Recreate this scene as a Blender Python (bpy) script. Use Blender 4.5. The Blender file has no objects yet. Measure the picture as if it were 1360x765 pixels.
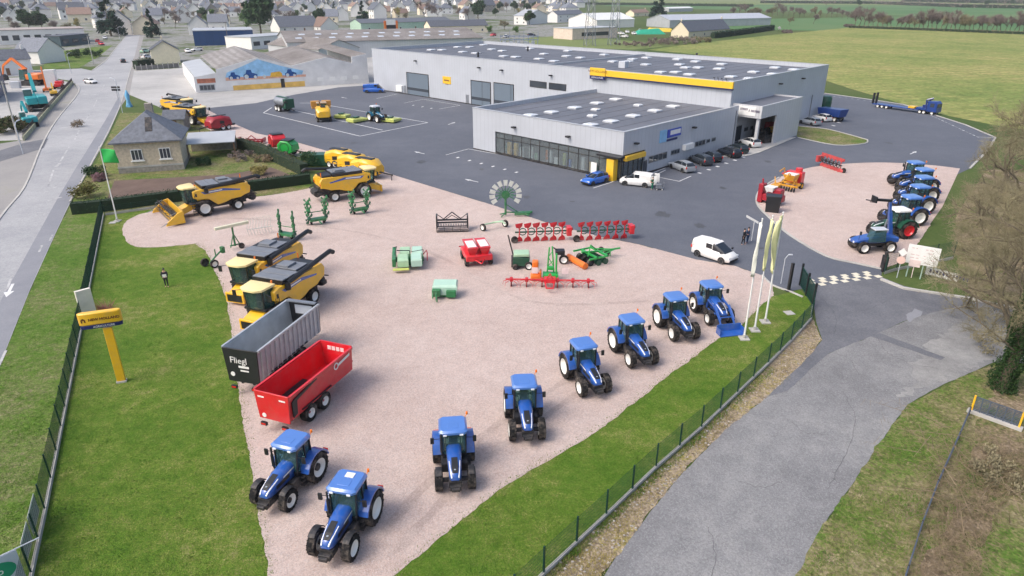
import bpy, bmesh, math, random
from mathutils import Vector, Matrix, noise
R = math.radians
C = bpy.context.scene.collection
sc = bpy.context.scene
H = 24.0                       # the drone hovers 24 m up
F = 900.0 / 1360.0             # focal length over picture width
PITCH = math.atan(394.5 / 900)

def G(px, py, z=0.0):
    """the point at height z that was surveyed from photo position px, py"""
    x = (px - 680) / 900; y = (382.5 - py) / 900
    dx, dy, dz = x, math.cos(PITCH) + y * math.sin(PITCH), -math.sin(PITCH) + y * math.cos(PITCH)
    t = (z - H) / dz
    return Vector((dx * t, dy * t, z))

def heading(a, b):
    p, q = G(*a), G(*b); return math.atan2(q.y - p.y, q.x - p.x)

# ---------------------------------------------------------------- mesh builder
class MB:
    def __init__(s): s.v = []; s.f = []; s.mi = []; s.M = Matrix.Identity(4); s.m = 0
    def at(s, loc=(0,0,0), rz=0, rx=0, ry=0):
        s.M = Matrix.Translation(loc) @ Matrix.Rotation(rz,4,'Z') @ Matrix.Rotation(ry,4,'Y') @ Matrix.Rotation(rx,4,'X'); return s
    def add(s, vs, fs):
        o = len(s.v); M = s.M
        s.v += [M @ Vector(v) for v in vs]
        for f in fs: s.f.append([i+o for i in f]); s.mi.append(s.m)
        return s
    def box(s, x0,x1,y0,y1,z0,z1):
        return s.add([(x0,y0,z0),(x1,y0,z0),(x1,y1,z0),(x0,y1,z0),(x0,y0,z1),(x1,y0,z1),(x1,y1,z1),(x0,y1,z1)],
            [(0,3,2,1),(4,5,6,7),(0,1,5,4),(1,2,6,5),(2,3,7,6),(3,0,4,7)])
    def cbox(s, c, d): 
        return s.box(c[0]-d[0]/2,c[0]+d[0]/2,c[1]-d[1]/2,c[1]+d[1]/2,c[2]-d[2]/2,c[2]+d[2]/2)
    def prism(s, pts, y0, y1):          # profile in x,z pulled along y
        n = len(pts); vs = [(p[0],y0,p[1]) for p in pts] + [(p[0],y1,p[1]) for p in pts]
        return s.add(vs, [list(range(n))[::-1], list(range(n,2*n))] + [(i,(i+1)%n,n+(i+1)%n,n+i) for i in range(n)])
    def slab(s, pts, z0, z1):           # outline in x,y pulled up
        n = len(pts); vs = [(p[0],p[1],z0) for p in pts] + [(p[0],p[1],z1) for p in pts]
        return s.add(vs, [list(range(n))[::-1], list(range(n,2*n))] + [(i,(i+1)%n,n+(i+1)%n,n+i) for i in range(n)])
    def loft(s, rings, cap=True):
        n = len(rings[0]); vs = [p for r in rings for p in r]; fs = []
        for k in range(len(rings)-1):
            for i in range(n): fs.append((k*n+i, k*n+(i+1)%n, (k+1)*n+(i+1)%n, (k+1)*n+i))
        if cap: fs.append(list(range(n))[::-1]); fs.append(list(range((len(rings)-1)*n, len(rings)*n)))
        return s.add(vs, fs)
    def cyl(s, p0, p1, r0, r1=None, n=8, cap=True):
        p0 = Vector(p0); p1 = Vector(p1); r1 = r0 if r1 is None else r1
        d = (p1-p0).normalized(); a = d.orthogonal().normalized(); b = d.cross(a)
        rg = lambda p,r: [p + (a*math.cos(2*math.pi*i/n)+b*math.sin(2*math.pi*i/n))*r for i in range(n)]
        return s.loft([rg(p0,r0), rg(p1,r1)], cap)
    def tube(s, pts, r, n=6):
        for a,b in zip(pts, pts[1:]): s.cyl(a,b,r,r,n)
        return s
    def bar(s, p0, p1, w, h=None):       # square section bar
        return s.cyl(p0,p1,w*.7071,w*.7071,4)
    def lathe(s, prof, c, axis='y', n=20, cap=True):   # prof: (radius, offset along axis)
        rings = []
        for r,t in prof:
            rg = []
            for i in range(n):
                a = 2*math.pi*i/n; u,w = r*math.cos(a), r*math.sin(a)
                rg.append({'y':(c[0]+u,c[1]+t,c[2]+w),'x':(c[0]+t,c[1]+u,c[2]+w),'z':(c[0]+u,c[1]+w,c[2]+t)}[axis])
            rings.append(rg)
        return s.loft(rings, cap)
    def quad(s, *p): return s.add(p, [tuple(range(len(p)))])
    def ball(s, c, r, sx=1, sy=1, sz=1, n=8):
        prof = [(max(.02,math.cos(a))*r, math.sin(a)*r) for a in [math.pi*(k/(n//2)-.5) for k in range(n//2+1)]]
        o = len(s.v); s.lathe(prof,(0,0,0),'z',n)
        for i in range(o,len(s.v)):
            q = s.M.inverted() @ s.v[i]; s.v[i] = s.M @ Vector((c[0]+q.x*sx,c[1]+q.y*sy,c[2]+q.z*sz))
        return s
    def build(s, name, mat, parent=None, smooth=35, bevel=0, loc=None, fixn=True):
        me = bpy.data.meshes.new(name); me.from_pydata(s.v, [], s.f)
        mats = mat if isinstance(mat,(list,tuple)) else [mat]
        for m in mats: me.materials.append(m)
        if len(mats) > 1: me.polygons.foreach_set('material_index', s.mi)
        if fixn and len(s.f) < 60000:
            bm = bmesh.new(); bm.from_mesh(me); bmesh.ops.recalc_face_normals(bm, faces=bm.faces); bm.to_mesh(me); bm.free()
        if smooth:
            me.polygons.foreach_set('use_smooth',[True]*len(me.polygons)); me.set_sharp_from_angle(angle=R(smooth))
        me.update()
        o = bpy.data.objects.new(name, me); C.objects.link(o)
        if parent: o.parent = parent
        if loc: o.location = loc
        if bevel:
            b = o.modifiers.new('edge','BEVEL'); b.width = bevel; b.segments = 2; b.limit_method = 'ANGLE'; b.angle_limit = R(40)
        return o

def ring(x, hw, z0, z1, c=.12, cb=None):       # chamfered rectangle across x
    cb = c if cb is None else cb
    return [(x,-hw,z0+cb),(x,-hw+cb,z0),(x,hw-cb,z0),(x,hw,z0+cb),(x,hw,z1-c),(x,hw-c,z1),(x,-hw+c,z1),(x,-hw,z1-c)]

def tag(o, label=None, cat=None, group=None, kind=None):
    if label: o['label'] = label
    if cat: o['category'] = cat
    if group: o['group'] = group
    if kind: o['kind'] = kind
    return o
def thing(name, label, cat, loc=(0,0,0), rz=0, group=None):
    o = bpy.data.objects.new(name, None); C.objects.link(o); o.empty_display_size = .3
    o.location = loc; o.rotation_euler = (0,0,rz); return tag(o,label,cat,group)
def dup(o, parent=None):
    c = o.copy(); C.objects.link(c)
    if parent: c.parent = parent
    for ch in list(o.children): dup(ch, c)
    return c
def put(o, loc, rz=None, label=None, group=None, s=None):
    o.location = loc
    if rz is not None: o.rotation_euler = (0,0,rz)
    if s: o.scale = (s,s,s)
    return tag(o,label,None,group)
def spot(o, lp, px, h, label=None, group=None, s=1.0):
    """stand o with its own point lp on the ground at px, heading along h = (from, to)"""
    a = heading(*h); g = G(*px); x = lp[0]*s; y = lp[1]*s
    return put(o, (g.x - x*math.cos(a) + y*math.sin(a), g.y - x*math.sin(a) - y*math.cos(a), 0), a, label, group, s if s != 1 else None)

# ---------------------------------------------------------------- materials
MATS = {}
def nodes(m):
    m.use_nodes = True; nt = m.node_tree; return nt, nt.nodes['Principled BSDF']
def noise_node(nt, scale, detail=3, vec=None, rough=.55):
    n = nt.nodes.new('ShaderNodeTexNoise'); n.inputs['Scale'].default_value = scale; n.inputs['Detail'].default_value = detail; n.inputs['Roughness'].default_value = rough
    if vec is not None: nt.links.new(vec, n.inputs['Vector'])
    return n
def ramp(nt, fac, stops):
    r = nt.nodes.new('ShaderNodeValToRGB'); e = r.color_ramp.elements
    while len(e) < len(stops): e.new(.5)
    for k,(p,c) in enumerate(stops): e[k].position = p; e[k].color = (*c,1) if len(c)==3 else c
    nt.links.new(fac, r.inputs['Fac']); return r
def mixc(nt, fac, a, b, mode='MIX'):
    m = nt.nodes.new('ShaderNodeMix'); m.data_type = 'RGBA'; m.blend_type = mode
    for s,v in ((0,fac),(6,a),(7,b)):
        if hasattr(v,'links'): nt.links.new(v, m.inputs[s])
        elif s == 0: m.inputs[0].default_value = v
        else: m.inputs[s].default_value = (*v,1)
    return m.outputs[2]
def mat(name, col, rough=.5, metal=0, coat=0, var=.12, scale=1.2, bump=0, bscale=30, rnd=.0, spec=.5, dirt=0):
    if name in MATS: return MATS[name]
    m = bpy.data.materials.new(name); nt, p = nodes(m)
    tc = nt.nodes.new('ShaderNodeTexCoord')
    n = noise_node(nt, scale, 4, tc.outputs['Object'])
    d = [max(0,c*(1-var)) for c in col]; l = [min(1,c*(1+var)) for c in col]
    r = ramp(nt, n.outputs['Fac'], [(.3,d),(.7,l)]); out = r.outputs['Color']
    if dirt:          # dried mud and dust in drifts
        nd = noise_node(nt, 1.7, 6, tc.outputs['Object'], .7); rd = ramp(nt, nd.outputs['Fac'], [(.46,(0,0,0)),(.66,(dirt,dirt,dirt))]); out = mixc(nt, rd.outputs['Color'], out, (.30,.25,.21))
    if rnd:
        oi = nt.nodes.new('ShaderNodeObjectInfo'); hs = nt.nodes.new('ShaderNodeHueSaturation')
        mr = nt.nodes.new('ShaderNodeMapRange'); mr.inputs[3].default_value = 1-rnd; mr.inputs[4].default_value = 1+rnd
        nt.links.new(oi.outputs['Random'], mr.inputs[0]); nt.links.new(mr.outputs[0], hs.inputs['Value']); nt.links.new(out, hs.inputs['Color']); out = hs.outputs['Color']
    nt.links.new(out, p.inputs['Base Color'])
    p.inputs['Roughness'].default_value = rough; p.inputs['Metallic'].default_value = metal
    p.inputs['Coat Weight'].default_value = coat; p.inputs['Coat Roughness'].default_value = .12
    p.inputs['Specular IOR Level'].default_value = spec
    if bump:
        b = nt.nodes.new('ShaderNodeBump'); b.inputs['Strength'].default_value = bump
        n2 = noise_node(nt, bscale, 3, tc.outputs['Object']); nt.links.new(n2.outputs['Fac'], b.inputs['Height']); nt.links.new(b.outputs['Normal'], p.inputs['Normal'])
    MATS[name] = m; return m

def text_mesh(s, size, mat_, parent, origin, xdir, updir, name='lettering', bold=.0):
    cu = bpy.data.curves.new(name,'FONT'); cu.body = s; cu.size = size; cu.extrude = .006; cu.align_x = 'CENTER'; cu.align_y = 'CENTER'; cu.offset = bold; cu.resolution_u = 2
    o = bpy.data.objects.new(name, cu); C.objects.link(o)
    dg = bpy.context.evaluated_depsgraph_get(); me = bpy.data.meshes.new_from_object(o.evaluated_get(dg))
    bpy.data.objects.remove(o); me.materials.clear(); me.materials.append(mat_)
    o = bpy.data.objects.new(name, me); C.objects.link(o)
    x = Vector(xdir).normalized(); y = Vector(updir).normalized(); z = x.cross(y)
    M = Matrix((x,y,z)).transposed().to_4x4(); M.translation = Vector(origin)
    me.transform(M); o.parent = parent; return o

BLUE = mat('tractor_blue',(.014,.092,.39),.32,0,1,.06,dirt=.16)
DBLUE = mat('dark_blue_paint',(.012,.03,.16),.35,0,.5)
NAVY = mat('navy',(.008,.015,.11),.4)
YEL = mat('harvester_yellow',(.84,.475,.018),.36,0,.5,.05,dirt=.2)
CREAM = mat('cream_roof_panel',(.83,.68,.33),.45,0,.2,.05)
BLACK = mat('black_plastic',(.016,.017,.02),.45,0,0,.2)
DARK = mat('chassis_black',(.022,.023,.027),.6,.2,0,.3,dirt=.3)
TYRE = mat('tyre_rubber',(.015,.015,.016),.9,0,0,.35,4,.3,25,spec=.2,dirt=.45)
WHITE = mat('white_paint',(.80,.80,.78),.4,0,.2,.04,dirt=.1)
RIMW = mat('white_rim',(.78,.78,.74),.45,0,.1,.05)
GREY = mat('grey_steel',(.30,.32,.35),.42,.6,0,.15)
LGREY = mat('light_grey_panel',(.52,.55,.6),.5,.1,0,.06)
RED = mat('red_paint',(.62,.012,.022),.38,0,.4,.06,dirt=.14)
DRED = mat('dark_red_paint',(.33,.012,.025),.45,0,.2,.15)
PINKW = mat('red_white_panel',(.75,.62,.6),.5)
GREEN = mat('implement_green',(.018,.17,.055),.45,0,.2,.15,dirt=.25)
LGREEN = mat('pale_green_panel',(.38,.58,.38),.45,0,.3,.1,dirt=.2)
VGREEN = mat('vivid_green',(.02,.36,.06),.4,0,.4,.08)
DGREEN = mat('dark_green',(.01,.075,.04),.45,0,.3,.15)
ORANGE = mat('orange_paint',(.75,.17,.015),.4,0,.3,.12)
TEAL = mat('teal_paint',(.01,.30,.33),.4,0,.3,.1)
SILVER = mat('silver_car',(.55,.58,.6),.3,.5,.8,.04)
BROWN = mat('rusty_brown',(.2,.11,.06),.7,0,0,.3)
YGREEN = mat('yellow_green_panel',(.50,.55,.14),.45,0,.2,.12)
CONC = mat('concrete',(.42,.41,.385),.85,0,0,.15,.7,.2,12)
LAMPW = mat('clear_lamp',(.8,.82,.85),.15,0,.5,.02)
LAMPR = mat('red_lamp',(.6,.02,.01),.2,0,.5,.02)
LAMPO = mat('amber_lamp',(.85,.2,.01),.2,0,.5,.02)
CBLUE = mat('car_blue',(.01,.11,.48),.25,0,1,.04)
CBLACK = mat('car_black',(.012,.014,.02),.22,0,1,.05)
CGREY = mat('car_grey',(.06,.07,.085),.25,.3,1,.05)
SKIN = mat('skin',(.55,.32,.23),.5)
CLOTH = mat('dark_clothing',(.014,.016,.024),.9)
CLOTHB = mat('blue_clothing',(.02,.05,.12),.9)
CLOTHG = mat('green_overalls',(.02,.2,.11),.9)
def glass(name, col=(.012,.035,.04), tr=.0):
    m = bpy.data.materials.new(name); nt,p = nodes(m)
    p.inputs['Base Color'].default_value = (*col,1); p.inputs['Roughness'].default_value = .06; p.inputs['Specular IOR Level'].default_value = .8
    if tr: p.inputs['Transmission Weight'].default_value = tr
    return m
GLASS = glass('cab_glass',(.13,.27,.26),.75); _p=GLASS.node_tree.nodes['Principled BSDF']; _p.inputs['IOR'].default_value=1.12; _p.inputs['Roughness'].default_value=.0; _p.inputs['Coat Weight'].default_value=.7; _p.inputs['Coat Roughness'].default_value=.03
CGLASS = glass('car_glass',(.015,.02,.026))
PANE = glass('window_pane',(.05,.06,.075))
# ---------------------------------------------------------------- wheels
def wheel(parent, c, r, w, rim_mat=RIMW, lugs=True, rim_r=.58, hub=None, n=24, side=None):
    """tyre mesh with tread bars, a dished rim as its child"""
    mb = MB(); h = w/2
    mb.lathe([(r*rim_r,-h*.9),(r*.86,-h),(r*.96,-h*.85),(r*.97,0),(r*.96,h*.85),(r*.86,h),(r*rim_r,h*.9),(r*rim_r*.97,0),(r*rim_r,-h*.9)],c,'y',n,False)
    if lugs:
        k = 18
        for i in range(k):
            for sgn in (-1,1):
                a = 2*math.pi*(i+(.25 if sgn>0 else -.25))/k
                mb.at(c, ry=-a)
                mb.add([(r*.94,0,-.03*r),(r*.94,sgn*h*.95,.10*r),(r*.94,sgn*h*.95,.19*r),(r*.94,0,.06*r),
                        (r*1.0,0,-.02*r),(r*.985,sgn*h*.9,.11*r),(r*.985,sgn*h*.9,.18*r),(r*1.0,0,.05*r)],
                        [(0,3,2,1),(4,5,6,7),(0,1,5,4),(1,2,6,5),(2,3,7,6),(3,0,4,7)])
        mb.at()
    t = mb.build('wheel', TYRE, parent)
    m2 = MB(); rr = r*rim_r
    m2.m = 0
    prof = [(.02,-h*.25),(rr*.35,-h*.3),(rr*.4,-h*.15),(rr*.8,-h*.35),(rr*1.0,-h*.93),(rr*1.03,-h*.93),(rr*1.03,h*.93),(rr*1.0,h*.93),(rr*.8,h*.35),(rr*.4,h*.15),(rr*.35,h*.3),(.02,h*.25)]
    m2.lathe(prof,c,'y',n)
    if hub:
        m2.m = 1; m2.lathe([(.02,-h*.6),(rr*.42,-h*.58),(rr*.42,h*.58),(.02,h*.6)],c,'y',14)
    m2.build('rim', [rim_mat, hub] if hub else rim_mat, t)
    return t
HAZE=0.00013; SKY=.15; SUN=1.0; EXPO=.6
from mathutils.geometry import tessellate_polygon
# ================================================================ ground materials
def ground_mat(name, stops, s1, s2, s3=None, rough=.95, bump=.3, bscale=8, mixw=.35, spec=.2, stripes=None, speck=None, grain=None):
    """three scales of noise, so the surface is patchy both far and near"""
    m = bpy.data.materials.new(name); nt,p = nodes(m); tc = nt.nodes.new('ShaderNodeTexCoord'); v = tc.outputs['Object']
    a = noise_node(nt,s1,4,v); b = noise_node(nt,s2,5,v,.65)
    mx = nt.nodes.new('ShaderNodeMix'); mx.inputs[0].default_value = mixw
    nt.links.new(a.outputs['Fac'],mx.inputs[2]); nt.links.new(b.outputs['Fac'],mx.inputs[3])
    fac = mx.outputs[0]
    if s3:
        c = noise_node(nt,s3,2,v,.7); m3 = nt.nodes.new('ShaderNodeMix'); m3.inputs[0].default_value = .3
        nt.links.new(fac,m3.inputs[2]); nt.links.new(c.outputs['Fac'],m3.inputs[3]); fac = m3.outputs[0]
    r = ramp(nt,fac,stops); out = r.outputs['Color']
    if stripes:          # tilled or mown rows: (angle, spacing scale, strength, colour)
        mp = nt.nodes.new('ShaderNodeMapping'); mp.inputs['Rotation'].default_value = (0,0,stripes[0]); nt.links.new(v,mp.inputs['Vector'])
        w = nt.nodes.new('ShaderNodeTexWave'); w.inputs['Scale'].default_value = stripes[1]; w.inputs['Distortion'].default_value = 3; w.inputs['Detail'].default_value = 3; w.inputs['Detail Scale'].default_value = 1.5
        nt.links.new(mp.outputs['Vector'],w.inputs['Vector'])
        mm = nt.nodes.new('ShaderNodeMath'); mm.operation='MULTIPLY'; mm.inputs[1].default_value = stripes[2]; nt.links.new(w.outputs['Fac'],mm.inputs[0])
        out = mixc(nt,mm.outputs[0],out,stripes[3])
    if speck:            # stones or pale bits: (scale, threshold, colour)
        vo = nt.nodes.new('ShaderNodeTexVoronoi'); vo.inputs['Scale'].default_value = speck[0]; nt.links.new(v,vo.inputs['Vector'])
        lt = nt.nodes.new('ShaderNodeMath'); lt.operation='LESS_THAN'; lt.inputs[1].default_value = speck[1]; 
        sp = nt.nodes.new('ShaderNodeSeparateColor'); nt.links.new(vo.outputs['Color'],sp.inputs[0]); nt.links.new(sp.outputs[0],lt.inputs[0])
        out = mixc(nt,lt.outputs[0],out,speck[2])
    if grain:            # single stones or tufts a little lighter or darker: (cells per metre, spread)
        vo = nt.nodes.new('ShaderNodeTexVoronoi'); vo.inputs['Scale'].default_value = grain[0]; nt.links.new(v,vo.inputs['Vector']); sp = nt.nodes.new('ShaderNodeSeparateColor'); nt.links.new(vo.outputs['Color'],sp.inputs[0])
        mr = nt.nodes.new('ShaderNodeMapRange'); mr.inputs[3].default_value = 1-grain[1]; mr.inputs[4].default_value = 1+grain[1]; nt.links.new(sp.outputs[1],mr.inputs[0])
        hs = nt.nodes.new('ShaderNodeHueSaturation'); nt.links.new(mr.outputs[0],hs.inputs['Value']); nt.links.new(out,hs.inputs['Color']); out = hs.outputs['Color']
    nt.links.new(out,p.inputs['Base Color']); p.inputs['Roughness'].default_value = rough; p.inputs['Specular IOR Level'].default_value = spec
    bn = nt.nodes.new('ShaderNodeBump'); bn.inputs['Strength'].default_value = bump; bn.inputs['Distance'].default_value = .1
    n2 = noise_node(nt,bscale,4,v); nt.links.new(n2.outputs['Fac'],bn.inputs['Height']); nt.links.new(bn.outputs['Normal'],p.inputs['Normal'])
    return m
M_RURAL = ground_mat('rural_grass',[(.3,(.035,.075,.018)),(.5,(.075,.11,.03)),(.68,(.13,.13,.055))],.012,.15,2.5)
M_LAWN = ground_mat('lawn_grass',[(.37,(.052,.125,.010)),(.46,(.085,.165,.016)),(.53,(.135,.195,.030)),(.61,(.26,.25,.095))],.13,1.1,10,bump=1,bscale=16,mixw=.45,grain=(9, 0.15))
M_VERGE = ground_mat('verge_grass',[(.36,(.05,.12,.010)),(.47,(.09,.165,.022)),(.56,(.15,.18,.06)),(.66,(.25,.22,.13))],.2,1.6,8,bump=1,bscale=10,mixw=.45,grain=(7, 0.22))
M_BANK = ground_mat('bank_rough_grass',[(.36,(.055,.145,.014)),(.45,(.10,.155,.03)),(.53,(.19,.175,.08)),(.64,(.29,.24,.155))],.2,1.1,7,bump=1,bscale=9,mixw=.45,grain=(6, 0.32))
M_LITTER = ground_mat('leaf_litter',[(.38,(.06,.12,.02)),(.46,(.15,.14,.06)),(.53,(.22,.17,.11)),(.62,(.30,.24,.17))],.3,1.5,7,bump=1,bscale=9,grain=(7, 0.35))  # brown litter tones patched with green
M_GRAVEL = ground_mat('pink_gravel',[(.34,(.44,.335,.295)),(.5,(.535,.425,.38)),(.66,(.61,.51,.465))],.09,.8,24,bump=.7,bscale=26,mixw=.5,speck=(32,.12,(.55,.49,.475)),grain=(13, 0.13))
M_ASPH = ground_mat('yard_asphalt',[(.36,(.088,.098,.122)),(.5,(.106,.116,.141)),(.64,(.132,.142,.168))],.07,.5,9,rough=.8,bump=.2,bscale=25,spec=.35,grain=(12, 0.1))
M_OLD = ground_mat('old_asphalt',[(.37,(.155,.155,.161)),(.5,(.215,.217,.222)),(.63,(.295,.294,.29))],.14,.8,11,rough=.85,bump=.4,bscale=20,spec=.3,stripes=(.62,.22,.15,(.14,.14,.15)),speck=(28,.08,(.27,.27,.27)),grain=(14, 0.13))
M_ENTRY = ground_mat('entry_asphalt',[(.38,(.115,.12,.136)),(.5,(.145,.15,.167)),(.64,(.185,.19,.205))],.2,1.0,10,rough=.85,bump=.3,bscale=20,spec=.3,grain=(12, 0.12))
M_ROAD = ground_mat('main_road_asphalt',[(.36,(.27,.278,.295)),(.5,(.345,.35,.36)),(.64,(.42,.42,.425))],.08,.6,8,rough=.85,bump=.2,bscale=15,spec=.3,grain=(7, 0.08))
M_LANE = ground_mat('worn_lane',[(.38,(.20,.208,.235)),(.62,(.265,.272,.295))],.1,.7,8,rough=.85,bump=.2,bscale=15,spec=.3)
M_PAVE = ground_mat('pavement_tarmac',[(.3,(.24,.235,.235)),(.55,(.31,.30,.29)),(.75,(.24,.25,.16))],.12,.8,6,bump=.3)
M_YARDC = ground_mat('pale_yard_concrete',[(.38,(.30,.30,.295)),(.5,(.40,.395,.385)),(.64,(.48,.475,.46))],.06,.4,4,bump=.2)
M_DIRT = ground_mat('stony_dirt',[(.34,(.15,.13,.075)),(.44,(.27,.215,.15)),(.52,(.34,.28,.21)),(.59,(.31,.265,.09)),(.68,(.17,.19,.05))],.35,1.6,7,bump=1,bscale=9,speck=(12,.03,(.44,.41,.38)),mixw=.5,grain=(9, 0.35))
M_SOIL = ground_mat('garden_soil',[(.3,(.10,.07,.058)),(.7,(.20,.145,.12))],.4,2,9,bump=1,bscale=7)
M_FIELD = ground_mat('stubble_field',[(.38,(.125,.185,.045)),(.46,(.20,.235,.068)),(.53,(.28,.275,.095)),(.61,(.38,.315,.135))],.02,.14,1.1,bump=.6,bscale=3,mixw=.5,stripes=(1.25,.07,.45,(.15,.19,.05)),grain=(1.2, 0.22))
M_FARF = ground_mat('far_green_field',[(.36,(.06,.135,.05)),(.5,(.085,.175,.065)),(.64,(.14,.19,.085))],.006,.05,.6)
M_FARG = ground_mat('far_pale_field',[(.3,(.13,.19,.06)),(.7,(.20,.22,.09))],.01,.08,.9)
M_TOWN = ground_mat('town_streets_and_gardens',[(.38,(.06,.10,.035)),(.45,(.12,.145,.07)),(.5,(.22,.22,.21)),(.55,(.27,.27,.265)),(.61,(.09,.12,.05))],.03,.12,.5)
M_MARK = ground_mat('road_paint',[(.3,(.55,.56,.56)),(.7,(.78,.78,.77))],.8,6,rough=.7,bump=.1)
M_FADED = ground_mat('faded_road_paint',[(.40,(.26,.265,.275)),(.6,(.52,.52,.52))],.5,4,rough=.8,bump=.1)
M_KERB = ground_mat('kerb_concrete',[(.3,(.36,.35,.33)),(.7,(.52,.51,.48))],.3,3,bump=.3)
M_PAVER = ground_mat('pale_yellow_pavers',[(.3,(.60,.56,.44)),(.7,(.74,.70,.58))],.6,4)

random.seed(4)
def spl(pts, n=6):       # smooth curve through photo points (open)
    o = []
    P = [pts[0]]+list(pts)+[pts[-1]]
    for i in range(1,len(P)-2):
        a,b,c,d = [Vector(q) for q in P[i-1:i+3]]
        for k in range(n):
            t = k/n; o.append(tuple(.5*((2*b)+(c-a)*t+(2*a-5*b+4*c-d)*t*t+(3*b-a-3*c+d)*t**3)))
    return o+[tuple(pts[-1])]
def world(pts): return [tuple(G(*p)[:2]) for p in pts]
def ragged(w, amp, step, lim=90):
    o = []
    for i,a in enumerate(w):
        b = w[(i+1)%len(w)]; a=Vector(a[:2]); b=Vector(b[:2]); L=(b-a).length; n=max(1,int(L/step)) if a.length<lim else 1
        nr = Vector((-(b-a).y,(b-a).x)).normalized() if L>0 else Vector((0,0))
        for k in range(n):
            q = a.lerp(b,k/n); d = noise.noise((q.x*.25,q.y*.25,3.1))*amp*.5 + noise.noise((q.x*1.3,q.y*1.3,7.7))*amp*.45 + noise.noise((q.x*4.1,q.y*4.1,5.7))*amp*.5
            o.append(tuple(q+nr*(d if 0<k or n==1 else d)))
    return o
def sheet(name, w, z, m, kind='structure'):
    vs=[Vector((p[0],p[1],z)) for p in w]; fs=[]
    for t in tessellate_polygon([[Vector((p[0],p[1],0)) for p in w]]):
        q=[vs[i] for i in t]; n=(q[1]-q[0]).cross(q[2]-q[0]).z
        if abs(n)>1e-7: fs.append(tuple(t) if n>0 else tuple(t)[::-1])
    me=bpy.data.meshes.new(name); me.from_pydata(vs,[],fs); me.materials.append(m); me.update()
    o=bpy.data.objects.new(name,me); C.objects.link(o); return tag(o,kind=kind)
def strip(mb, w, width, z, dz=0):      # flat ribbon, or a raised kerb when dz
    w=[Vector(q[:2]) for q in w]; L=[];Rr=[]
    for i,q in enumerate(w):
        a=w[max(0,i-1)]; b=w[min(len(w)-1,i+1)]; d=(b-a).normalized(); n=Vector((-d.y,d.x))*width/2
        L.append(q+n); Rr.append(q-n)
    for i in range(len(w)-1):
        p=[L[i],L[i+1],Rr[i+1],Rr[i]]
        if dz: mb.slab([tuple(q) for q in p][::-1],z,z+dz)
        else: mb.add([(q.x,q.y,z) for q in p][::-1],[(0,1,2,3)])
    return mb

# ================================================================ ground sheets
sheet('ground',[(-9000,-300),(9000,-300),(9000,14000),(-9000,14000)],0,M_RURAL)
sheet('town_ground',[(-2600,3000),(-900,900),(-420,330),(-190,250),(-100,240),(-20,300),(60,420),(60,640),(80,900),(60,1700),(-50,3000)],.008,M_TOWN)
sheet('far_field',[(420,760),(130,640),(110,520),(300,430),(620,330),(2400,500),(3200,2400),(500,2600),(160,1300)],.012,M_FARF)
sheet('pale_far_field',[(180,1500),(800,1300),(2600,1500),(2600,2700),(300,2700)],.020,M_FARG)
sheet('grass_paddock',world([(690,52),(760,46),(870,58),(900,60),(840,66),(720,62)]),.016,M_FARG)
sheet('stubble_field',world([(860,66),(905,60),(1030,46),(1145,35),(1250,40),(1370,46),(1600,58),(1900,160),(1500,190),(1330,168),(1240,150),(1130,118),(1060,95),(960,76)]),.016,M_FIELD)
lawn_px=[(137,287),(212,276),(300,270),(412,252),(520,300),(700,500),(1000,400),(1062,385),(1073,396),(1081,408),(1079,424),(1022,484),(931,570),(840,654),(722,765),(560,900),(200,900),(34,840),(43,765),(84,570),(108,440)]
sheet('lawn',world(lawn_px),.008,M_LAWN)
sheet('road_verge',ragged(world([(137,287),(108,440),(84,570),(43,765),(20,900),(-120,900),(-60,640),(2,480),(40,385),(75,308),(95,272)]),.25,.6),.012,M_VERGE)
sheet('house_garden',world([(95,272),(112,240),(130,212),(160,150),(260,150),(345,200),(412,238),(412,252),(212,277),(137,287)]),.014,M_BANK)
sheet('garden_soil',ragged(world([(152,240),(300,232),(360,222),(395,236),(220,268),(140,272)]),.4,.8),.018,M_SOIL)
gravel_px=spl([(258,324),(200,329),(176,326),(164,314),(164,300),(176,289),(202,281),(300,267),(380,256),(425,247)],5)+[(440,222),(412,214),(345,190),(288,178),(255,160),(272,144),(312,165),(340,177),(398,190),(450,205),(527,234),(640,268),(740,300),(800,315),(850,325),(925,345),(975,353),(1012,366),(1026,379),(1027,393)]+\
 spl([(1012,404),(985,432),(960,446),(900,490),(830,545),(790,575),(680,640),(600,703),(520,768),(440,850)],4)+spl([(366,850),(357,765),(345,690),(332,610),(320,540),(312,480),(305,420),(298,390),(282,352),(272,332)],4)
sheet('gravel_yard',ragged(world(gravel_px),.17,.3),.020,M_GRAVEL)
yard_px=[(1026,379),(1012,366),(975,353),(925,345),(850,325),(800,315),(740,300),(640,268),(527,234),(450,205),(398,190),(340,177),(312,165),(272,144),(340,137),(390,126),(450,116),(494,113),(560,104),(700,70),(1000,90),(1095,124),(1160,133),(1200,139),(1232,150),(1282,166),(1322,183),(1312,200),(1288,224),(1262,236),(1172,357),(1170,368),(1075,382),(1050,387)]
sheet('yard_asphalt',world(yard_px),.024,M_ASPH)
isl=spl([(1172,357),(1135,350),(1098,341),(1052,315),(1022,290),(1005,270),(1010,252),(1035,236),(1080,222),(1160,216),(1230,219),(1275,224)],5)+[(1268,240),(1252,275),(1236,298),(1215,330),(1195,350)]
sheet('gravel_island',ragged(world(isl),.2,.6),.030,M_GRAVEL)
sheet('pale_yard_concrete',world([(172,126),(178,94),(248,90),(262,123),(330,110),(440,98),(470,78),(505,74),(520,92),(540,104),(494,113),(450,116),(390,126),(340,137),(272,144),(255,160),(230,150)]),.028,M_YARDC)
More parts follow.
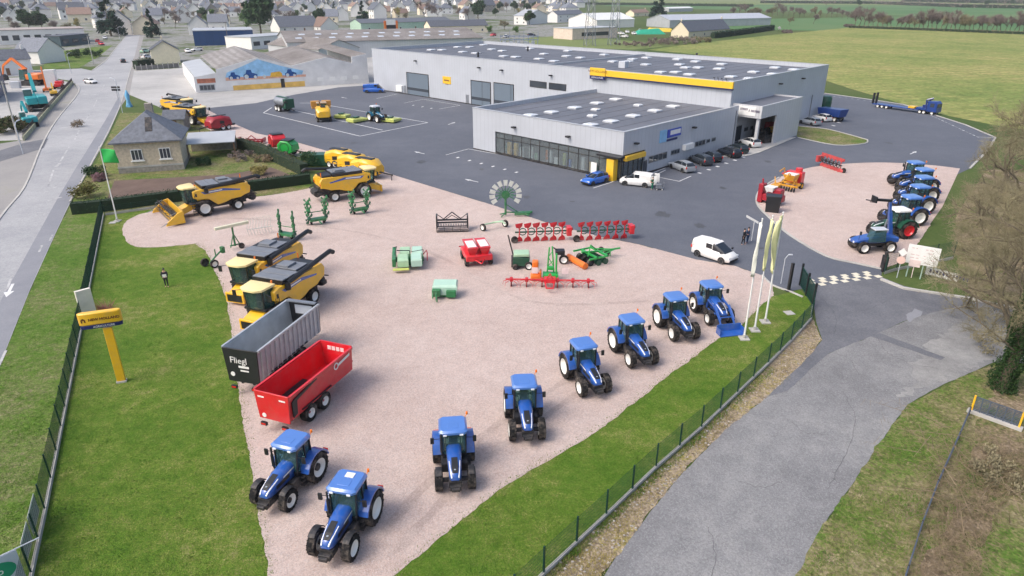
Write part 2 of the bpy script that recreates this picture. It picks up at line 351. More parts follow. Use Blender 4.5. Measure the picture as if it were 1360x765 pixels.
sheet('entry_road',world([(1075,382),(1170,368),(1200,380),(1300,402),(1227,419),(1200,427),(1160,446),(1100,470),(1045,520),(1000,560),(1000,545),(1070,477),(1092,452),(1084,428),(1081,408)]),.028,M_ENTRY)
acc=[(700,850),(800,765),(863,680),(909,626),(963,571),(1020,527),(1060,494),(1100,470),(1160,446),(1200,427),(1227,419),(1300,400),(1420,425),(1600,450),(1900,480),(1900,560),(1500,490),(1320,482),(1252,512),(1205,538),(1182,570),(1142,629),(1094,697),(1058,765),(1010,850)]
sheet('access_road',ragged(world(acc),.12,.7),.032,M_OLD)
sheet('stony_verge',ragged(world([(1080,424),(1092,452),(1070,477),(1045,507),(1020,527),(963,571),(909,626),(863,680),(800,765),(700,850),(640,850),(722,767),(840,656),(931,572),(1022,486)]),.2,.5),.036,M_DIRT)
sheet('rough_bank',ragged(world([(1058,765),(1094,697),(1142,629),(1182,570),(1205,538),(1252,512),(1320,482),(1500,490),(1700,560),(1600,850),(1010,850)]),.25,.5),.040,M_BANK)
sheet('leaf_litter',ragged(world([(1225,765),(1262,680),(1290,610),(1300,560),(1330,500),(1460,520),(1400,640),(1330,660),(1300,765),(1290,850),(1190,850)]),.5,.6),.044,M_LITTER)
sheet('litter_under_hedge',ragged(world([(1300,420),(1265,330),(1270,285),(1310,225),(1500,230),(1600,420)]),.5,.8),.020,M_LITTER)
# dark worn bands of the old road, a patch where the entry meets it
pw=[(1135,470),(1160,448),(1225,492),(1250,480),(1236,470),(1195,440),(1180,445)]
sheet('road_patch',ragged(world([(1155,447),(1168,443),(1255,475),(1249,479)]),.12,.4),.040,M_ENTRY)
sheet('road_patch',ragged(world([(1207,428),(1222,420),(1226,414),(1214,410),(1203,418)]),.2,.4),.036,M_LANE)
M_PALEG=ground_mat('pale_dusty_gravel',[(.38,(.20,.20,.20)),(.5,(.285,.284,.28)),(.62,(.37,.365,.355))],.3,1.8,14,bump=.6,bscale=18)
sheet('dusty_patch',ragged(world([(1225,462),(1262,436),(1310,424),(1345,440),(1330,478),(1290,490),(1255,506),(1205,530),(1190,528),(1215,495)]),1.1,.3),.0355,M_PALEG)
sheet('road_edge_band',ragged(world([(1020,527),(1045,520),(1100,470),(1092,462),(1060,488)]),.1,.5),.044,M_ENTRY)
# main road on the left and what lies along it
rR=[(-70,660),(2,480),(40,385),(75,308),(93,270),(115,232),(128,208),(145,176),(160,142),(170,108),(178,78),(187,42),(189,30)]
rL=[(178,30),(170,45),(157,60),(141,80),(122,94),(105,122),(75,160),(55,195),(32,250),(0,290),(-60,380),(-260,660)]
sheet('main_road',world(rR+rL),.030,M_ROAD)
lane=[(-70,655),(2,478),(40,383),(75,306),(93,268),(115,230),(128,206),(145,174),(160,140),(158,128),(140,160),(118,196),(98,228),(72,272),(40,330),(-10,420),(-120,580)]
sheet('road_lane',world(lane),.034,M_LANE)
sheet('side_street',world([(105,122),(97,108),(55,101),(-160,106),(-160,96),(60,93),(108,91),(122,94)]),.026,M_ROAD)
sheet('pavement',world([(0,290),(32,250),(55,195),(75,160),(105,122),(97,110),(64,148),(32,186),(-60,200),(-120,290)]),.022,M_PAVE)
sheet('driveway_tarmac',ragged(world([(-80,232),(0,215),(58,197),(64,184),(32,190),(0,200),(-80,214)]),.15,.8),.036,M_ENTRY)
sheet('plant_yard',world([(-260,196),(32,186),(64,148),(97,110),(55,102),(-260,110)]),.018,M_YARDC)
sheet('grass_plot',world([(58,92),(105,90),(130,76),(150,60),(60,70)]),.016,M_VERGE)
sheet('pavement_strip',world([(189,30),(187,42),(178,78),(170,108),(160,142),(172,126),(180,92),(193,40)]),.022,M_PAVE)
sheet('planted_island',ragged(world([(1044,166),(1062,168),(1100,172),(1152,186),(1148,191),(1110,193),(1060,183)]),.1,1),.028,M_BANK)
sheet('forecourt_paving',world([(960,208),(1000,196),(1036,180),(1056,183),(1020,198),(1005,204),(985,208)]),.028,M_YARDC)

# ---------------------------------------------------------------- wear: wheel tracks, cracks, stains
M_TRACK=ground_mat('polished_wheel_track',[(.36,(.14,.14,.145)),(.5,(.19,.191,.196)),(.64,(.26,.259,.257))],.25,1.4,16,rough=.75,bump=.2,bscale=20)
M_RUT=ground_mat('rutted_gravel',[(.36,(.40,.31,.277)),(.5,(.49,.395,.357)),(.64,(.57,.48,.44))],.12,.9,24,bump=.8,bscale=26,mixw=.5,grain=(13, 0.13))
M_CRACK=mat('crack_filler',(.06,.06,.065),.7)
M_STAIN=ground_mat('oil_stain',[(.4,(.06,.063,.07)),(.6,(.095,.10,.112))],.6,3,9,rough=.6,bump=.1)
def band(name,px,width,z,m,amp=.18,sm=4):
    w=[Vector(q) for q in world(spl(px,sm))]; L=[];Q=[]
    for i,q in enumerate(w):
        d=(w[min(i+1,len(w)-1)]-w[max(i-1,0)]).normalized(); n=Vector((-d.y,d.x)); k=width/2*(1 if 0<i<len(w)-1 else .35); L.append(tuple(q+n*k)); Q.append(tuple(q-n*k))
    return sheet(name,ragged(L+Q[::-1],amp,.5),z,m)
BZ=0
for px,wd in [([(500,720),(560,650),(640,580),(730,520),(850,440),(960,390)],.5),([(525,735),(590,662),(668,592),(760,528),(880,450),(985,395)],.5),([(200,300),(300,290),(420,300),(560,330),(700,400),(860,400)],.5)]:
    BZ+=.0015; band('wheel_rut',px,wd,.0235+BZ,M_RUT,.22)
for k,(px,sz) in enumerate([((560,215),.8),((700,262),.6),((880,285),1.0),((930,300),.7),((640,225),.5),((1020,215),.6),((960,250),.5),((470,190),.7),((1180,190),.8)]):
    g=G(*px); r_=random.Random(k); sheet('oil_stain',[(g.x+sz*r_.uniform(.5,1.1)*math.cos(a*.45),g.y+sz*1.6*r_.uniform(.5,1.1)*math.sin(a*.45)) for a in range(14)],.0275,M_STAIN)
mbc=MB(); rc=random.Random(3)
for px in [[(1120,520),(1135,560),(1120,610),(1098,650)],[(980,640),(1010,648),(1040,640)],[(1050,560),(1070,575),(1100,578)],[(940,700),(950,735),(945,770)],[(1165,448),(1180,470),(1215,485),(1240,488)],[(1110,470),(1130,480),(1140,500)],[(1180,400),(1150,412),(1120,414)],[(1090,395),(1110,420),(1108,445)]]:
    w=[Vector(q) for q in world(spl(px,7))]; w=[q+Vector((rc.uniform(-.08,.08),rc.uniform(-.08,.08))) for q in w]; strip(mbc,w,.018,.0415)
tag(mbc.build('asphalt_cracks',M_CRACK,smooth=0,fixn=False),kind='structure')
for px in [(760,268),(1010,330),(585,186),(1065,205)]:
    g=G(*px); sheet('drain_grate',[(g.x-.3,g.y-.2),(g.x+.3,g.y-.2),(g.x+.3,g.y+.2),(g.x-.3,g.y+.2)],.0285,M_CRACK)
# ---------------------------------------------------------------- kerbs (real steps)
kb=[]
def kerb(px,w=.22,h=.12,sm=True):
    p=world(spl(px,4) if sm else px); strip(MB_K,p,w,0,h)
MB_K=MB()
kerb([(1172,358),(1135,350),(1098,341),(1052,315),(1022,290),(1005,270),(1010,252),(1035,236)],.24)
kerb([(1095,124),(1160,133),(1200,139),(1232,150),(1282,166),(1322,183),(1312,200),(1288,224)],.3,.12,False)
kerb([(1044,166),(1062,168),(1100,172),(1152,186)],.2,.12); kerb([(1152,186),(1148,191),(1110,193),(1060,183)],.2,.12)
kerb([(960,208),(985,208),(1005,204),(1020,198),(1056,183)],.2,.12)
kerb([(1012,366),(1026,379),(1050,388),(1066,395)],.16,.1)
kerb([(1170,372),(1200,384),(1290,398),(1350,412)],.3,.18,False)
tag(MB_K.build('yard_kerb',M_KERB,smooth=0),kind='structure')
MB_K=MB()
kerb([(-60,380),(0,290),(32,250),(55,195),(75,160),(105,122),(97,110)],.25,.12,True); kerb([(122,94),(141,80),(157,60),(170,45),(178,30)],.3,.12)
kerb([(93,268),(115,229),(128,205),(145,173),(160,139),(170,105),(178,76)],.2,.08)
tag(MB_K.build('road_kerb',M_KERB,smooth=0),kind='structure')

# ---------------------------------------------------------------- painted markings
mk=MB(); fd=MB()
def line(mb,a,b,w=.14,z=.030): strip(mb,[G(*a),G(*b)],w,z)
for a,b in [((350,150),(478,181)),((478,181),(568,163)),((350,150),(361,143)),((392,147),(508,173)),((436,140),(568,163)),((398,137),(436,137))]: line(mk,a,b,.22)
for a,b in [((537,137),(562,132)),((562,132),(611,140)),((583,145),(611,140)),((500,131),(527,125)),((592,206),(622,198)),((622,198),(725,216)),((725,216),(790,233)),((788,250),(816,241)),((862,233),(902,241)),((902,241),(918,234)),((852,236),(884,223)),((872,232),(884,226))]: line(mk,a,b,.14)
for k in range(6): 
    q=(608+15.6*k,209.5+3.9*k); line(mk,(q[0]-1.6,q[1]+.6),(q[0]+1.6,q[1]-.6),.35)
for q in [(549,140),(561,142),(573,144)]: line(mk,(q[0]-1.3,q[1]+.4),(q[0]+1.3,q[1]-.4),.3)
for q in [(929,230),(941.5,225.6),(953,221.3),(964.5,217),(976,213),(987,209),(1096,171),(1107,167),(1114,163)]: line(mk,(q[0]-2.3,q[1]-.5),(q[0]+2.3,q[1]+.5),.45)
def arrow(px,to,L=2.6,mb=mk):
    a=heading(px,to); g=G(*px); c,s=math.cos(a),math.sin(a)
    pts=[(-L/2,-.09),(L*.1,-.09),(L*.1,-.33),(L/2,0),(L*.1,.33),(L*.1,.09),(-L/2,.09)]
    mb.add([(g.x+x*c-y*s,g.y+x*s+y*c,.030) for x,y in pts],[tuple(range(7))])
arrow((557,203),(540,199)); arrow((626,240),(608,236)); arrow((457,130),(440,127)); arrow((600,164),(612,160),3); arrow((1213,203),(1222,199),3)
for k in range(14):     # dashed line along the far edge of the yard
    t=k/13; q=(1238+60*t,154+28*t); line(fd if k%3 else mk,(q[0]-1.6,q[1]-.7),(q[0]+1.6,q[1]+.7),.16)
line(mk,(1298,182),(1320,183),.14)
for k in range(9): q=(1100+8*k,127+1.1*k); line(fd,(q[0]-1.5,q[1]-.2),(q[0]+1.5,q[1]+.2),.3)
tag(mk.build('yard_markings',M_MARK,smooth=0,fixn=False),kind='structure')
mk=MB()
for a,b,w in [((10,384),(16,366),.2),((-4,492),(8,466),.18),((66,320),(70,312),.2),((52,335),(56,326),.2),((64,248),(71,226),.25),((80,215),(92,195),.25),((99,186),(106,172),.25),((112,163),(119,152),.2),((124,143),(129,132),.2),((134,122),(139,112),.2)]: line(fd,a,b,w,.038)
line(fd,(58,258),(62,254),.35,.038); line(fd,(72,250),(76,246),.35,.038)
for a,b in [((63,267),(82,262)),((48,285),(60,285)),((74,222),(80,217)),((103,125),(128,126)),((122,128),(160,126))]: line(fd,a,b,.4,.038)
for k in range(8): t=k/8; line(fd,(148+22*t,100-22*t*2.0),(149+22*t,97-22*t*2.0),.2,.038)
for a,b in [((66,172),(128,165)),((105,125),(158,126))]: line(fd,a,b,.45,.038)
tag(fd.build('road_markings',M_FADED,smooth=0,fixn=False),kind='structure')
arr=MB(); 
def big_arrow(px,to,L,mb):
    a=heading(px,to); g=G(*px); c,s=math.cos(a),math.sin(a)
    pts=[(-L/2,-.12),(L*.1,-.12),(L*.1,-.4),(L/2,0),(L*.1,.4),(L*.1,.12),(-L/2,.12)]
    mb.add([(g.x+x*c-y*s,g.y+x*s+y*c,.0385) for x,y in pts],[tuple(range(7))])
big_arrow((13,386),(5,402),3.2,arr)
tag(arr.build('road_arrow',M_MARK,smooth=0,fixn=False),kind='structure')
# chequered pavers across the gate
ck=MB(); a=G(1077,378); b=G(1170,365); e=(b-a); L=e.length; e/=L; n=Vector((-e.y,e.x,0)); k=int(L/.62)
for i in range(k):
    for j in (-1,0):
        if (i+j)%2: continue
        p=a+e*(i*.62)+n*(j*.55); q=[p,p+e*.62,p+e*.62+n*.55,p+n*.55]; ck.add([(v.x,v.y,.036) for v in q],[(0,1,2,3)])
for i in range(0,k,2):
    p=a+e*(i*.62+.3)+n*.55; q=[p,p+e*.62,p+e*.62+n*.5,p+n*.5]; ck.add([(v.x,v.y,.036) for v in q],[(0,1,2,3)])
tag(ck.build('chequered_pavers',M_PAVER,smooth=0,fixn=False),kind='structure')
# ================================================================ the dealership building
def cladding(name, col, pitch=.9, depth=.5):
    m = bpy.data.materials.new(name); nt,p = nodes(m); tc = nt.nodes.new('ShaderNodeTexCoord')
    sx = nt.nodes.new('ShaderNodeSeparateXYZ'); nt.links.new(tc.outputs['Object'],sx.inputs[0])
    ad = nt.nodes.new('ShaderNodeMath'); ad.operation='ADD'; nt.links.new(sx.outputs[0],ad.inputs[0]); nt.links.new(sx.outputs[1],ad.inputs[1])
    mu = nt.nodes.new('ShaderNodeMath'); mu.operation='MULTIPLY'; mu.inputs[1].default_value = 1/pitch; nt.links.new(ad.outputs[0],mu.inputs[0])
    fr = nt.nodes.new('ShaderNodeMath'); fr.operation='FRACT'; nt.links.new(mu.outputs[0],fr.inputs[0])
    gt = nt.nodes.new('ShaderNodeMath'); gt.operation='LESS_THAN'; gt.inputs[1].default_value=.06; nt.links.new(fr.outputs[0],gt.inputs[0])
    n = noise_node(nt,.25,4,tc.outputs['Object']); r = ramp(nt,n.outputs['Fac'],[(.3,[c*.94 for c in col]),(.7,[c*1.05 for c in col])])
    out = mixc(nt,gt.outputs[0],r.outputs['Color'],[c*.8 for c in col]); nt.links.new(out,p.inputs['Base Color'])
    b = nt.nodes.new('ShaderNodeBump'); b.inputs['Strength'].default_value=depth; b.inputs['Distance'].default_value=.03; b.invert=True
    nt.links.new(gt.outputs[0],b.inputs['Height']); nt.links.new(b.outputs['Normal'],p.inputs['Normal'])
    p.inputs['Roughness'].default_value=.5; p.inputs['Metallic'].default_value=.15; return m
M_CLAD = cladding('silver_cladding',(.50,.53,.58))
M_CLADP = cladding('pale_cladding',(.56,.57,.585),1.0)
M_ROOF = ground_mat('roof_membrane',[(.36,(.105,.116,.142)),(.5,(.13,.141,.168)),(.64,(.16,.17,.198))],.12,.9,6,rough=.7,bump=.1,spec=.4)
M_COPING = mat('parapet_coping',(.50,.52,.55),.4,.3,0,.05)
M_SHUT = cladding('roller_shutter',(.155,.20,.25),9)
M_SKYL = mat('skylight_dome',(.70,.73,.76),.2,0,.6,.03)
M_FASCY = mat('sign_yellow',(.82,.50,.03),.4,0,.3,.03)
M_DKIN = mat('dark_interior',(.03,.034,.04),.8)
SG = bpy.data.materials.new('shop_glass'); nt,p = nodes(SG)
p.inputs['Base Color'].default_value=(.55,.62,.65,1); p.inputs['Transmission Weight'].default_value=.85; p.inputs['Roughness'].default_value=0; p.inputs['IOR'].default_value=1.08; p.inputs['Coat Weight'].default_value=.6; p.inputs['Coat Roughness'].default_value=.02

A0 = G(628.8,197.5); TH = R(-44.4); CT,ST = math.cos(TH),math.sin(TH)
B = thing('dealership_building','long silver clad workshop hall with flat skylit roof, lower glazed showroom and yellow fascia','building',A0,TH)
CAM = Vector((0,0,H))
def toloc(w): d=w-A0; return Vector((d.x*CT+d.y*ST, -d.x*ST+d.y*CT, w.z))
def ray(px,py,axis,val):      # where the sight line meets the wall plane local axis = val
    c=toloc(CAM); q=toloc(G(px,py,0)); t=(val-c[axis])/(q[axis]-c[axis]); return c+(q-c)*t
XS,YS,HS = 30.0,32.0,6.65
X0,X1,Y1,HM = -73.6,28.4,72.0,10.3
T=.4
w=MB()      # showroom walls
w.box(0,5.2,0,T,0,3.55); w.box(0,XS,0,T,3.55,HS); w.box(0,T,T,YS,0,HS)
w.box(XS-T,XS,T,5.4,3.55,HS); w.box(XS-T,XS,5.4,YS,0,HS)
w.build('wall',M_CLAD,B,smooth=0)
w=MB(); w.box(T,XS-T,T,YS,HS-.75,HS-.6); rf=w.build('roof',M_ROOF,B,smooth=0)
w=MB(); w.box(-.06,XS+.06,-.06,T+.04,HS+.003,HS+.07); w.box(-.06,T+.04,T+.04,YS,HS+.003,HS+.07); w.box(XS-T-.04,XS+.06,T+.04,YS,HS+.003,HS+.07); w.build('coping',M_COPING,rf,smooth=0)
w=MB()      # main hall
w.box(X0,X1,YS,YS+T,0,HM); w.box(X0,X0+T,YS+T,Y1-T,0,HM); w.box(X1-T,X1,YS+T,Y1-T,0,HM); w.box(X0,X1,Y1-T,Y1,0,HM)
w.build('wall',M_CLAD,B,smooth=0)
w=MB(); w.box(X0+T,X1-T,YS+T,Y1-T,HM-.9,HM-.75)
ra=ray(727.5,86,2,HM-.5); xm=ra.x
rf2=w.build('roof',M_ROOF,B,smooth=0)
w=MB()
for k in range(33): x=X0+1.5+k*3.05; w.box(x,x+.09,YS+T+.1,Y1-T-.1,HM-.748,HM-.735)
w.build('roof_seam',DARK,rf2,smooth=0); w=MB()
for k in range(10): x=1.6+k*2.95; w.box(x,x+.09,T+.1,YS-.1,HS-.598,HS-.585)
w.build('roof_seam',DARK,rf,smooth=0)

w=MB(); w.box(X0-.06,X1+.06,YS-.06,YS+T+.04,HM+.003,HM+.07); w.box(X0-.06,X0+T+.04,YS+T+.04,Y1-T-.04,HM+.003,HM+.07); w.box(X1-T-.04,X1+.06,YS+T+.04,Y1-T-.04,HM+.003,HM+.07); w.box(X0-.06,X1+.06,Y1-T-.04,Y1+.06,HM+.003,HM+.07)
w.box(xm-.15,xm+.15,YS+T+.05,Y1-T-.05,HM-.749,HM-.35); w.build('coping',M_COPING,rf2,smooth=0)
def skylight(px,py,z,s,par,box):
    q=ray(px,py,2,z+.25); x=min(max(q.x,box[0]+s/2+.1),box[1]-s/2-.1); y=min(max(q.y,box[2]+s/2+.1),box[3]-s/2-.1)
    mb=MB(); mb.box(x-s/2,x+s/2,y-s/2,y+s/2,z+.002,z+.22); mb.build('skylight_kerb',M_COPING,sk:=MB().loft([[(x-s/2+.02,y-s/2+.02,z+.222),(x+s/2-.02,y-s/2+.02,z+.222),(x+s/2-.02,y+s/2-.02,z+.222),(x-s/2+.02,y+s/2-.02,z+.222)],[(x-s/2*.7,y-s/2*.7,z+.36),(x+s/2*.7,y-s/2*.7,z+.36),(x+s/2*.7,y+s/2*.7,z+.36),(x-s/2*.7,y+s/2*.7,z+.36)]]).build('skylight',M_SKYL,par),smooth=0)
for px,py,s in [(704.5,152,1.8),(732.5,148,1.8),(763.4,142,1.8),(792.8,136,1.8),(786.5,153,1.25),(791.4,144.8,1.25),(818,131,1.8),(784.5,164.6,1.8),(811.6,160,1.8),(841,152.8,1.8),(869.7,146,1.8),(894,140.3,1.8),(847.6,139,1.25)]:
    skylight(px,py,HS-.6,s,B,(T,XS-T,T,YS))
seen=[]
for px,py in [(685,75),(716,77.5),(736,80.5),(722.5,71),(704,64),(752.5,74),(754,67),(771,76),(802.5,72),(814,81),(835,81),(840,78),(858,85),(859,76),(903,85),(900,78),(924,81),(911,89),(927.5,89),(959,84.5),(955,90.5),(897.5,95),(877.5,95),(916,98),(1001,94.8),(971,101),(996,103.5),(973,108.3),(1054.7,91.6),(1026.8,97.5),(1029.7,89),(572.6,65.7),(587,65.7),(614.5,68.4),(632,70),(608,62),(624,62),(653,65),(667,67),(669,74),(642,59)]:
    skylight(px,py,HM-.75,1.8,B,(X0+T,X1-T,YS+T,Y1-T))
q=ray(828,90,2,HM-.75); MB().box(q.x-.8,q.x+.8,q.y-.7,q.y+.7,HM-.748,HM+.55).build('roof_unit',LGREY,B,bevel=.04)
for px,py in [(701,66),(925,75),(635,74)]:
    q=ray(px,py,2,HM-.4); MB().cyl((q.x,q.y,HM-.749),(q.x,q.y,HM+.2),.22,n=10).cyl((q.x,q.y,HM+.2),(q.x,q.y,HM+.4),.34,.2,n=10).build('roof_vent',BLACK,B)
# canopy block over the side entrance
CY0,CY1,CX=32.9,48.6,33.6
w=MB(); w.box(X1+.003,CX,CY0,CY0+.3,4.85,6.85); w.box(CX-.3,CX,CY0+.3,CY1,4.85,6.85); w.box(X1+.003,CX-.3,CY1-.3,CY1,4.85,6.85); w.box(X1+.003,CX-.3,CY0+.3,CY1-.3,4.85,5.05)
w.box(CX-.3,CX,38.9,CY1,0,4.85); w.box(X1+.003,CX-.3,CY1-.3,CY1,0,4.85)
cn=w.build('canopy',M_CLADP,B,smooth=0)
MB().box(X1+.003,CX-.3,CY0+.3,CY1-.3,6.5,6.6).build('canopy_roof',M_ROOF,cn,smooth=0)
MB().box(CX-.9,CX-.4,CY0+.35,CY0+.85,0,4.85).build('column',M_CLADP,B,bevel=.02)
sg=MB().box(X1+1.1,CX-1.0,CY0-.09,CY0-.003,5.15,6.6).build('sign_panel',WHITE,B,bevel=.01)
sl=MB(); random.seed(2)
x=X1+1.5
for n in (6,1,7):
    for i in range(n):
        ww=.17; hh=.36; z0=5.95 if n==6 else 5.78
        sl.box(x,x+ww*.8,CY0-.1,CY0-.092,z0,z0+hh); x+=ww+.05
    x+=.16
sl.build('sign_lettering',mat('dark_purple_lettering',(.05,.03,.08),.5),sg,smooth=0)
# glazing of the showroom
fr=MB(); gl=MB()
for k in range(14):
    x=5.2+k*(24.5/13); fr.box(x-.05,x+.05,.14,.26,.3,3.55)
fr.box(5.2,29.8,.13,.27,.18,.3); fr.box(5.2,29.8,.13,.27,2.55,2.63); fr.box(5.2,29.95,.1,.3,3.42,3.549)
for k in range(5): y=.6+k*1.15; fr.box(29.72,29.85,y-.05,y+.05,.3,3.55)
fr.box(29.72,29.86,.3,5.39,.18,.3); fr.box(29.72,29.86,.3,5.39,2.55,2.63)
gf=fr.build('window_frame',DARK,B,smooth=0)
gl.box(5.2,29.7,.19,.21,.3,3.42); gl.box(29.77,29.79,.3,5.39,.3,3.42); gl.build('shop_window',SG,gf,smooth=0)
MB().box(.45,XS-.45,.5,YS-.05,.02,.06).build('showroom_floor',mat('showroom_tiles',(.18,.18,.185),.3),B,smooth=0)
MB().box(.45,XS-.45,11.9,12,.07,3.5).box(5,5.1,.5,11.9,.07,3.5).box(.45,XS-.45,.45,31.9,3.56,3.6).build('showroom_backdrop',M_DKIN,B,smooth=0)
MB().box(0,XS,-.12,-.003,0,.16).box(XS+.003,XS+.12,5.4,YS,0,.2).box(X0,X1-.1,YS-.1,YS-.003,0,.22).build('plinth',DARK,B,smooth=0)
random.seed(9)
cols=[DGREEN,YEL,YEL,WHITE,WHITE,LGREEN,ORANGE,WHITE,WHITE,YGREEN,CBLUE,BLACK,WHITE,YEL,DGREEN,WHITE,BLACK]
for k,cm in enumerate(cols):
    x=6.2+k*1.36; hh=random.uniform(.9,2.2); d=random.uniform(.5,2.2); ww=random.uniform(.35,.9)
    MB().box(x-ww/2,x+ww/2,d+.15,d+.55,.062,hh).box(x-ww/2-.08,x+ww/2+.08,d+.1,d+.6,hh*.45,hh*.5).build('display_stand',cm,B,bevel=.03)
# yellow portal at the corner entrance
MB().box(28.15,29.35,-1.1,-.125,0,3.0).build('portal_column',M_FASCY,B,bevel=.02)
MB().box(30.003,30.5,.2,4.9,2.75,3.4).build('portal_beam',M_FASCY,B,bevel=.02)
MB().box(26.5,30.4,-1.3,-.003,3.25,3.5).build('entrance_awning',BLACK,B,bevel=.02)
MB().box(24.9,25.9,-.35,-.2,.02,1.9).build('notice_board',WHITE,B,bevel=.02)
# shutters, windows, lights on the front of the hall
def front(px,py): return ray(px,py,1,YS)
def side(px,py,xp): return ray(px,py,0,xp)
for x0,x1,t in [(541.8,569.6,96.5),(626.3,651.5,107),(656.5,682,110)]:
    a=front(x0,122).x; b=front(x1,122).x; z=front(x0,t).z
    d=MB().box(a,b,YS-.08,YS-.003,.01,z).build('roller_door',M_SHUT,B,smooth=0)
    MB().box(a+.05,b-.05,YS-.1,YS-.081,1.25,1.9).build('door_window',PANE,d,smooth=0)
    MB().box(a-.12,a,YS-.14,YS-.003,0,z).box(b,b+.12,YS-.14,YS-.003,0,z).box(a-.12,b+.12,YS-.14,YS-.003,z,z+.15).build('door_frame',DARK,d,smooth=0)
for px,a,b in [(538.5,113,124),(621,124,137)]:
    q=front(px,b); MB().box(q.x-.5,q.x+.5,YS-.06,YS-.003,.02,2.1).build('door',GREY,B,bevel=.01)
q=front(531.5,117); MB().box(q.x-1.2,q.x+1.2,YS-.5,YS-.01,.5,2.0).build('wall_cabinet',WHITE,B,bevel=.03)
q=front(588,101); q2=front(599,112); sg=MB().box(q.x,q2.x,YS-.09,YS-.003,q2.z,q.z).build('sign_panel',M_FASCY,B,bevel=.01)
MB().box(q.x+.5,q2.x-.5,YS-.1,YS-.092,q.z-1.05,q.z-.7).box(q.x+.9,q2.x-.9,YS-.1,YS-.092,q.z-1.75,q.z-1.6).build('sign_lettering',mat('brown_lettering',(.25,.12,.02),.5),sg,smooth=0)
for x0,x1 in [(703.7,726),(729,752)]:
    a=front(x0,118).x; b=front(x1,120).x; d=MB().box(a,b,YS-.07,YS-.003,5.6,6.9).build('window',DARK,B,smooth=0)
    n=4; MB().box(a+.1,b-.1,YS-.085,YS-.071,5.7,6.8).build('pane',PANE,d,smooth=0)
def flood(c,dx,dy):
    MB().box(c[0]-.3,c[0]+.3,c[1]-.3,c[1]+.3,c[2]-.12,c[2]+.12).build('floodlight',BLACK,B,bevel=.03)
for px,py in [(552.6,80.7),(637,89.6),(667,93),(732.5,100)]:
    q=front(px,py); flood((q.x,YS-.34,q.z),0,-1)
for px,py in [(684,168.7),(756,181)]:
    q=ray(px,py,1,0); flood((q.x,-.34,q.z),0,-1)
for px,py in [(843,190),(920,169)]:
    q=side(px,py,XS); flood((XS+.34,q.y,q.z),1,0)
for px,py in [(1035,111),(1065,104)]:
    q=side(px,py,X1); flood((X1+.34,q.y,q.z),1,0)
def win(px0,py0,px1,py1,xp,name='window',n=1):
    a=side(px0,(py0+py1)/2,xp); b=side(px1,(py0+py1)/2,xp); zc=side((px0+px1)/2,(py0+py1)/2,xp).z; hh=(py1-py0)*.5*.105
    z0=zc-hh; z1=zc+hh
    if name=='door': z0=.03
    d=MB().box(xp+.003,xp+.07,a.y,b.y,z0,z1).build(name,GREY,B,smooth=0); L=(b.y-a.y)/n
    for k in range(n): MB().box(xp+.071,xp+.085,a.y+k*L+.08,a.y+(k+1)*L-.06,z0+.1,z1-.1).build('pane',PANE,d,smooth=0)
win(853,212,859,226,XS,'door'); win(861.6,204,885,214,XS,n=4); win(891,198,902,205,XS,n=3); win(923,186,936,194,XS,n=3); win(938,184,942.5,190,XS); win(945,182,950,188,XS)
a=side(906,196,XS); b=side(917.5,196,XS); MB().box(XS+.003,XS+.6,a.y,b.y,a.z-.4,a.z+.45).build('wall_cabinet',WHITE,B,bevel=.04)
win(969,175,973,187,X1,'door'); win(975,165,984,186,X1,'door'); win(988,168,993,175,X1); win(996,166,1000,173,X1); win(1003,164,1006.5,171,X1)
MB().box(XS+.003,XS+.15,31.2,31.35,0,6).build('downpipe',GREY,B,smooth=0)
q=side(1075,147,X1); MB().cyl((X1+.12,q.y,0),(X1+.12,q.y,5),.09,n=8).build('downpipe',GREY,B)
# blue round-cornered side sign with a white banner, its lettering too small to read
a=side(879,181,XS); b=side(904,175,XS); zc=(a.z+b.z)/2
sg=MB().box(XS+.003,XS+.1,a.y+1.4,b.y,zc-.45,zc+.75).build('sign_panel',mat('sign_royal_blue',(.03,.07,.45),.4),B,bevel=.02)
MB().box(XS+.101,XS+.11,a.y+2.1,b.y-.2,zc-.1,zc+.55).build('banner',WHITE,sg,smooth=0)
MB().box(XS+.003,XS+.1,a.y-.6,a.y+1.2,zc-.9,zc+.85).build('sign_panel',mat('sign_pale_blue',(.25,.5,.75),.4),B,bevel=.02)
MB().box(XS+.003,XS+.07,a.y+1.4,a.y+4.2,zc-.95,zc-.65).build('sign_strip',NAVY,B,smooth=0)
# long yellow fascia
a=front(786,96); b=front(975,114)
sg=MB().box(a.x,b.x,YS-.45,YS-.003,HM-1.05,HM+.0).build('fascia',M_FASCY,B,bevel=.03)
MB().box(a.x+.05,b.x,YS-.44,YS-.003,HM-1.3,HM-1.053).build('fascia_stripe',mat('fascia_dark_blue',(.02,.03,.09),.4),sg,smooth=0)
lw=front(806,99).x
MB().box(a.x-.05,lw,YS-.6,YS-.451,HM-1.1,HM+.35).build('fascia_sign',M_FASCY,sg,bevel=.05)
text_mesh('NEW HOLLAND',.62,mat('sign_brown_text',(.16,.06,.015),.5),sg,((a.x+lw)/2,YS-.615,HM-.3),(1,0,0),(0,0,1))
MB().box(a.x,lw-.02,YS-.6,YS-.451,HM-1.75,HM-1.12).build('fascia_sign',NAVY,sg,bevel=.03)
text_mesh('AGRICULTURE',.42,WHITE,sg,((a.x+lw)/2,YS-.612,HM-1.43),(1,0,0),(0,0,1))
for px in (950,955,960,966):
    q=front(px,108); MB().cyl((q.x,YS-.2,HM+.07),(q.x,YS-.5,HM+.5),.03,n=5).box(q.x-.12,q.x+.12,YS-.62,YS-.4,HM+.45,HM+.55).build('sign_lamp',BLACK,B)

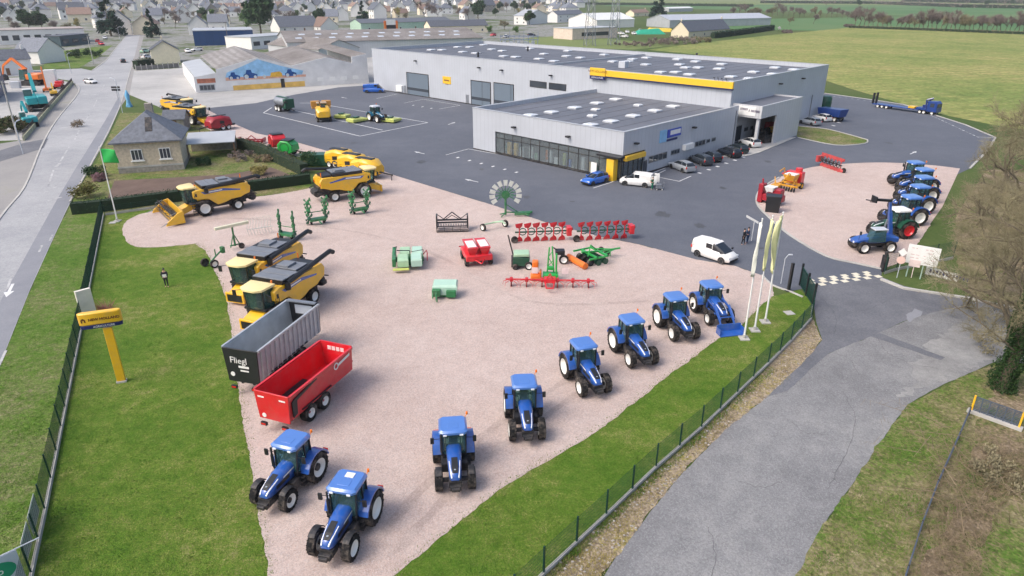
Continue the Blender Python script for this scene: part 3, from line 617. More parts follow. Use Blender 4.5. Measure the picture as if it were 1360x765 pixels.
# ================================================================ generic buildings
M_SLATE = mat('slate_roof',(.14,.155,.185),.7,0,0,.25,2,.25,12,rnd=.25)
M_SLATED = mat('dark_slate_roof',(.085,.095,.115),.7,0,0,.3,2,.25,12,rnd=.2)
M_TILE = mat('brown_tile_roof',(.22,.15,.12),.8,0,0,.25,2,.25,12,rnd=.2)
M_RENDER = mat('white_render',(.78,.765,.73),.85,0,0,.04,rnd=.06)
M_CREAMW = mat('cream_render',(.78,.69,.52),.85,0,0,.06,rnd=.1)
M_STONE = mat('grey_rubble_stone',(.30,.275,.24),.9,0,0,.25,2.5,.4,6)
M_METALR = mat('pale_sheet_roof',(.46,.48,.50),.5,.2,0,.08,.3)
M_FIBRE = ground_mat('weathered_fibre_cement',[(.36,(.18,.17,.165)),(.5,(.28,.268,.26)),(.64,(.38,.37,.36))],.09,.7,3,rough=.9,bump=.2,stripes=(0,.16,.5,(.16,.145,.14)))
M_BROWNR = ground_mat('brown_fibre_roof',[(.36,(.15,.135,.125)),(.5,(.215,.198,.188)),(.64,(.29,.275,.265))],.1,.8,3,rough=.9,bump=.2)
def house(name,label,loc,rz,w,d,h,rh,wm,rm,group=None,hip=0,wins=3,chim=1,cat='house',door=True,over=.35):
    """w along local x (front faces -y), d deep; ridge along x"""
    t=thing(name,label,cat,loc,rz,group); mb=MB(); W=w/2; D=d/2
    if hip: mb.box(-W,W,-D,D,0,h)
    else: mb.add([(-W,-D,0),(W,-D,0),(W,D,0),(-W,D,0),(-W,-D,h),(W,-D,h),(W,D,h),(-W,D,h),(-W,0,h+rh),(W,0,h+rh)],[(0,1,5,4),(2,3,7,6),(1,2,6,9,5),(3,0,4,8,7),(4,5,9,8),(6,7,8,9),(0,3,2,1)])
    mb.build('wall',wm,t,smooth=0)
    r=MB(); o=over; s=rh/D; e=h-o*s; th=.14
    if hip:
        hx=min(W-.2,D*hip); z=h+rh
        lo=[(-W-o,-D-o,e),(W+o,-D-o,e),(W+o,D+o,e),(-W-o,D+o,e)]; up=[(-W+hx,0,z+.05),(W-hx,0,z+.05)]
        v=lo+[(a,b,c+th) for a,b,c in lo]+up; r.add(v,[(0,3,2,1),(0,1,5,4),(1,2,6,5),(2,3,7,6),(3,0,4,7),(4,5,9,8),(5,6,9),(6,7,8,9),(7,4,8)])
    else:
        for sg in (-1,1):
            a=(-W-o,sg*(D+o),e); b=(W+o,sg*(D+o),e); c=(W+o,0,h+rh); dd=(-W-o,0,h+rh)
            up=lambda p:(p[0],p[1],p[2]+th); lo2=lambda p:(p[0],p[1],p[2]+.012)
            r.add([lo2(a),lo2(b),lo2(c),lo2(dd),up(a),up(b),up(c),up(dd)],[(0,1,2,3),(4,5,6,7),(0,1,5,4),(1,2,6,5),(2,3,7,6),(3,0,4,7)])
    rf=r.build('roof',rm,t,smooth=0)
    for k in range(chim):
        x=(W-.6)*(1 if k==0 else -1); x = x*.5 if hip else x
        MB().box(x-.35,x+.35,-.3,.3,h+rh-.7,h+rh+1.0).box(x-.22,x+.22,-.18,.18,h+rh+1.0,h+rh+1.35).build('chimney',wm,rf,smooth=0)
    for sgn in (-1,1):
        for k in range(wins):
            x=-W+w*(k+.5)/max(1,wins); y=sgn*D
            for lev in range(max(1,int(h//2.6))):
                z=lev*2.7+.95
                if sgn<0 and door and k==wins//2 and lev==0:
                    dr=MB().box(x-.5,x+.5,y-.06,y-.003,.05,2.15).build('door',BROWN,t,smooth=0); continue
                fr=MB().box(x-.6,x+.6,min(y,y+sgn*.07)+(.003 if sgn>0 else 0),max(y,y+sgn*.07)-(.003 if sgn<0 else 0),z,z+1.3).build('window',WHITE,t,smooth=0)
                yy=y+sgn*.07; MB().box(x-.5,x+.5,min(yy,yy+sgn*.02),max(yy,yy+sgn*.02)+0,z+.1,z+1.2).build('pane',PANE,fr,smooth=0)
    return t
def base(fl,fr_):      # front base corners in the photo -> centre of front, width, angle
    a,b=G(*fl),G(*fr_); return (a+b)/2,(b-a).length,math.atan2((b-a).y,(b-a).x)
def bld(name,label,fl,fr_,d,h,rh,wm,rm,gable=False,**k):
    c,w,a=base(fl,fr_); n=Vector((-math.sin(a),math.cos(a),0))
    if gable: return house(name,label,c+n*d/2,a+math.pi/2,d,w,h,rh,wm,rm,**k)
    return house(name,label,c+n*d/2,a,w,d,h,rh,wm,rm,**k)

# the stone house with slate hip roof
c,wd,an=base((159,231),(245,225)); dn=Vector((-math.sin(an),math.cos(an),0)); D_=8.6
hs=thing('stone_house','small stone house with pointed slate hip roof beside the main road','house',c+dn*D_/2,an); W=wd/2; D=D_/2; hh=4.4
MB().box(-W,W,-D,D,0,hh).build('wall',mat('sandy_stone_wall',(.54,.46,.35),.9,0,0,.2,3,.5,5),hs,smooth=0)
MB().box(-W-.05,W+.05,-D-.05,D+.05,0,.75).build('stone_base',M_STONE,hs,smooth=0)
MB().box(-W-.08,W+.08,-D-.08,-D-.051,.75,1.0).build('base_band',CONC,hs,smooth=0)
o=.5; lo=[(-W-o,-D-o,hh-.15),(W+o,-D-o,hh-.15),(W+o,D+o,hh-.15),(-W-o,D+o,hh-.15)]
rf=MB().add(lo+[(a,b,z+.2) for a,b,z in lo]+[(0,-1.2,hh+3.6),(0,1.2,hh+3.6)],[(0,3,2,1),(0,1,5,4),(1,2,6,5),(2,3,7,6),(3,0,4,7),(4,5,8),(5,6,9,8),(6,7,9),(7,4,8,9)]).build('roof',M_SLATE,hs,smooth=0)
MB().box(-.25,.75,1.4,2.4,hh+2.4,hh+4.4).build('chimney',M_STONE,rf,bevel=.03)
sl=3.45/(D+o-1.2)
def on_slope(y): return hh+.05+ (y+D+o)*sl
MB().add([(.05,-3.6,on_slope(-3.6)+.14),(.95,-3.6,on_slope(-3.6)+.14),(.95,-1.9,on_slope(-1.9)+.14),(.05,-1.9,on_slope(-1.9)+.14),(.05,-3.6,on_slope(-3.6)-.1),(.95,-3.6,on_slope(-3.6)-.1),(.95,-1.9,on_slope(-1.9)-.1),(.05,-1.9,on_slope(-1.9)-.1)],[(0,1,2,3),(4,7,6,5),(0,4,5,1),(1,5,6,2),(2,6,7,3),(3,7,4,0)]).build('roof_window',DARK,rf,smooth=0)
for x in (-W*.36,W*.5):
    f=MB().box(x-.75,x+.75,-D-.1,-D-.003,1.75,3.35).build('window',WHITE,hs,bevel=.02); MB().box(x-.9,x+.9,-D-.2,-D-.003,1.6,1.748).build('sill',WHITE,f,smooth=0)
    for k in (-1,0,1): MB().box(x+k*.46-.19,x+k*.46+.19,-D-.115,-D-.101,1.87,3.23).build('pane',PANE,f,smooth=0)
# sheet roofed carport beside it
c=G(284,205); cp=thing('carport','white corrugated carport roof on posts beside the stone house','carport',c,an)
MB().add([(-3.6,-3,2.3),(3.6,-3,2.3),(3.6,3.5,2.9),(-3.6,3.5,2.9),(-3.6,-3,2.42),(3.6,-3,2.42),(3.6,3.5,3.02),(-3.6,3.5,3.02)],[(0,3,2,1),(4,5,6,7),(0,1,5,4),(1,2,6,5),(2,3,7,6),(3,0,4,7)]).build('roof',M_METALR,cp,smooth=0)
for x,y in ((-3.4,-2.8),(3.4,-2.8),(3.4,3.2),(-3.4,3.2)): MB().box(x-.08,x+.08,y-.08,y+.08,0,2.35).build('post',BROWN,cp,smooth=0)
MB().box(-3.4,3.4,3.0,3.15,.1,2.7).build('wall',M_STONE,cp,smooth=0)
# low dark shed behind the house
bld('garden_shed','low dark slate roofed shed behind the stone house roof',(220,176),(246,175),5,2.4,1.2,M_STONE,M_SLATED,wins=1,chim=0,cat='shed')

# ---------------------------------------------------------------- old warehouse with painted front
FL,FR=G(261,123.5),G(490,110); e=(FR-FL); L=e.length; ang=math.atan2(e.y,e.x)
wh=thing('old_warehouse','old warehouse with two weathered gable roofs and a painted harvest mural on its pale front','warehouse',FL,ang)
DP=46
def facez(t):
    P=[(0,3.9),(5.5,4.7),(5.51,5.5),(16,8.0),(24.5,5.6),(34,7.4),(41,5.6),(41.01,7.2),(L,7.8)]
    for (a,za),(b,zb) in zip(P,P[1:]):
        if t<=b: return za+(zb-za)*(t-a)/(b-a)
    return P[-1][1]
ks=[0,5.5,5.52,16,24.5,34,41,41.02,L]
prof=[(0,0)]+[(L,0)]+[(t,facez(t)) for t in ks[::-1]]
w=MB(); w.prism(prof,0,.35); w.box(0,.29,.35,DP,0,3.6); w.box(L-.3,L,.35,DP,0,6.9); w.build('wall',mat('patched_pale_wall',(.68,.675,.67),.85,0,0,.12,.35),wh,smooth=0)
def slope(a,b,za,zb,m,nm='roof',y0=.36):
    return MB().add([(a,y0,za),(b,y0,zb),(b,DP,zb),(a,DP,za),(a,y0,za+.15),(b,y0,zb+.15),(b,DP,zb+.15),(a,DP,za+.15)],[(0,3,2,1),(4,5,6,7),(0,1,5,4),(1,2,6,5),(2,3,7,6),(3,0,4,7)]).build(nm,m,wh,smooth=0)
slope(0.3,5.4,3.7,4.5,M_METALR); slope(5.6,16,5.45,7.9,M_FIBRE); slope(16.01,24.4,7.9,5.5,M_FIBRE); slope(24.6,34,5.5,7.3,M_BROWNR); slope(34.01,40.9,7.3,5.5,M_BROWNR); slope(41.1,L,7.1,7.7,M_BROWNR)
# painted mural: sky, machines, straw band (a flat painting on the wall)
msky=mat('mural_sky_blue',(.28,.52,.76),.8,0,0,.25,.5); 
MB().add([(7.5,-.02,3.4),(27,-.02,3.2),(27.5,-.02,4.2),(22,-.02,5.6),(16,-.02,7.6),(12,-.02,6.0),(8,-.02,4.6)],[tuple(range(7))]).build('mural_sky',msky,wh,smooth=0)
MB().add([(7.5,-.03,2.6),(28,-.03,2.6),(28,-.03,3.2),(7.5,-.03,3.4)],[(0,1,2,3)]).build('mural_ground',mat('mural_straw',(.62,.36,.26),.8,0,0,.3,1),wh,smooth=0)
MB().add([(9,-.03,.1),(27.5,-.03,.1),(27.5,-.03,1.5),(9,-.03,1.3)],[(0,1,2,3)]).build('mural_band',mat('mural_yellow_band',(.72,.46,.12),.8,0,0,.2,.6),wh,smooth=0)
mm=MB()
for x,q in ((8.3,.8),(12.0,1.0),(22.6,.85)):
    mm.add([(x+a*q,-.04,2.95+b*q) for a,b in [(0,0),(3.4,0),(3.5,.9),(2.6,1.25),(2.2,1.3),(2.0,2.1),(.9,2.1),(.6,1.2),(0,.9)]],[tuple(range(9))])
mm.build('mural_machines',mat('mural_navy',(.01,.07,.26),.8,0,0,.4,1.5),wh,smooth=0)
m2=MB()
for x,z,r in ((8.9,3.2,.4),(10.5,3.15,.3),(12.7,3.35,.55),(14.9,3.2,.4),(23.2,3.25,.45),(25.0,3.15,.35),(17.2,3.2,.4)): m2.add([(x+r*math.cos(a*.628),-.05,z+r*math.sin(a*.628)) for a in range(10)],[tuple(range(10))])
m2.build('mural_wheels',mat('mural_pale',(.55,.6,.6),.8,0,0,.2,1.5),wh,smooth=0)
m3=MB(); m3.add([(18.6,-.045,2.95),(21.8,-.045,2.95),(21.8,-.045,3.8),(21.2,-.045,4.3),(19,-.045,4.1)],[tuple(range(5))]); m3.build('mural_combine',mat('mural_yellow',(.7,.4,.05),.8,0,0,.2,1.5),wh,smooth=0)
w=MB(); w.box(.6,5.0,-.03,-.003,2.3,3.4); w.build('faded_sign',mat('faded_brick_red',(.42,.15,.09),.8,0,0,.35,1.5),wh,smooth=0)
f=MB().box(.9,4.6,-.08,-.003,.5,1.9).build('window',GREY,wh,smooth=0)
for k in range(4): MB().box(1.05+k*.88,1.8+k*.88,-.095,-.081,.65,1.75).build('pane',PANE,f,smooth=0)
MB().box(21.2,22.2,-.06,-.003,.1,2.4).build('door',DARK,wh,smooth=0)
for k in range(4): MB().box(31+k*3.3,32.6+k*3.3,-.06,-.003,1.2,2.2).build('window',WHITE,wh,smooth=0)
# second gable hall further back, and the long shed with skylights
bld('pale_gable_hall','pale grey hall with low pointed gable behind the old warehouse',(425,84),(478,80),40,4.6,3.0,M_CLADP,M_BROWNR,gable=True,wins=0,chim=0,cat='hall',door=False)
# ================================================================ tractors and machines (x forward)
def plate(mb,a,b,c,d): return mb.add([a,b,c,d],[(0,1,2,3)])
ROOFB=mat('sky_sheen_blue_roof',(.075,.19,.52),.3,0,1,.06)  # tractor blue lightened: the sky's reflection on cab roofs put into the colour
def tractor(label, paint=BLUE, roof=None, rim=RIMW, hub=DARK, loader=False, plaque=False, fender=True, group=None, fr=.62, rr=.88, name='tractor', cab_low=0, mud=True):
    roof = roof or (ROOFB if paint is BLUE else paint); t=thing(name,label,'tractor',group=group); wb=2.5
    xr,xf=-1.1,1.4
    for s in (-1,1):
        wheel(t,(xr,s*.92,rr),rr,.54,rim,hub=hub); wheel(t,(xf,s*.88,fr),fr,.44,rim,hub=hub)
    ch=MB(); ch.box(-1.7,2.0,-.24,.24,.62,1.05).cyl((xr,-.95,rr),(xr,.95,rr),.17).cyl((xf,-.75,fr),(xf,.75,fr),.13).box(1.6,2.15,-.35,.35,.62,1.0).box(-.35,.65,-.72,-.3,.5,1.02).box(-.35,.65,.3,.72,.5,1.02)
    for z in (.42,.68,.94): ch.box(-.5,.05,.62,.92,z,z+.04)
    for s in (-1,1): ch.tube([(-1.6,s*.42,.7),(-2.2,s*.42,.55),(-2.2,s*.42,.75)],.045).tube([(-1.55,s*.3,1.3),(-2.0,s*.42,1.2),(-2.1,s*.42,.6)],.03)
    ch.build('chassis',DARK,t)
    # bonnet: curved, narrowing to the nose
    st=[(-.05,.42,1.0,1.86),(.5,.40,1.0,1.80),(1.1,.37,.98,1.70),(1.6,.34,.97,1.58),(1.95,.31,.99,1.44),(2.12,.24,1.06,1.28)]
    bo=MB().loft([ring(x,w,z0,z1,.14,.05) for x,w,z0,z1 in st]).build('bonnet',paint,t,smooth=50)
    g=MB(); g.add([(1.05,-.17,1.735),(1.05,.17,1.735),(1.6,.16,1.60),(1.6,-.16,1.60)],[(0,1,2,3)]); 
    g.loft([[(1.0,-.16,1.70),(1.0,.16,1.70),(1.0,.16,1.735),(1.0,-.16,1.735)],[(1.62,-.19,1.56),(1.62,.19,1.56),(1.62,.19,1.60),(1.62,-.19,1.60)],[(1.96,-.15,1.41),(1.96,.15,1.41),(1.96,.15,1.465),(1.96,-.15,1.465)]])
    for s in (-1,1): g.add([(.45,s*.408,1.25),(1.5,s*.36,1.2),(1.5,s*.365,1.42),(.45,s*.41,1.5)],[(0,1,2,3)])
    g.build('grille',BLACK,bo,smooth=0)
    for s in (-1,1): MB().add([(.05,s*.43,1.56),(.95,s*.405,1.52),(.9,s*.405,1.60),(.05,s*.43,1.66)],[(0,1,2,3)]).build('side_decal',WHITE,bo,smooth=0,fixn=False)
    MB().lathe([(.01,0),(.055,0),(.055,.012),(.01,.012)],(1.80,0,1.535),'z',10).build('badge',SILVER,bo)
    for s in (-1,1):
        MB().loft([[(1.2,s*.27,1.66),(1.2,s*.30,1.66),(1.2,s*.31,1.63),(1.2,s*.28,1.63)],[(1.95,s*.20,1.43),(1.95,s*.24,1.43),(1.95,s*.26,1.39),(1.95,s*.22,1.39)],[(2.13,s*.15,1.28),(2.13,s*.2,1.28),(2.14,s*.22,1.24),(2.14,s*.17,1.24)]]).build('headlight',LAMPW,t)
    # cab
    zt=2.72-cab_low
    cb=MB(); xs=(-1.15,.12); yb=.66; yt=.70
    def post(x0,y0,z0,x1,y1,z1,w=.05): cb.cyl((x0,y0,z0),(x1,y1,z1),w,w,4)
    for s in (-1,1):
        post(.12,s*yb,1.2,-.02,s*yt,zt); post(-.62,s*(yb+.06),1.3,-.62,s*yt,zt); post(-1.2,s*yb,1.55,-1.12,s*yt,zt); post(.12,s*yb,1.2,-.62,s*(yb+.06),1.25,.035); post(-.62,s*.72,1.3,-1.2,s*yb,1.6,.035)
    post(-1.2,-yb,1.6,-1.2,yb,1.6); post(.1,-yb,1.25,.1,yb,1.25)
    cb.box(-1.15,.1,-.62,.62,1.0,1.22)
    cb.build('cab_frame',BLACK,t)
    gl=MB(); gl.loft([[(.08,-.64,1.22),(.08,.64,1.22),(-.6,.68,1.25),(-1.17,.62,1.6),(-1.17,-.62,1.6),(-.6,-.68,1.25)],[(-.04,-.67,zt),(-.04,.67,zt),(-.6,.68,zt),(-1.1,.67,zt),(-1.1,-.67,zt),(-.6,-.68,zt)]]); gl.build('cab_glass',GLASS,t,smooth=0)
    ro=MB(); ro.loft([[(x*.5-.55 if 0 else cx+ex,wy,z) for cx,ex,wy in [(0,.26,-.62),(0,.26,.62),(0,.12,.78),(0,-1.18,.78),(0,-1.34,.62),(0,-1.34,-.62),(0,-1.18,-.78),(0,.12,-.78)]] for z in (zt,zt+.12)]+[[(x*.86-.08,y*.86,zt+.22) for x,y in [(.26,-.62),(.26,.62),(.12,.78),(-1.18,.78),(-1.34,.62),(-1.34,-.62),(-1.18,-.78),(.12,-.78)]]])
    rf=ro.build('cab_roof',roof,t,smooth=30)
    if plaque: MB().box(-1.05,-.7,-.2,.25,zt+.222,zt+.25).build('roof_plate',WHITE,rf,smooth=0)
    MB().box(-.55,-.1,-.3,.3,zt+.21,zt+.235).build('roof_hatch',roof,rf,bevel=.01)
    for s in (-1,1):
        MB().box(.14,.3,s*.45-.1,s*.45+.1,zt-.05,zt+.05).build('work_lamp',LAMPW,rf,bevel=.01)
    MB().cyl((-1.25,.7,zt+.1),(-1.25,.82,zt+.3),.02,n=6).cyl((-1.25,.82,zt+.3),(-1.25,.82,zt+.45),.07,.06,8).build('beacon',LAMPO,t)
    for s in (-1,1):
        m=MB().tube([(.05,s*.7,2.3),(.12,s*1.12,2.32)],.02,5).box(.08,.16,s*1.16-.1,s*1.16+.1,2.05,2.42); m.build('mirror',BLACK,t)
    if fender:
        for s in (-1,1):
            f=MB(); ri,ro_=rr+.06,rr+.14
            pr=[]; N=10
            a0,a1=R(15),R(165)
            ou=[(xr+ro_*math.cos(a0+(a1-a0)*k/N)*1.02,rr+ro_*math.sin(a0+(a1-a0)*k/N)) for k in range(N+1)]
            inn=[(xr+ri*math.cos(a0+(a1-a0)*k/N)*1.0,rr+ri*math.sin(a0+(a1-a0)*k/N)) for k in range(N+1)]
            y0,y1=(s*.56,s*1.16) if s>0 else (s*1.16,s*.56)
            for k in range(N):
                f.prism([ou[k],ou[k+1],inn[k+1],inn[k]],y0,y1)
            f.prism(inn+[(xr,rr)],min(s*.52,s*.6),max(s*.52,s*.6))
            fe=f.build('fender',paint,t,smooth=40)
            MB().box(xr-ro_-.0,xr-ro_+.05,s*.95-.15,s*.95+.15,rr+.45,rr+.55).build('tail_light',LAMPR,fe,smooth=0)
        for s in (-1,1):
            f=MB(); ro_=fr+.1; ri=fr+.06; N=7; a0,a1=R(55),R(150)
            for k in range(N):
                A_=a0+(a1-a0)*k/N; B_=a0+(a1-a0)*(k+1)/N
                f.prism([(xf+ro_*math.cos(A_),fr+ro_*math.sin(A_)),(xf+ro_*math.cos(B_),fr+ro_*math.sin(B_)),(xf+ri*math.cos(B_),fr+ri*math.sin(B_)),(xf+ri*math.cos(A_),fr+ri*math.sin(A_))],s*.88-.17,s*.88+.17)
            if mud: f.build('front_fender',DARK,t,smooth=40)
    MB().tube([(.3,-.52,1.3),(.3,-.66,1.5),(.3,-.66,2.75)],.055,8).cyl((.3,-.66,1.6),(.3,-.66,2.3),.085,n=8).build('exhaust',BLACK,t)
    MB().cyl((-.5,0,1.25),(-.5,0,1.6),.25,.24,8).box(-.85,-.7,-.24,.24,1.5,2.1).build('driver_seat',DARK,t)
    MB().cyl((-.05,0,1.5),(-.2,0,1.75),.03,n=5).lathe([(.17,-.02),(.2,0),(.17,.02),(.17,-.02)],(-.2,0,1.76),'z',12,False).build('steering_wheel',BLACK,t)
    if loader:
        l=MB()
        for s in (-1,1): 
            l.tube([(.3,s*.62,1.0),(.35,s*.62,1.75),(1.5,s*.6,1.55),(2.6,s*.58,.75),(2.95,s*.58,.3)],.085,4).tube([(.7,s*.7,1.1),(1.9,s*.68,1.15)],.05).tube([(1.6,s*.6,1.75),(2.7,s*.58,1.0)],.04)
        l.cyl((2.3,-.58,1.0),(2.3,.58,1.0),.06,n=6); l.build('loader_arm',paint,t)
        MB().prism([(2.9,.1),(3.7,.02),(3.72,.08),(3.05,.2),(3.0,.75),(2.92,.75)],-1.0,1.0).box(2.92,3.6,-1.02,-.98,.05,.6).box(2.92,3.6,.98,1.02,.05,.6).build('bucket',paint,t,smooth=0)
    else:
        MB().box(2.0,2.35,-.3,.3,.55,.85).box(2.35,2.5,-.22,.22,.6,.8).build('front_linkage',DARK,t,bevel=.03)
    return t

row='blue tractors lined up on the gravel'
T1=tractor('blue tractor with black wheel hubs, leftmost in the front row, nose to the lawn',group=row)
T2=tractor('blue tractor with white plate on its roof, nearest the camera',plaque=True,hub=None,fr=.66,rr=.92,group=row)
T3=tractor('small blue tractor facing straight ahead, third of the front row from the lawn',hub=None,cab_low=.1,fr=.6,rr=.85,group=row)
T4=tractor('x',mud=False,hub=None,fr=.66,rr=.92,group=row); T4['label']='blue tractor facing ahead, fourth of the front row, beside the small tractor'
T5=dup(T4); T5['label']='blue tractor turned half right, fifth of the front row'
T6=dup(T4); T6['label']='blue tractor turned half right, sixth of the front row'
T7=dup(T4); T7['label']='blue tractor beside the one with the front loader'
T8=tractor('blue tractor with front loader and bucket, last of the front row by the flagpoles',loader=True,hub=None,cab_low=.15,fr=.58,rr=.82,group=row)
for t,px,to in [(T1,(385,651),(365,672)),(T2,(460,712),(444,738)),(T3,(604,628),(605,645)),(T4,(697,566),(700,584)),(T5,(778,510),(790,525)),(T6,(841,474),(853,486.5)),(T7,(898,441),(909,452)),(T8,(945,421),(953.5,429))]:
    spot(t,(0.15,0),px,(px,to),s=.97)

row2='blue tractors parked side by side on the gravel island'
U=[]
lab=['blue tractor at the far end of the island row','second blue tractor from the far end of the island row','blue tractor in the middle of the island row','fourth blue tractor from the far end of the island row','blue tractor next to the green tractor with red wheels']
for k,(px,l) in enumerate(zip([(1203,246),(1214,256.5),(1213,268),(1207,281.5),(1195,297)],lab)):
    t=dup(T4); t['label']=l; spot(t,(.1,0),px,(px,(px[0]-30,px[1]+1.2)),l,row2,s=1.1); U.append(t)
GT=tractor('dark green tractor with red wheels and white cab roof on the gravel island',DGREEN,WHITE,RED,hub=None,fr=.62,rr=.92)
spot(GT,(.1,0),(1180,314),((1180,314),(1150,315.5)),s=1.06)

# ---- telehandler with raised boom
th=thing('telehandler','blue telehandler with its boom raised, on the gravel island by the gate','telehandler')
for x in (-1.35,1.35):
    for s in (-1,1): wheel(th,(x,s*.9,.62),.62,.45,RIMW)
MB().box(-2.2,2.1,-.45,.45,.6,1.15).box(-.9,.9,-.9,-.35,.55,1.0).build('chassis',DARK,th,bevel=.05)
MB().loft([ring(x,w,.95,z,.12) for x,w,z in [(-2.3,.6,1.5),(-1.2,.65,1.7),(.5,.65,1.6),(1.6,.6,1.4),(2.2,.5,1.2)]]).build('body',BLUE,th)
cb=MB().loft([[(-.7,.1,1.2),(.95,.1,1.2),(.95,1.0,1.2),(-.7,1.0,1.2)],[(-.6,.1,2.4),(.5,.1,2.4),(.5,.95,2.4),(-.6,.95,2.4)]]).build('cab_glass',GLASS,th,smooth=0)
MB().box(-.75,.6,.05,1.02,2.4,2.52).build('cab_roof',LGREY,cb,bevel=.04)
bm_=MB(); bm_.cyl((-1.9,-.35,1.4),(-1.35,-.35,3.9),.26,.22,4).cyl((-1.4,-.35,3.6),(-1.1,-.35,5.1),.17,.15,4); bm_.build('boom',BLUE,th)
MB().cyl((-1.0,-.35,1.2),(-1.25,-.35,3.1),.09,n=6).build('lift_cylinder',GREY,th)
MB().cyl((-1.2,-.35,5.05),(.5,-.35,5.2),.17,n=4).box(.5,.62,-.8,.1,4.95,5.55).tube([(.6,-.7,5.0),(1.2,-.7,5.1)],.05).tube([(.6,0,5.0),(1.2,0,5.1)],.05).build('carriage',BLACK,th)
MB().cyl((1.9,.62,1.3),(1.95,.75,2.0),.02,n=5).box(1.88,1.98,.7,.92,1.95,2.3).build('mirror',BLACK,th)
for s in (-1,1): MB().box(2.15,2.24,s*.35-.1,s*.35+.1,1.0,1.18).build('headlight',LAMPW,th,smooth=0)
spot(th,(0,.9),(1163,336.5),((1182,336),(1145,337)),s=1.0)

# ---- combine harvesters
def combine(label,header=False,group=None,dark_top=True,cab_roof=CREAM):
    t=thing('combine_harvester',label,'combine',group=group)
    for s in (-1,1): wheel(t,(1.75,s*1.3,.95),.95,.75,RIMW); wheel(t,(-2.05,s*1.15,.66),.66,.5,RIMW)
    MB().box(-3.2,2.4,-.85,.85,.75,1.8).cyl((1.75,-1.2,.95),(1.75,1.2,.95),.22).cyl((-2.05,-1.1,.66),(-2.05,1.1,.66),.15).box(-3.9,-3.0,-.9,.9,1.1,2.0).build('chassis',DARK,t)
    side=[(2.2,2.0),(2.75,2.25),(2.75,3.0),(2.2,3.15),(-3.4,3.15),(-3.75,2.7),(-3.6,1.95),(-2.9,1.75),(-2.5,1.55),(-1.4,1.5),(-.7,1.25),(.2,1.1),(.65,1.5),(1.2,2.0)]
    for s in (-1,1): 
        y0,y1=(1.02,1.42) if s>0 else (-1.42,-1.02)
        p=MB().prism(side,y0,y1).build('side_panel',YEL,t,bevel=.06)
        yy=s*1.425
        q=MB().add([(1.5,yy,2.55),(1.9,yy,2.85),(-.6,yy,2.95),(-2.6,yy,2.55),(-2.5,yy,2.42),(-.6,yy,2.66)],[tuple(range(6))]).build('stripe',BLUE,p,smooth=0)
        MB().add([(1.35,yy+s*.004,2.66),(-.5,yy+s*.004,2.74),(-.5,yy+s*.004,2.86),(1.55,yy+s*.004,2.80)],[(0,1,2,3)]).build('lettering_strip',WHITE,p,smooth=0)
        MB().box(2.35,2.55,s*1.43-.02,s*1.43+.02,2.4,2.75).build('air_vent',BLACK,p,smooth=0)
    MB().box(-3.6,2.3,-1.015,1.015,1.8,3.1).build('body',YEL,t)
    tk=MB(); tk.loft([ring(-3.3,1.1,3.0,3.35,.1),ring(-2.2,1.15,3.0,3.45,.1)]); tk.loft([[(-2.1,-1.35,3.16),(1.7,-1.35,3.16),(1.7,1.35,3.16),(-2.1,1.35,3.16)],[(-2.1,-1.45,3.5),(1.7,-1.45,3.5),(1.7,1.45,3.5),(-2.1,1.45,3.5)]])
    g=tk.build('grain_tank',BLACK,t,smooth=0)
    cvm=mat('grey_tank_cover',(.20,.215,.24),.5,.2,0,.1)
    cv=MB(); 
    for k in range(4): cv.box(-.3+k*.5,.17+k*.5,-1.4,1.4,3.502,3.56+.03*(k%2))
    cv.box(-2.0,-.45,-.9,1.1,3.502,3.62).box(-1.6,-.5,-.8,.3,3.622,3.8)
    cv.build('tank_cover',cvm,g,bevel=.02)
    MB().cyl((1.3,1.55,3.25),(-4.5,1.55,3.85),.2,.2,8).cyl((-4.5,1.55,3.85),(-4.95,1.55,3.6),.21,.2,8).cyl((1.3,1.55,2.7),(1.3,1.55,3.3),.24,n=8).build('unloading_auger',BLACK,t)
    gl=MB().loft([[(2.35,-.95,1.75),(3.35,-.75,1.75),(3.55,-.4,1.75),(3.55,.4,1.75),(3.35,.75,1.75),(2.35,.95,1.75)],[(2.35,-1.0,3.3),(3.5,-.85,3.3),(3.75,-.45,3.3),(3.75,.45,3.3),(3.5,.85,3.3),(2.35,1.0,3.3)]]).build('cab_glass',GLASS,t,smooth=0)
    MB().cyl((3.36,-.78,1.75),(3.5,-.88,3.3),.05,n=4).cyl((3.36,.78,1.75),(3.5,.88,3.3),.05,n=4).cyl((3.56,-.4,1.75),(3.76,-.45,3.3),.02,n=4).box(2.3,3.5,-1,1,1.6,1.76).build('cab_frame',BLACK,gl)
    MB().loft([[(2.2,-1.12,3.3),(3.6,-1.0,3.3),(3.95,-.5,3.3),(3.95,.5,3.3),(3.6,1.0,3.3),(2.2,1.12,3.3)],[(2.2,-1.12,3.48),(3.6,-1.0,3.46),(3.95,-.5,3.44),(3.95,.5,3.44),(3.6,1.0,3.46),(2.2,1.12,3.48)],[(2.4,-.9,3.58),(3.45,-.8,3.55),(3.7,-.4,3.53),(3.7,.4,3.53),(3.45,.8,3.55),(2.4,.9,3.58)]]).build('cab_roof',cab_roof,gl,smooth=30)
    MB().cyl((2.95,0,1.78),(2.95,0,2.2),.25,n=8).box(2.7,2.85,-.25,.25,2.1,2.75).build('driver_seat',DARK,gl)
    fh=MB().loft([[(2.3,-.65,1.0),(2.3,.65,1.0),(2.3,.65,1.75),(2.3,-.65,1.75)],[(4.2,-.75,.35),(4.2,.75,.35),(4.2,.75,1.05),(4.2,-.75,1.05)]]).box(4.2,4.4,-.9,.9,.28,1.15).build('feeder_house',YEL,t,bevel=.04)
    MB().box(4.39,4.43,-.7,.7,.4,1.0).build('feeder_mouth',BLACK,fh,smooth=0)
    ld=MB()
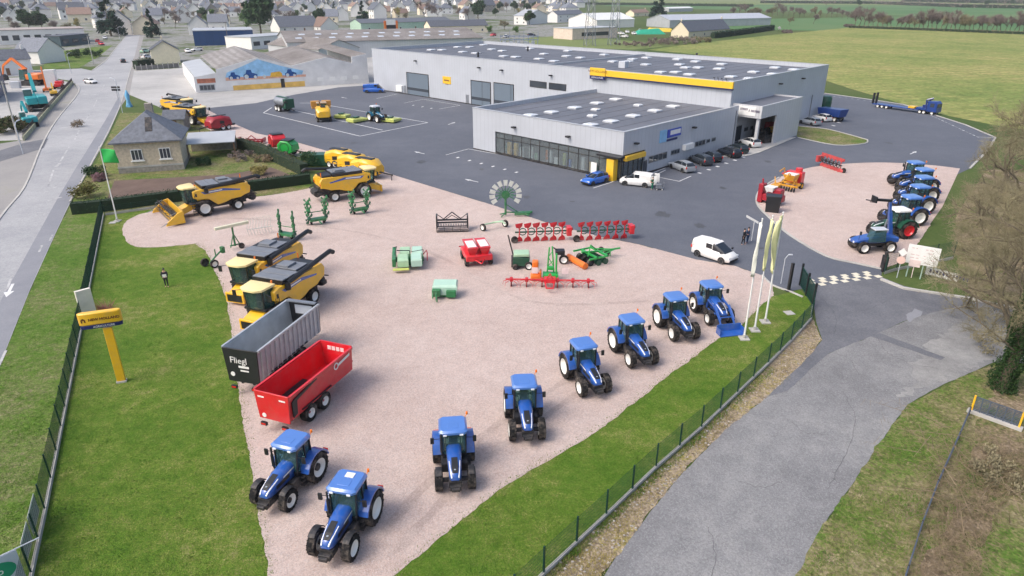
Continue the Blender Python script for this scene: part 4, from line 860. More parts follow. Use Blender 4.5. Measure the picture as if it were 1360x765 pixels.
    for k in range(5): ld.box(2.7,3.1,1.5,1.75,.5+k*.3,.54+k*.3)
    ld.tube([(2.7,1.75,.4),(2.7,1.75,2.7)],.025).tube([(3.1,1.75,.4),(3.1,1.75,2.7)],.025).box(2.2,3.3,.95,1.78,1.68,1.72); ld.build('ladder',DARK,t)
    for s in (-1,1):
        MB().tube([(3.4,s*.95,3.2),(3.6,s*1.6,3.1)],.025,5).box(3.55,3.65,s*1.65-.14,s*1.65+.14,2.6,3.1).build('mirror',BLACK,t)
    MB().box(-4.1,-3.5,-1.2,1.2,1.0,1.35).tube([(-3.7,-1.2,1.9),(-4.4,-1.2,1.6),(-4.4,1.2,1.6),(-3.7,1.2,1.9)],.05).cyl((-4.0,-.8,1.2),(-4.0,.8,1.2),.45,n=10).build('straw_chopper',DARK,t)
    for s in (-1,1): MB().box(-3.72,-3.66,s*1.2-.12,s*1.2+.12,2.2,2.5).build('tail_light',LAMPR,t,smooth=0)
    MB().cyl((-3.4,-.9,3.3),(-3.4,-.9,3.75),.06,n=6).cyl((2.3,.9,3.55),(2.3,.9,3.75),.07,n=8).build('beacon',LAMPO,t)
    if header:
        w=3.2
        hd=MB(); hd.prism([(4.45,.25),(4.45,1.5),(4.6,1.55),(4.7,.5),(5.6,.18),(5.6,.12)],-w,w)
        for s in (-1,1): hd.prism([(4.45,.2),(4.5,1.6),(5.1,1.45),(6.3,.55),(6.5,.15)],s*w-.08+ (.0),s*w+.08)
        h=hd.build('header',YEL,t,bevel=.03)
        MB().cyl((4.95,-w+.1,.6),(4.95,w-.1,.6),.25,n=10).build('header_auger',BLACK,h)
        rl=MB(); 
        for a in range(5):
            c=(5.55+.5*math.cos(a*1.256),1.15+.5*math.sin(a*1.256)); rl.cyl((c[0],-w+.15,c[1]),(c[0],w-.15,c[1]),.035,n=4)
            for k in range(5): y=-w+.2+k*(2*w-.4)/4; rl.cyl((5.55,y,1.15),(c[0],y,c[1]),.03,n=4)
            for k in range(34): y=-w+.2+k*(2*w-.4)/33; rl.cyl((c[0],y,c[1]),(c[0]+.12,y,c[1]-.3),.012,n=3,cap=False)
        rl.cyl((5.55,-w+.1,1.15),(5.55,w-.1,1.15),.07,n=6); rl.build('reel',DARK,h)
        kd=MB()
        for s in (-1,1): kd.cyl((6.3,s*(w+.02),.5),(7.1,s*(w+.25),.2),.06,.02,5).cyl((5.2,s*w,1.5),(6.0,s*w,1.25),.03,n=5)
        for k in range(18): y=-w+k*2*w/17; kd.box(5.55,5.8,y-.02,y+.02,.12,.16)
        kd.build('crop_divider',GREY,h)
    return t
C1=combine('yellow combine harvester with wide header and reel fitted, beside the hedge',header=True)
spot(C1,(-2.05,1.4),(318,279),((318,279),(271,287.5)))
C2=combine('yellow combine harvester facing the yard, behind the folded green tedders',cab_roof=CREAM)
spot(C2,(-2.05,-1.4),(446,268.5),((446,268.5),(487,262)))
C3=combine('yellow combine harvester without header, the one farther from the grey trailer')
C4=dup(C3); C4['label']='yellow combine harvester without header, parked right beside the grey trailer'
spot(C4,(-2.05,1.4),(420,403),((420,403),(354,447))); spot(C3,(-2.05,1.4),(393,371),((393,371),(330,411)))
C5=dup(C2); spot(C5,(1.75,-1.4),(256,166.5),((196,160.5),(256,166.5)),'yellow combine harvester behind the slate roof, the one nearer the red baler')
C6=dup(C2); spot(C6,(1.75,-1.4),(240,154.5),((182,148.5),(240,154.5)),'yellow combine harvester behind the slate roof, the one nearer the main road')

# ---- tipping trailers
def trailer(kind):
    if kind=='grey':
        t=thing('push_off_trailer','grey ribbed trailer with black end panel beside the yellow combines','trailer'); L,W,z0,z1=7.3,2.5,1.15,3.35; body=mat('galvanised_silver',(.46,.49,.52),.42,.35,0,.12); wx=(-1.7,-.3,1.1)
    else:
        t=thing('tipping_trailer','red tipping trailer on two axles next to the grey trailer','trailer'); L,W,z0,z1=6.3,2.4,1.1,2.75; body=RED; wx=(-1.35,.05)
    h=L/2; w=W/2; b=MB(); th_=.08; dr=.12
    b.box(-h+th_,h-th_,-w+.15,w-.15,z0,z0+.08)
    for s in (-1,1):
        lo=[(-h,s*(w-dr),z0),(h,s*(w-dr),z0),(h,s*w,z1),(-h,s*w,z1)]; li=[(x,y-s*th_,z) for x,y,z in lo]
        b.add(lo+li,[(0,1,2,3),(4,7,6,5),(0,4,5,1),(1,5,6,2),(2,6,7,3),(3,7,4,0)])
        b.box(-h,h,s*w-.07+ s*.04,s*w+.07+s*.04,z1-.05,z1+.09)
    bd=b.build('body',body,t,smooth=0)
    fe=MB(); fe.add([(h,-w,z1+.02),(h,w,z1+.02),(h,w-dr,z0),(h,-w+dr,z0),(h+.08,-w,z1+.02),(h+.08,w,z1+.02),(h+.08,w-dr,z0),(h+.08,-w+dr,z0)],[(0,1,2,3),(4,7,6,5),(0,4,5,1),(1,5,6,2),(2,6,7,3),(3,7,4,0)]).box(h,h+.1,-w,w,z1+.022,z1+.12)
    tg=MB(); tg.add([(-h-.1,-w-.02,z1+.05),(-h-.1,w+.02,z1+.05),(-h-.1,w-dr,z0-.15),(-h-.1,-w+dr,z0-.15),(-h-.003,-w-.02,z1+.05),(-h-.003,w+.02,z1+.05),(-h-.003,w-dr,z0-.15),(-h-.003,-w+dr,z0-.15)],[(0,1,2,3),(4,7,6,5),(0,4,5,1),(1,5,6,2),(2,6,7,3),(3,7,4,0)])
    tgo=tg.build('tailgate',BLACK if kind=='grey' else RED,t,bevel=.02); feo=fe.build('front_wall',BLACK if kind=='grey' else RED,t,smooth=0)
    if kind=='grey':
        for s in (-1,1):
            r=MB()
            for k in range(14):
                x=-h+.25+k*.52; r.add([(x,s*(w-dr+.01),z0+.05),(x+.14,s*(w-dr+.01),z0+.05),(x+.14,s*(w+.01),z1-.06),(x,s*(w+.01),z1-.06),(x+.03,s*(w-dr+.09),z0+.05),(x+.11,s*(w-dr+.09),z0+.05),(x+.11,s*(w+.09),z1-.06),(x+.03,s*(w+.09),z1-.06)],[(0,3,2,1),(4,5,6,7),(0,1,5,4),(1,2,6,5),(2,3,7,6),(3,0,4,7)])
            r.build('ribs',body,bd,smooth=0)
        MB().box(h-.02,h-.005,-.7,.7,z1-.9,z1-.2).build('front_window',LGREY,feo,smooth=0); MB().box(h-.35,h,-w+.1,w-.1,z1+.121,z1+.2).build('front_flap',GREY,feo,smooth=0)
        text_mesh('Fliegl',.62,WHITE,tgo,(-h-.145,.15,z1-.75),(0,-1,.0),(0.02,0,1)); MB().box(-h-.15,-h-.135,-.55,.2,z1-1.25,z1-1.1).box(-h-.15,-h-.13,-.5,.1,z1-1.5,z1-1.4).build('lettering_strip',WHITE,tgo,smooth=0)
        MB().lathe([(.01,-.02),(.16,-.02),(.16,0),(.01,0)],(-h-.1,.75,z0+.4),'x',12).build('round_sticker',WHITE,tgo)
    else:
        for s in (-1,1):
            yy=s*(w-.02); m=MB(); m.add([(1.6,s*(w-.015),z1-.55),(2.9,s*(w-.0),z1-.4),(2.9,s*(w+.012),z1-.2),(1.7,s*(w+.006),z1-.33)],[(0,1,2,3)])
            for k in range(0): pass
            m.lathe([(.16,-.01),(.24,-.01),(.24,.01),(.16,.01),(.16,-.01)],(1.42,s*w,z1-.42),'y',14,False)
            m.build('lettering_strip',WHITE,bd,smooth=0)
            MB().prism([(-h+.15,z0+.2),(-h+.5,z0+.3),(-h+.6,z1-.5),(-.6,z1-.2),(-.6,z1-.08),(-h+.4,z1-.3),(-h+.15,z1-.45)],min(s*(w-.03),s*(w+.05)),max(s*(w-.03),s*(w+.05))).build('tailgate_arm',BLACK,bd,smooth=0)
            MB().box(-h-.11,-h-.101,s*.75-.22,s*.75+.22,z1-.35,z1-.25).build('lettering_strip',WHITE,tgo,smooth=0)
        MB().lathe([(.01,-.02),(.15,-.02),(.15,0),(.01,0)],(-h-.1,.7,z0+.1),'x',12).build('round_sticker',WHITE,tgo)
        g=MB()
        for k in range(4): g.box(h-.02,h-.004,-.62+k*.33,-.36+k*.33,z1-.42,z1-.14)
        g.build('front_grid',PINKW,feo,smooth=0)
        MB().loft([[(-h+.3,-w+.3,z0-.2),(h-.3,-w+.3,z0-.2),(h-.3,w-.3,z0-.2),(-h+.3,w-.3,z0-.2)],[(-h,-w+dr,z0),(h,-w+dr,z0),(h,w-dr,z0),(-h,w-dr,z0)]]).build('underbody',RED,bd,smooth=0)
    MB().box(-h+.2,h-.3,-.5,-.35,.7,z0).box(-h+.2,h-.3,.35,.5,.7,z0).cyl((wx[0],-1,.6),(wx[0],1,.6),.09).cyl((wx[1],-1,.6),(wx[1],1,.6),.09).cyl((h-.3,-.3,.8),(h+1.6,0,.7),.08,n=4).cyl((h-.3,.3,.8),(h+1.6,0,.7),.08,n=4).cyl((h+1.2,.15,0),(h+1.2,.15,.8),.05,n=6).build('chassis',DARK if kind=='grey' else DRED,t)
    for x in wx:
        for s in (-1,1): wheel(t,(x,s*(w-.28),.6),.6,.5,GREY if kind=='grey' else RIMW,lugs=False,rim_r=.5,hub=None)
    for s in (-1,1):
        m=MB().box(wx[0]-.75,wx[-1]+.75,s*(w-.28)-.27,s*(w-.28)+.27,1.26,1.3).build('mudguard',BLACK,t,smooth=0)
        MB().box(-h-.25,-h-.1,s*.75-.2,s*.75+.2,.55,.75).build('tail_light',LAMPR if 0 else BLACK,t,smooth=0); MB().box(-h-.27,-h-.251,s*.75-.15,s*.75+.15,.6,.7).build('tail_lens',LAMPR,t,smooth=0)
    return t
tg_=trailer('grey'); tr_=trailer('red')
# grey: its end corners were read at the rim height
a=G(293,463,3.35); b=G(344,466,3.35); c=G(424,403.5,3.35); ax=(c-b).normalized(); m_=(a+b)/2+ax*3.65; put(tg_,(m_.x,m_.y,0),math.atan2(ax.y,ax.x))
a=G(337.5,517,2.75); b=G(384.6,529,2.75); c=G(468,462,2.75); ax=(c-b).normalized(); m_=(a+b)/2+ax*3.15; put(tr_,(m_.x,m_.y,0),math.atan2(ax.y,ax.x))
# ================================================================ cars and vans
def car(label,kind,paint,group=None,cat='car',name='parked_car',simple=False):
    t=thing(name,label,cat,group=group)
    if kind=='hatch': L,W=4.1,1.75; low=[(-2.05,.42,.95),(-1.95,.25,1.0),(-1.0,.2,1.02),(.7,.2,.98),(1.6,.22,.86),(2.0,.3,.7),(2.06,.4,.6)]; top=[(-1.98,.75,.98),(-1.75,.66,1.38),(-.9,.62,1.48),(.1,.62,1.44),(.95,.72,1.0)]; ww=(-1.25,1.3); r=.31
    elif kind=='estate': L,W=4.6,1.8; low=[(-2.3,.42,1.0),(-2.2,.25,1.02),(-1.0,.2,1.03),(.9,.2,.99),(1.9,.22,.86),(2.25,.3,.7),(2.32,.4,.6)]; top=[(-2.24,.76,1.0),(-1.95,.66,1.42),(-.9,.63,1.5),(.3,.63,1.45),(1.15,.74,1.0)]; ww=(-1.4,1.4); r=.32
    elif kind=='van': L,W=4.3,1.8; low=[(-2.15,.3,1.1),(-2.1,.22,1.12),(-.5,.2,1.12),(.9,.2,1.1),(1.6,.24,1.0),(2.1,.3,.8),(2.16,.42,.65)]; top=[(-2.12,.83,1.1),(-2.05,.78,1.72),(-1.0,.78,1.8),(.2,.76,1.78),(1.55,.76,1.05)]; ww=(-1.35,1.35); r=.32
    else: L,W=5.4,2.0; low=[(-2.7,.4,1.2),(-2.6,.3,1.25),(0,.3,1.25),(1.6,.3,1.2),(2.3,.35,1.0),(2.65,.4,.8),(2.72,.5,.7)]; top=[(-2.66,.92,1.25),(-2.6,.88,2.1),(-1.0,.88,2.25),(1.0,.86,2.2),(2.1,.85,1.2)]; ww=(-1.7,1.75); r=.36
    w=W/2
    bd=MB().loft([ring(x,w*(1-.16*(abs(x)/(L/2))**4),z0,z1,.12,.08) for x,z0,z1 in low]).build('body',paint,t,smooth=50)
    cab=[ring(x,hw+.03,low[2][2]-.12 if i not in(0,len(top)-1) else z-.14,z,.16,.02) for i,(x,hw,z) in enumerate(top)]
    if kind in('van','bigvan'):
        MB().loft(cab[:4]).build('cargo_body',paint,bd,smooth=40)
        x0,x1=top[3][0],top[4][0]; hw0,hw1=top[3][1]+.03,top[4][1]+.03; z0,z1=top[3][2],top[4][2]
        gl=MB(); gl.loft([cab[3],cab[4]]); gl.build('windscreen',CGLASS,t,smooth=40)
        for s in (-1,1): MB().box(x0-.75,x0-.05,min(s*hw0,s*(hw0+.012)),max(s*hw0,s*(hw0+.012)),z0-.6,z0-.12).build('side_window',CGLASS,t,smooth=0)
        MB().loft([[(x0-.02,-hw0+.1,z0+.005),(x0-.02,hw0-.1,z0+.005),(x0-.02,hw0-.1,z0+.03),(x0-.02,-hw0+.1,z0+.03)],[(x0+.25,-hw0+.1,z0-.1),(x0+.25,hw0-.1,z0-.1),(x0+.25,hw0-.1,z0-.06),(x0+.25,-hw0+.1,z0-.06)]]).build('roof_edge',paint,bd,smooth=0)
        for s in (-1,1): MB().box(top[0][0]-.06,top[0][0]-.01,s*.42-.3,s*.42+.3,1.2,1.6).build('rear_window',CGLASS,t,smooth=0)
    else:
        MB().loft(cab).build('windows',CGLASS,t,smooth=50)
        MB().loft([[(x,-hw+.12,z+.012-(.03 if i in (0,3) else 0)) for hw in (hw,)]+[(x,hw-.12,z+.012-(.03 if i in (0,3) else 0)),(x,hw-.1,z-.05),(x,-hw+.1,z-.05)] for i,(x,hw,z) in enumerate([(top[1][0]+.05,top[1][1],top[1][2]+.02),top[2],top[3],(top[3][0]+.12,top[3][1],top[3][2]-.01)])]).build('roof',paint,bd,smooth=40)
        pl=MB()
        for s in (-1,1):
            for i in (1,2,3): x,hw,z=top[i]; xx=x+(.0 if i==1 else .05); pl.cyl((xx,s*(hw-.0),z-.08),(xx-.05 if i<3 else top[4][0],s*(hw+.045),low[2][2]),.035,n=4)
        pl.build('pillar',paint,bd,smooth=0)
    for x in ww:
        for s in (-1,1): wheel(t,(x,s*(w-.1),r),r,.22,SILVER,lugs=False,rim_r=.68,n=16)
    for x in ww:
        for s in (-1,1): MB().lathe([(.01,-.005),(r+.07,-.005),(r+.07,.005),(.01,.005)],(x,s*(w-.005),r+.02),'y',14).build('wheel_arch',BLACK,bd,smooth=0)
    f=low[-2]; b=low[1]
    for s in (-1,1):
        MB().box(f[0]-.12,f[0]+.03,s*(w*.72)-.16,s*(w*.72)+.16,f[2]-.13,f[2]+.0).build('headlight',LAMPW,t,bevel=.02)
        MB().box(b[0]-.1,b[0]+.02,s*(w*.86)-.1,s*(w*.86)+.1,b[2]-.32,b[2]-.02).build('tail_light',LAMPR,t,bevel=.02)
        MB().box(top[-1][0]-.35,top[-1][0]-.2,s*(w+.02)-.0-(.16 if s<0 else 0),s*(w+.02)+(.16 if s>0 else 0),low[3][2]-.02,low[3][2]+.16).build('mirror',paint if kind!='van' else BLACK,t,bevel=.02)
    MB().box(f[0]+.0,f[0]+.09,-w*.75,w*.75,.28,.5).build('bumper',BLACK,bd,bevel=.02)
    return t
gp='cars in the bays along the showroom'
V=[('blue hatchback parked by the yellow portal','hatch',CBLUE,(790,243.5),((800,240),(780,245)),None,'parked_car'),
 ('silver estate car, first in the bays by the showroom side','estate',SILVER,(905,226),((918,230),(892,220)),gp,'parked_car'),
 ('dark grey estate car between the silver estate and the purple black car','estate',CGREY,(930.5,217),((944,222),(917,211)),gp,'parked_car'),
 ('purple black car with a pale rear, third in the bays','hatch',CBLACK,(944,213),((956,218),(931,207)),gp,'parked_car'),
 ('black saloon car with red tail lights, fourth in the bays','estate',CBLACK,(968,207),((980,211),(955,202)),gp,'parked_car'),
 ('dark green black car behind the black saloon, fifth in the bays','hatch',mat('car_green_black',(.012,.03,.028),.22,0,1,.05),(979,202),((991,206),(966,197)),gp,'parked_car'),
 ('white hatchback on the pale paving near the canopy','hatch',WHITE,(995,194),((1008,198),(982,190)),gp,'parked_car'),
 ('silver white estate car beside the planted island','estate',SILVER,(1075,165.5),((1092,169),(1058,161)),None,'parked_car'),
 ('white hatchback between the silver estate and the blue tipper','hatch',WHITE,(1091,160.5),((1106,164),(1076,157)),None,'parked_car'),
 ('white panel van driving along the gravel edge by the flagpoles','van',WHITE,(948,343),((922,336),(972,352)),None,'parked_van'),
 ('white van with open rear doors at the showroom corner','van',WHITE,(845,246),((868,247),(822,242)),None,'parked_van'),
 ('dark blue delivery van at the corner of the workshop hall','bigvan',CBLUE,(497,123),((484,123),(511,123)),None,'parked_van'),
 ('small dark car driving on the main road by the cream house','hatch',CBLACK,(164,83),((166,88),(161,76)),None,'parked_car'),
 ('white car at the mouth of the side street','hatch',WHITE,(121,111),((110,110),(130,112)),None,'parked_car'),
 ('white car parked inside the plant yard by the teal excavator','hatch',WHITE,(37,163),((50,170),(20,155)),None,'parked_car')]
for l,k,p_,px,h,g,n in V:
    c=car(l,k,p_,g,'van' if 'van' in k else 'car',n); spot(c,(0,0),px,h)
    if 'open rear' in l:
        for s in (-1,1): MB().box(-2.9,-2.15,s*.8-.03,s*.8+.03,.5,1.7).build('rear_door',WHITE,c,bevel=.02)
        MB().box(-2.17,-2.13,-.7,.7,.55,1.6).build('load_opening',BLACK,c,smooth=0)

# ================================================================ implements on the gravel
def imp(name,label,cat,px,to,group=None):
    t=thing(name,label,cat,(0,0,0),0,group); t.location=G(*px); t.rotation_euler=(0,0,heading(px,to)); return t
def small_wheel(t,c,r,w,rim=RIMW): return wheel(t,c,r,w,rim,lugs=False,rim_r=.6,n=16)
def plough(label,n,L,flip,px,to,paint=RED):
    t=imp('reversible_plough',label,'plough',px,to); d=L/n
    MB().cyl((-L/2,0,1.05),(L/2,0,1.05),.1,n=4).build('beam',DGREEN if paint is RED else DARK,t,smooth=0)
    for k in range(n):
        x=-L/2+d*(k+.5); p=MB()
        for s in (-1,1):
            p.loft([[(x-.05,-.12,1.05),(x+.05,-.12,1.05),(x+.05,-.06,1.05),(x-.05,-.06,1.05)],[(x-.1,-.16,1.05+s*.5),(x+.02,-.16,1.05+s*.5),(x+.02,-.1,1.05+s*.5),(x-.1,-.1,1.05+s*.5)]])
            p.add([(x-.48,-.3,1.05+s*.96),(x+.35,.0,1.05+s*1.0),(x+.3,-.02,1.05+s*.66),(x+.05,-.1,1.05+s*.42),(x-.38,-.38,1.05+s*.6)],[(0,1,2,3,4)])
            p.add([(x-.48,-.26,1.05+s*.96),(x+.35,.04,1.05+s*1.0),(x+.3,.02,1.05+s*.66),(x+.05,-.06,1.05+s*.42),(x-.38,-.34,1.05+s*.6)],[(4,3,2,1,0)])
        p.build('plough_body',paint,t,smooth=0)
    st=MB()
    for k in range(n): x=-L/2+d*(k+.5); st.lathe([(.33,-.06),(.42,0),(.33,.06),(.33,-.06)],(x+d*.4,.1,1.05),'y',12,False)
    st.build('leg_arc',DGREEN if paint is RED else DARK,t)
    MB().box(L/2,L/2+.5,-.5,.5,.6,1.5).tube([(L/2+.4,-.45,1.6),(L/2+.7,0,1.2),(L/2+.4,.45,.6)],.07).build('headstock',paint,t,bevel=.03)
    small_wheel(t,(-L/2-.1,-.4,.38),.38,.24,DARK)
    return t
plough('long red reversible plough with a black wheel at its end, behind the green box drill',6,5.4,1,(718,320),(745,319))
plough('long red reversible plough behind the green cultivator, beside the yard edge',6,5.6,1,(800,318),(830,316.5))
plough('small dark red plough lying on the far edge of the gravel island',6,4.6,1,(1102,225),(1085,219),mat('faded_red_paint',(.45,.06,.06),.5,0,.1,.2))
# red tedder rake, folded green and orange trailer drill, cultivator etc
t=imp('hay_tedder','red hay tedder with spread arms in front of the orange and green machine','tedder',(730,382),(730,395))
MB().cyl((0,-3.9,.75),(0,3.9,.75),.07,n=4).tube([(.3,-.4,.7),(1.3,-.3,.5),(1.3,.3,.5),(.3,.4,.7)],.07).tube([(.2,-.35,.8),(.4,0,1.5),(.2,.35,.8)],.05).box(-.3,.4,-.5,.5,.6,.95).build('frame',RED,t)
for k in range(6):
    y=-3.4+k*1.36; m=MB()
    for a in range(8):
        c,s=math.cos(a*.785),math.sin(a*.785); m.cyl((-.3,y,.6),(-.3+.7*c,y+.7*s,.45),.025,n=4); m.cyl((-.3+.7*c,y+.7*s,.47),(-.3+.78*c,y+.78*s,.1),.016,n=4)
    m.cyl((-.3,y,.4),(-.3,y,.8),.14,n=8); m.build('rotor',RED,t); small_wheel(t,(-.1,y,.2),.2,.12,DARK)
for s in (-1,1): MB().box(-.85,-.8,s*1.35-.28,s*1.35+.28,1.0,1.55).build('warning_board',PINKW,t,smooth=0)
t=imp('mounted_sprayer','orange and green folded machine standing behind the red tedder','farm machine',(728,372),(728,385))
MB().box(-.3,.35,-1.45,-.9,.25,1.9).cyl((.1,-1.6,.4),(.1,-.75,.4),.36,n=12).box(-.3,.6,-.8,-.6,.3,1.0).build('orange_hood',ORANGE,t,bevel=.1)
MB().box(-.4,.5,-.5,.9,.25,.7).tube([(-.2,-.1,.7),(-.2,.05,3.1)],.09,4).tube([(-.2,.5,.7),(-.2,.3,3.2)],.09,4).tube([(-.2,-.05,1.3),(-.2,.45,1.9)],.05,4).tube([(-.2,.45,1.3),(-.2,0,2.1)],.05,4).tube([(-.2,.0,2.2),(-.2,.4,2.8)],.05,4).cyl((.2,.7,.6),(0,.7,2.6),.1,n=6).box(-.3,.1,-.1,.5,1.0,1.3).build('green_frame',VGREEN,t,bevel=.04)
t=imp('box_seed_drill','small dark green box drill with a lifted arm and one white wheel','seed drill',(693,354),(700,354))
MB().prism([(-.9,.3),(.6,.3),(.75,1.1),(-.75,1.2)],-.7,.7).build('hopper',DGREEN,t,bevel=.04); MB().box(-.78,.7,-.65,.65,1.2,1.5).build('lid',LGREEN,t,bevel=.06)
MB().cyl((-.8,.3,1.0),(-1.3,.5,3.0),.07,n=5).box(-1.0,-.85,-.7,.7,.2,.9).build('arm',DARK,t); small_wheel(t,(.65,-.85,.4),.4,.25); small_wheel(t,(-.6,-.85,.3),.3,.2,DARK)
t=imp('press_wheel','black single wheel press unit between the box drill and the cultivator','farm implement',(747,350),(760,350))
small_wheel(t,(.1,-.2,.48),.48,.25); MB().tube([(.1,.1,.5),(-.4,.2,1.2),(-.9,.4,1.5)],.08).box(-.7,.2,-.1,.7,.9,1.3).build('frame',BLACK,t,bevel=.04)
t=imp('disc_cultivator','green disc cultivator with an orange rear roller, pointing towards the yard edge','cultivator',(783,348),(820,340))
MB().tube([(3.6,0,.8),(1.2,0,.9),(-1.0,0,1.2)],.1,4).tube([(3.0,0,.8),(1.2,-.8,.9)],.06).tube([(3.0,0,.8),(1.2,.8,.9)],.06).box(-1.0,1.2,-1.4,-1.28,.8,.95).box(-1.0,1.2,1.28,1.4,.8,.95).box(1.0,1.2,-1.4,1.4,.8,.95).box(-.2,0,-1.4,1.4,.8,.95).tube([(2.6,.2,.8),(2.6,.2,.05)],.05).tube([(-.8,-.8,1.0),(-.4,-.6,2.0),(.5,-.4,1.3)],.06).build('frame',VGREEN,t)
m=MB(); 
for k in range(9):
    for x in (.2,1.0): m.lathe([(.02,-.02),(.3,-.02),(.3,.02),(.02,.02)],(x,-1.25+k*.31,.3),'y',12)
m.build('disc_gang',DGREEN,t)
MB().lathe([(.1,-1.5),(.32,-1.45),(.32,1.45),(.1,1.5)],(-1.5,0,.34),'y',14).build('roller',ORANGE,t)
for y in (-.9,.1,.9): small_wheel(t,(-.55,y,.36),.36,.3,DARK)
for y in (-.5,.5): small_wheel(t,(2.4,y+1.0,.34),.34,.16,DARK)
# red seed drill with white tank tops
t=imp('seed_drill','red seed drill with two white tank lids in the middle of the gravel','seed drill',(633,347),(641,361)); t.scale=(1.2,1.15,1.1)
MB().box(-1.3,1.3,-1.1,1.1,.55,1.05).cyl((1.3,-.4,.7),(2.0,0,.6),.07,n=4).cyl((1.3,.4,.7),(2.0,0,.6),.07,n=4).build('frame',RED,t,bevel=.05)
for y in (-.52,.52): 
    h_=MB().loft([[(-1.1,y-.25,1.05),(1.0,y-.25,1.05),(1.0,y+.25,1.05),(-1.1,y+.25,1.05)],[(-1.2,y-.46,1.7),(1.15,y-.46,1.7),(1.15,y+.46,1.7),(-1.2,y+.46,1.7)]]).build('hopper',RED,t,smooth=0); MB().box(-.55,.95,y-.36,y+.36,1.702,1.78).build('lid',WHITE,h_,bevel=.03)
m=MB()
for k in range(7): y=-1.0+k*.33; m.tube([(-1.2,y,1.0),(-1.7,y,.6),(-1.8,y,.12)],.05,4)
m.cyl((-1.55,-1.2,.9),(-1.55,1.2,.9),.06,n=4); m.build('coulter',DRED,t)
for y in (-1.0,1.0): small_wheel(t,(.8,y,.4),.4,.3,DARK); small_wheel(t,(-.9,y,.4),.4,.3,DARK)
# folded mower conditioner with pale green covers
t=imp('mower_conditioner','folded pale green mower with four flat covers on the gravel','mower',(541,352),(541,372))
for k,(x,y) in enumerate(((.95,-.35),(.95,.9),(-.9,-.15),(-.9,1.0))):
    MB().loft([[(x-.7,y-.5,.45),(x+.7,y-.5,.45),(x+.7,y+.5,.45),(x-.7,y+.5,.45)],[(x-.72,y-.52,1.15),(x+.72,y-.52,1.05),(x+.72,y+.52,1.05),(x-.72,y+.52,1.15)],[(x-.6,y-.45,1.32),(x+.6,y-.45,1.2),(x+.6,y+.45,1.2),(x-.6,y+.45,1.32)]]).build('cover',LGREEN if k%2==0 else mat('mint_panel',(.42,.62,.5),.4,0,.3,.05),t,smooth=25)
MB().box(-1.7,1.7,-1.35,-1.0,.5,1.3).box(-.25,.1,-1.3,1.6,.35,.8).box(-1.6,-1.3,-.9,1.5,.2,.5).box(.2,.5,-.9,1.5,.15,.45).build('frame',GREEN,t,bevel=.05)
MB().tube([(-1.5,-1.2,1.3),(-.6,-.9,1.7),(.5,-1.1,1.35)],.03,5).tube([(.1,.3,.8),(.1,.3,1.5),(.05,-.9,1.55)],.05,4).tube([(-.2,1.5,.8),(.0,1.6,1.5),(.2,.4,1.4)],.03,5).build('hose',BLACK,t); MB().box(1.75,2.15,-1.3,.2,.3,.42).build('skirt',YGREEN,t,bevel=.03); MB().tube([(-1.2,1.5,.5),(-1.4,1.9,.9),(-.3,1.95,1.0),(.6,1.9,.6)],.05).build('tine_bar',DRED,t); small_wheel(t,(-1.4,-1.2,.3),.3,.2,DARK)
t=imp('front_mower','pale green disc mower with canvas cover in the open gravel','mower',(591,393),(588,405))
MB().loft([[(-.6,-.95,.3),(.5,-.95,.3),(.5,1.05,.3),(-.6,1.05,.3)],[(-.75,-1.0,1.15),(.5,-1.0,1.0),(.5,1.1,1.0),(-.75,1.1,1.15)],[(-.6,-.9,1.3),(.35,-.9,1.2),(.35,1.0,1.2),(-.6,1.0,1.3)]]).build('cover',mat('mint_panel',(.42,.62,.5)),t,smooth=25)
MB().box(.5,.9,-1.0,-.3,.3,.9).tube([(.6,-.6,.8),(1.3,-.6,.6),(1.5,-.5,.1)],.08).tube([(.6,-.9,.9),(1.2,-.9,.3)],.07).box(.5,.8,.2,1.0,.2,.8).box(-.4,.4,-.9,1.0,.08,.3).build('frame',GREEN,t,bevel=.03)
t=imp('rotary_harrow','black harrow frame with pale tine rows and cage roller','harrow',(601,305),(601,320))
m=MB().box(-.6,-.45,-1.75,1.75,.9,1.05).box(.3,.45,-1.75,1.75,.9,1.05).box(-.6,.45,-1.75,-1.6,.3,1.7).box(-.6,.45,1.6,1.75,.3,1.7).tube([(-.6,-1.0,1.0),(-.7,0,1.8),(-.6,1.0,1.0)],.06).tube([(-.5,-1.6,1.6),(-.5,-.8,1.0),(-.5,0,1.5),(-.5,.8,1.0),(-.5,1.6,1.6)],.04)
m.build('frame',BLACK,t)
m=MB()
for a in range(10): c,s=math.cos(a*.628),math.sin(a*.628); m.cyl((.75+.32*c,-1.7,.34+.32*s),(.75+.32*c,1.7,.34+.32*s),.03,n=4)
for y in (-1.7,-.85,0,.85,1.7): m.lathe([(.02,-.02),(.33,-.02),(.33,.02),(.02,.02)],(.75,y,.34),'y',12)
m.build('cage_roller',DARK,t)
m=MB()
for k in range(12): y=-1.5+k*.273; m.box(.0,.12,y-.07,y+.07,.35,.75)
m.build('tine_row',mat('pale_tines',(.55,.5,.5),.5),t,smooth=0)
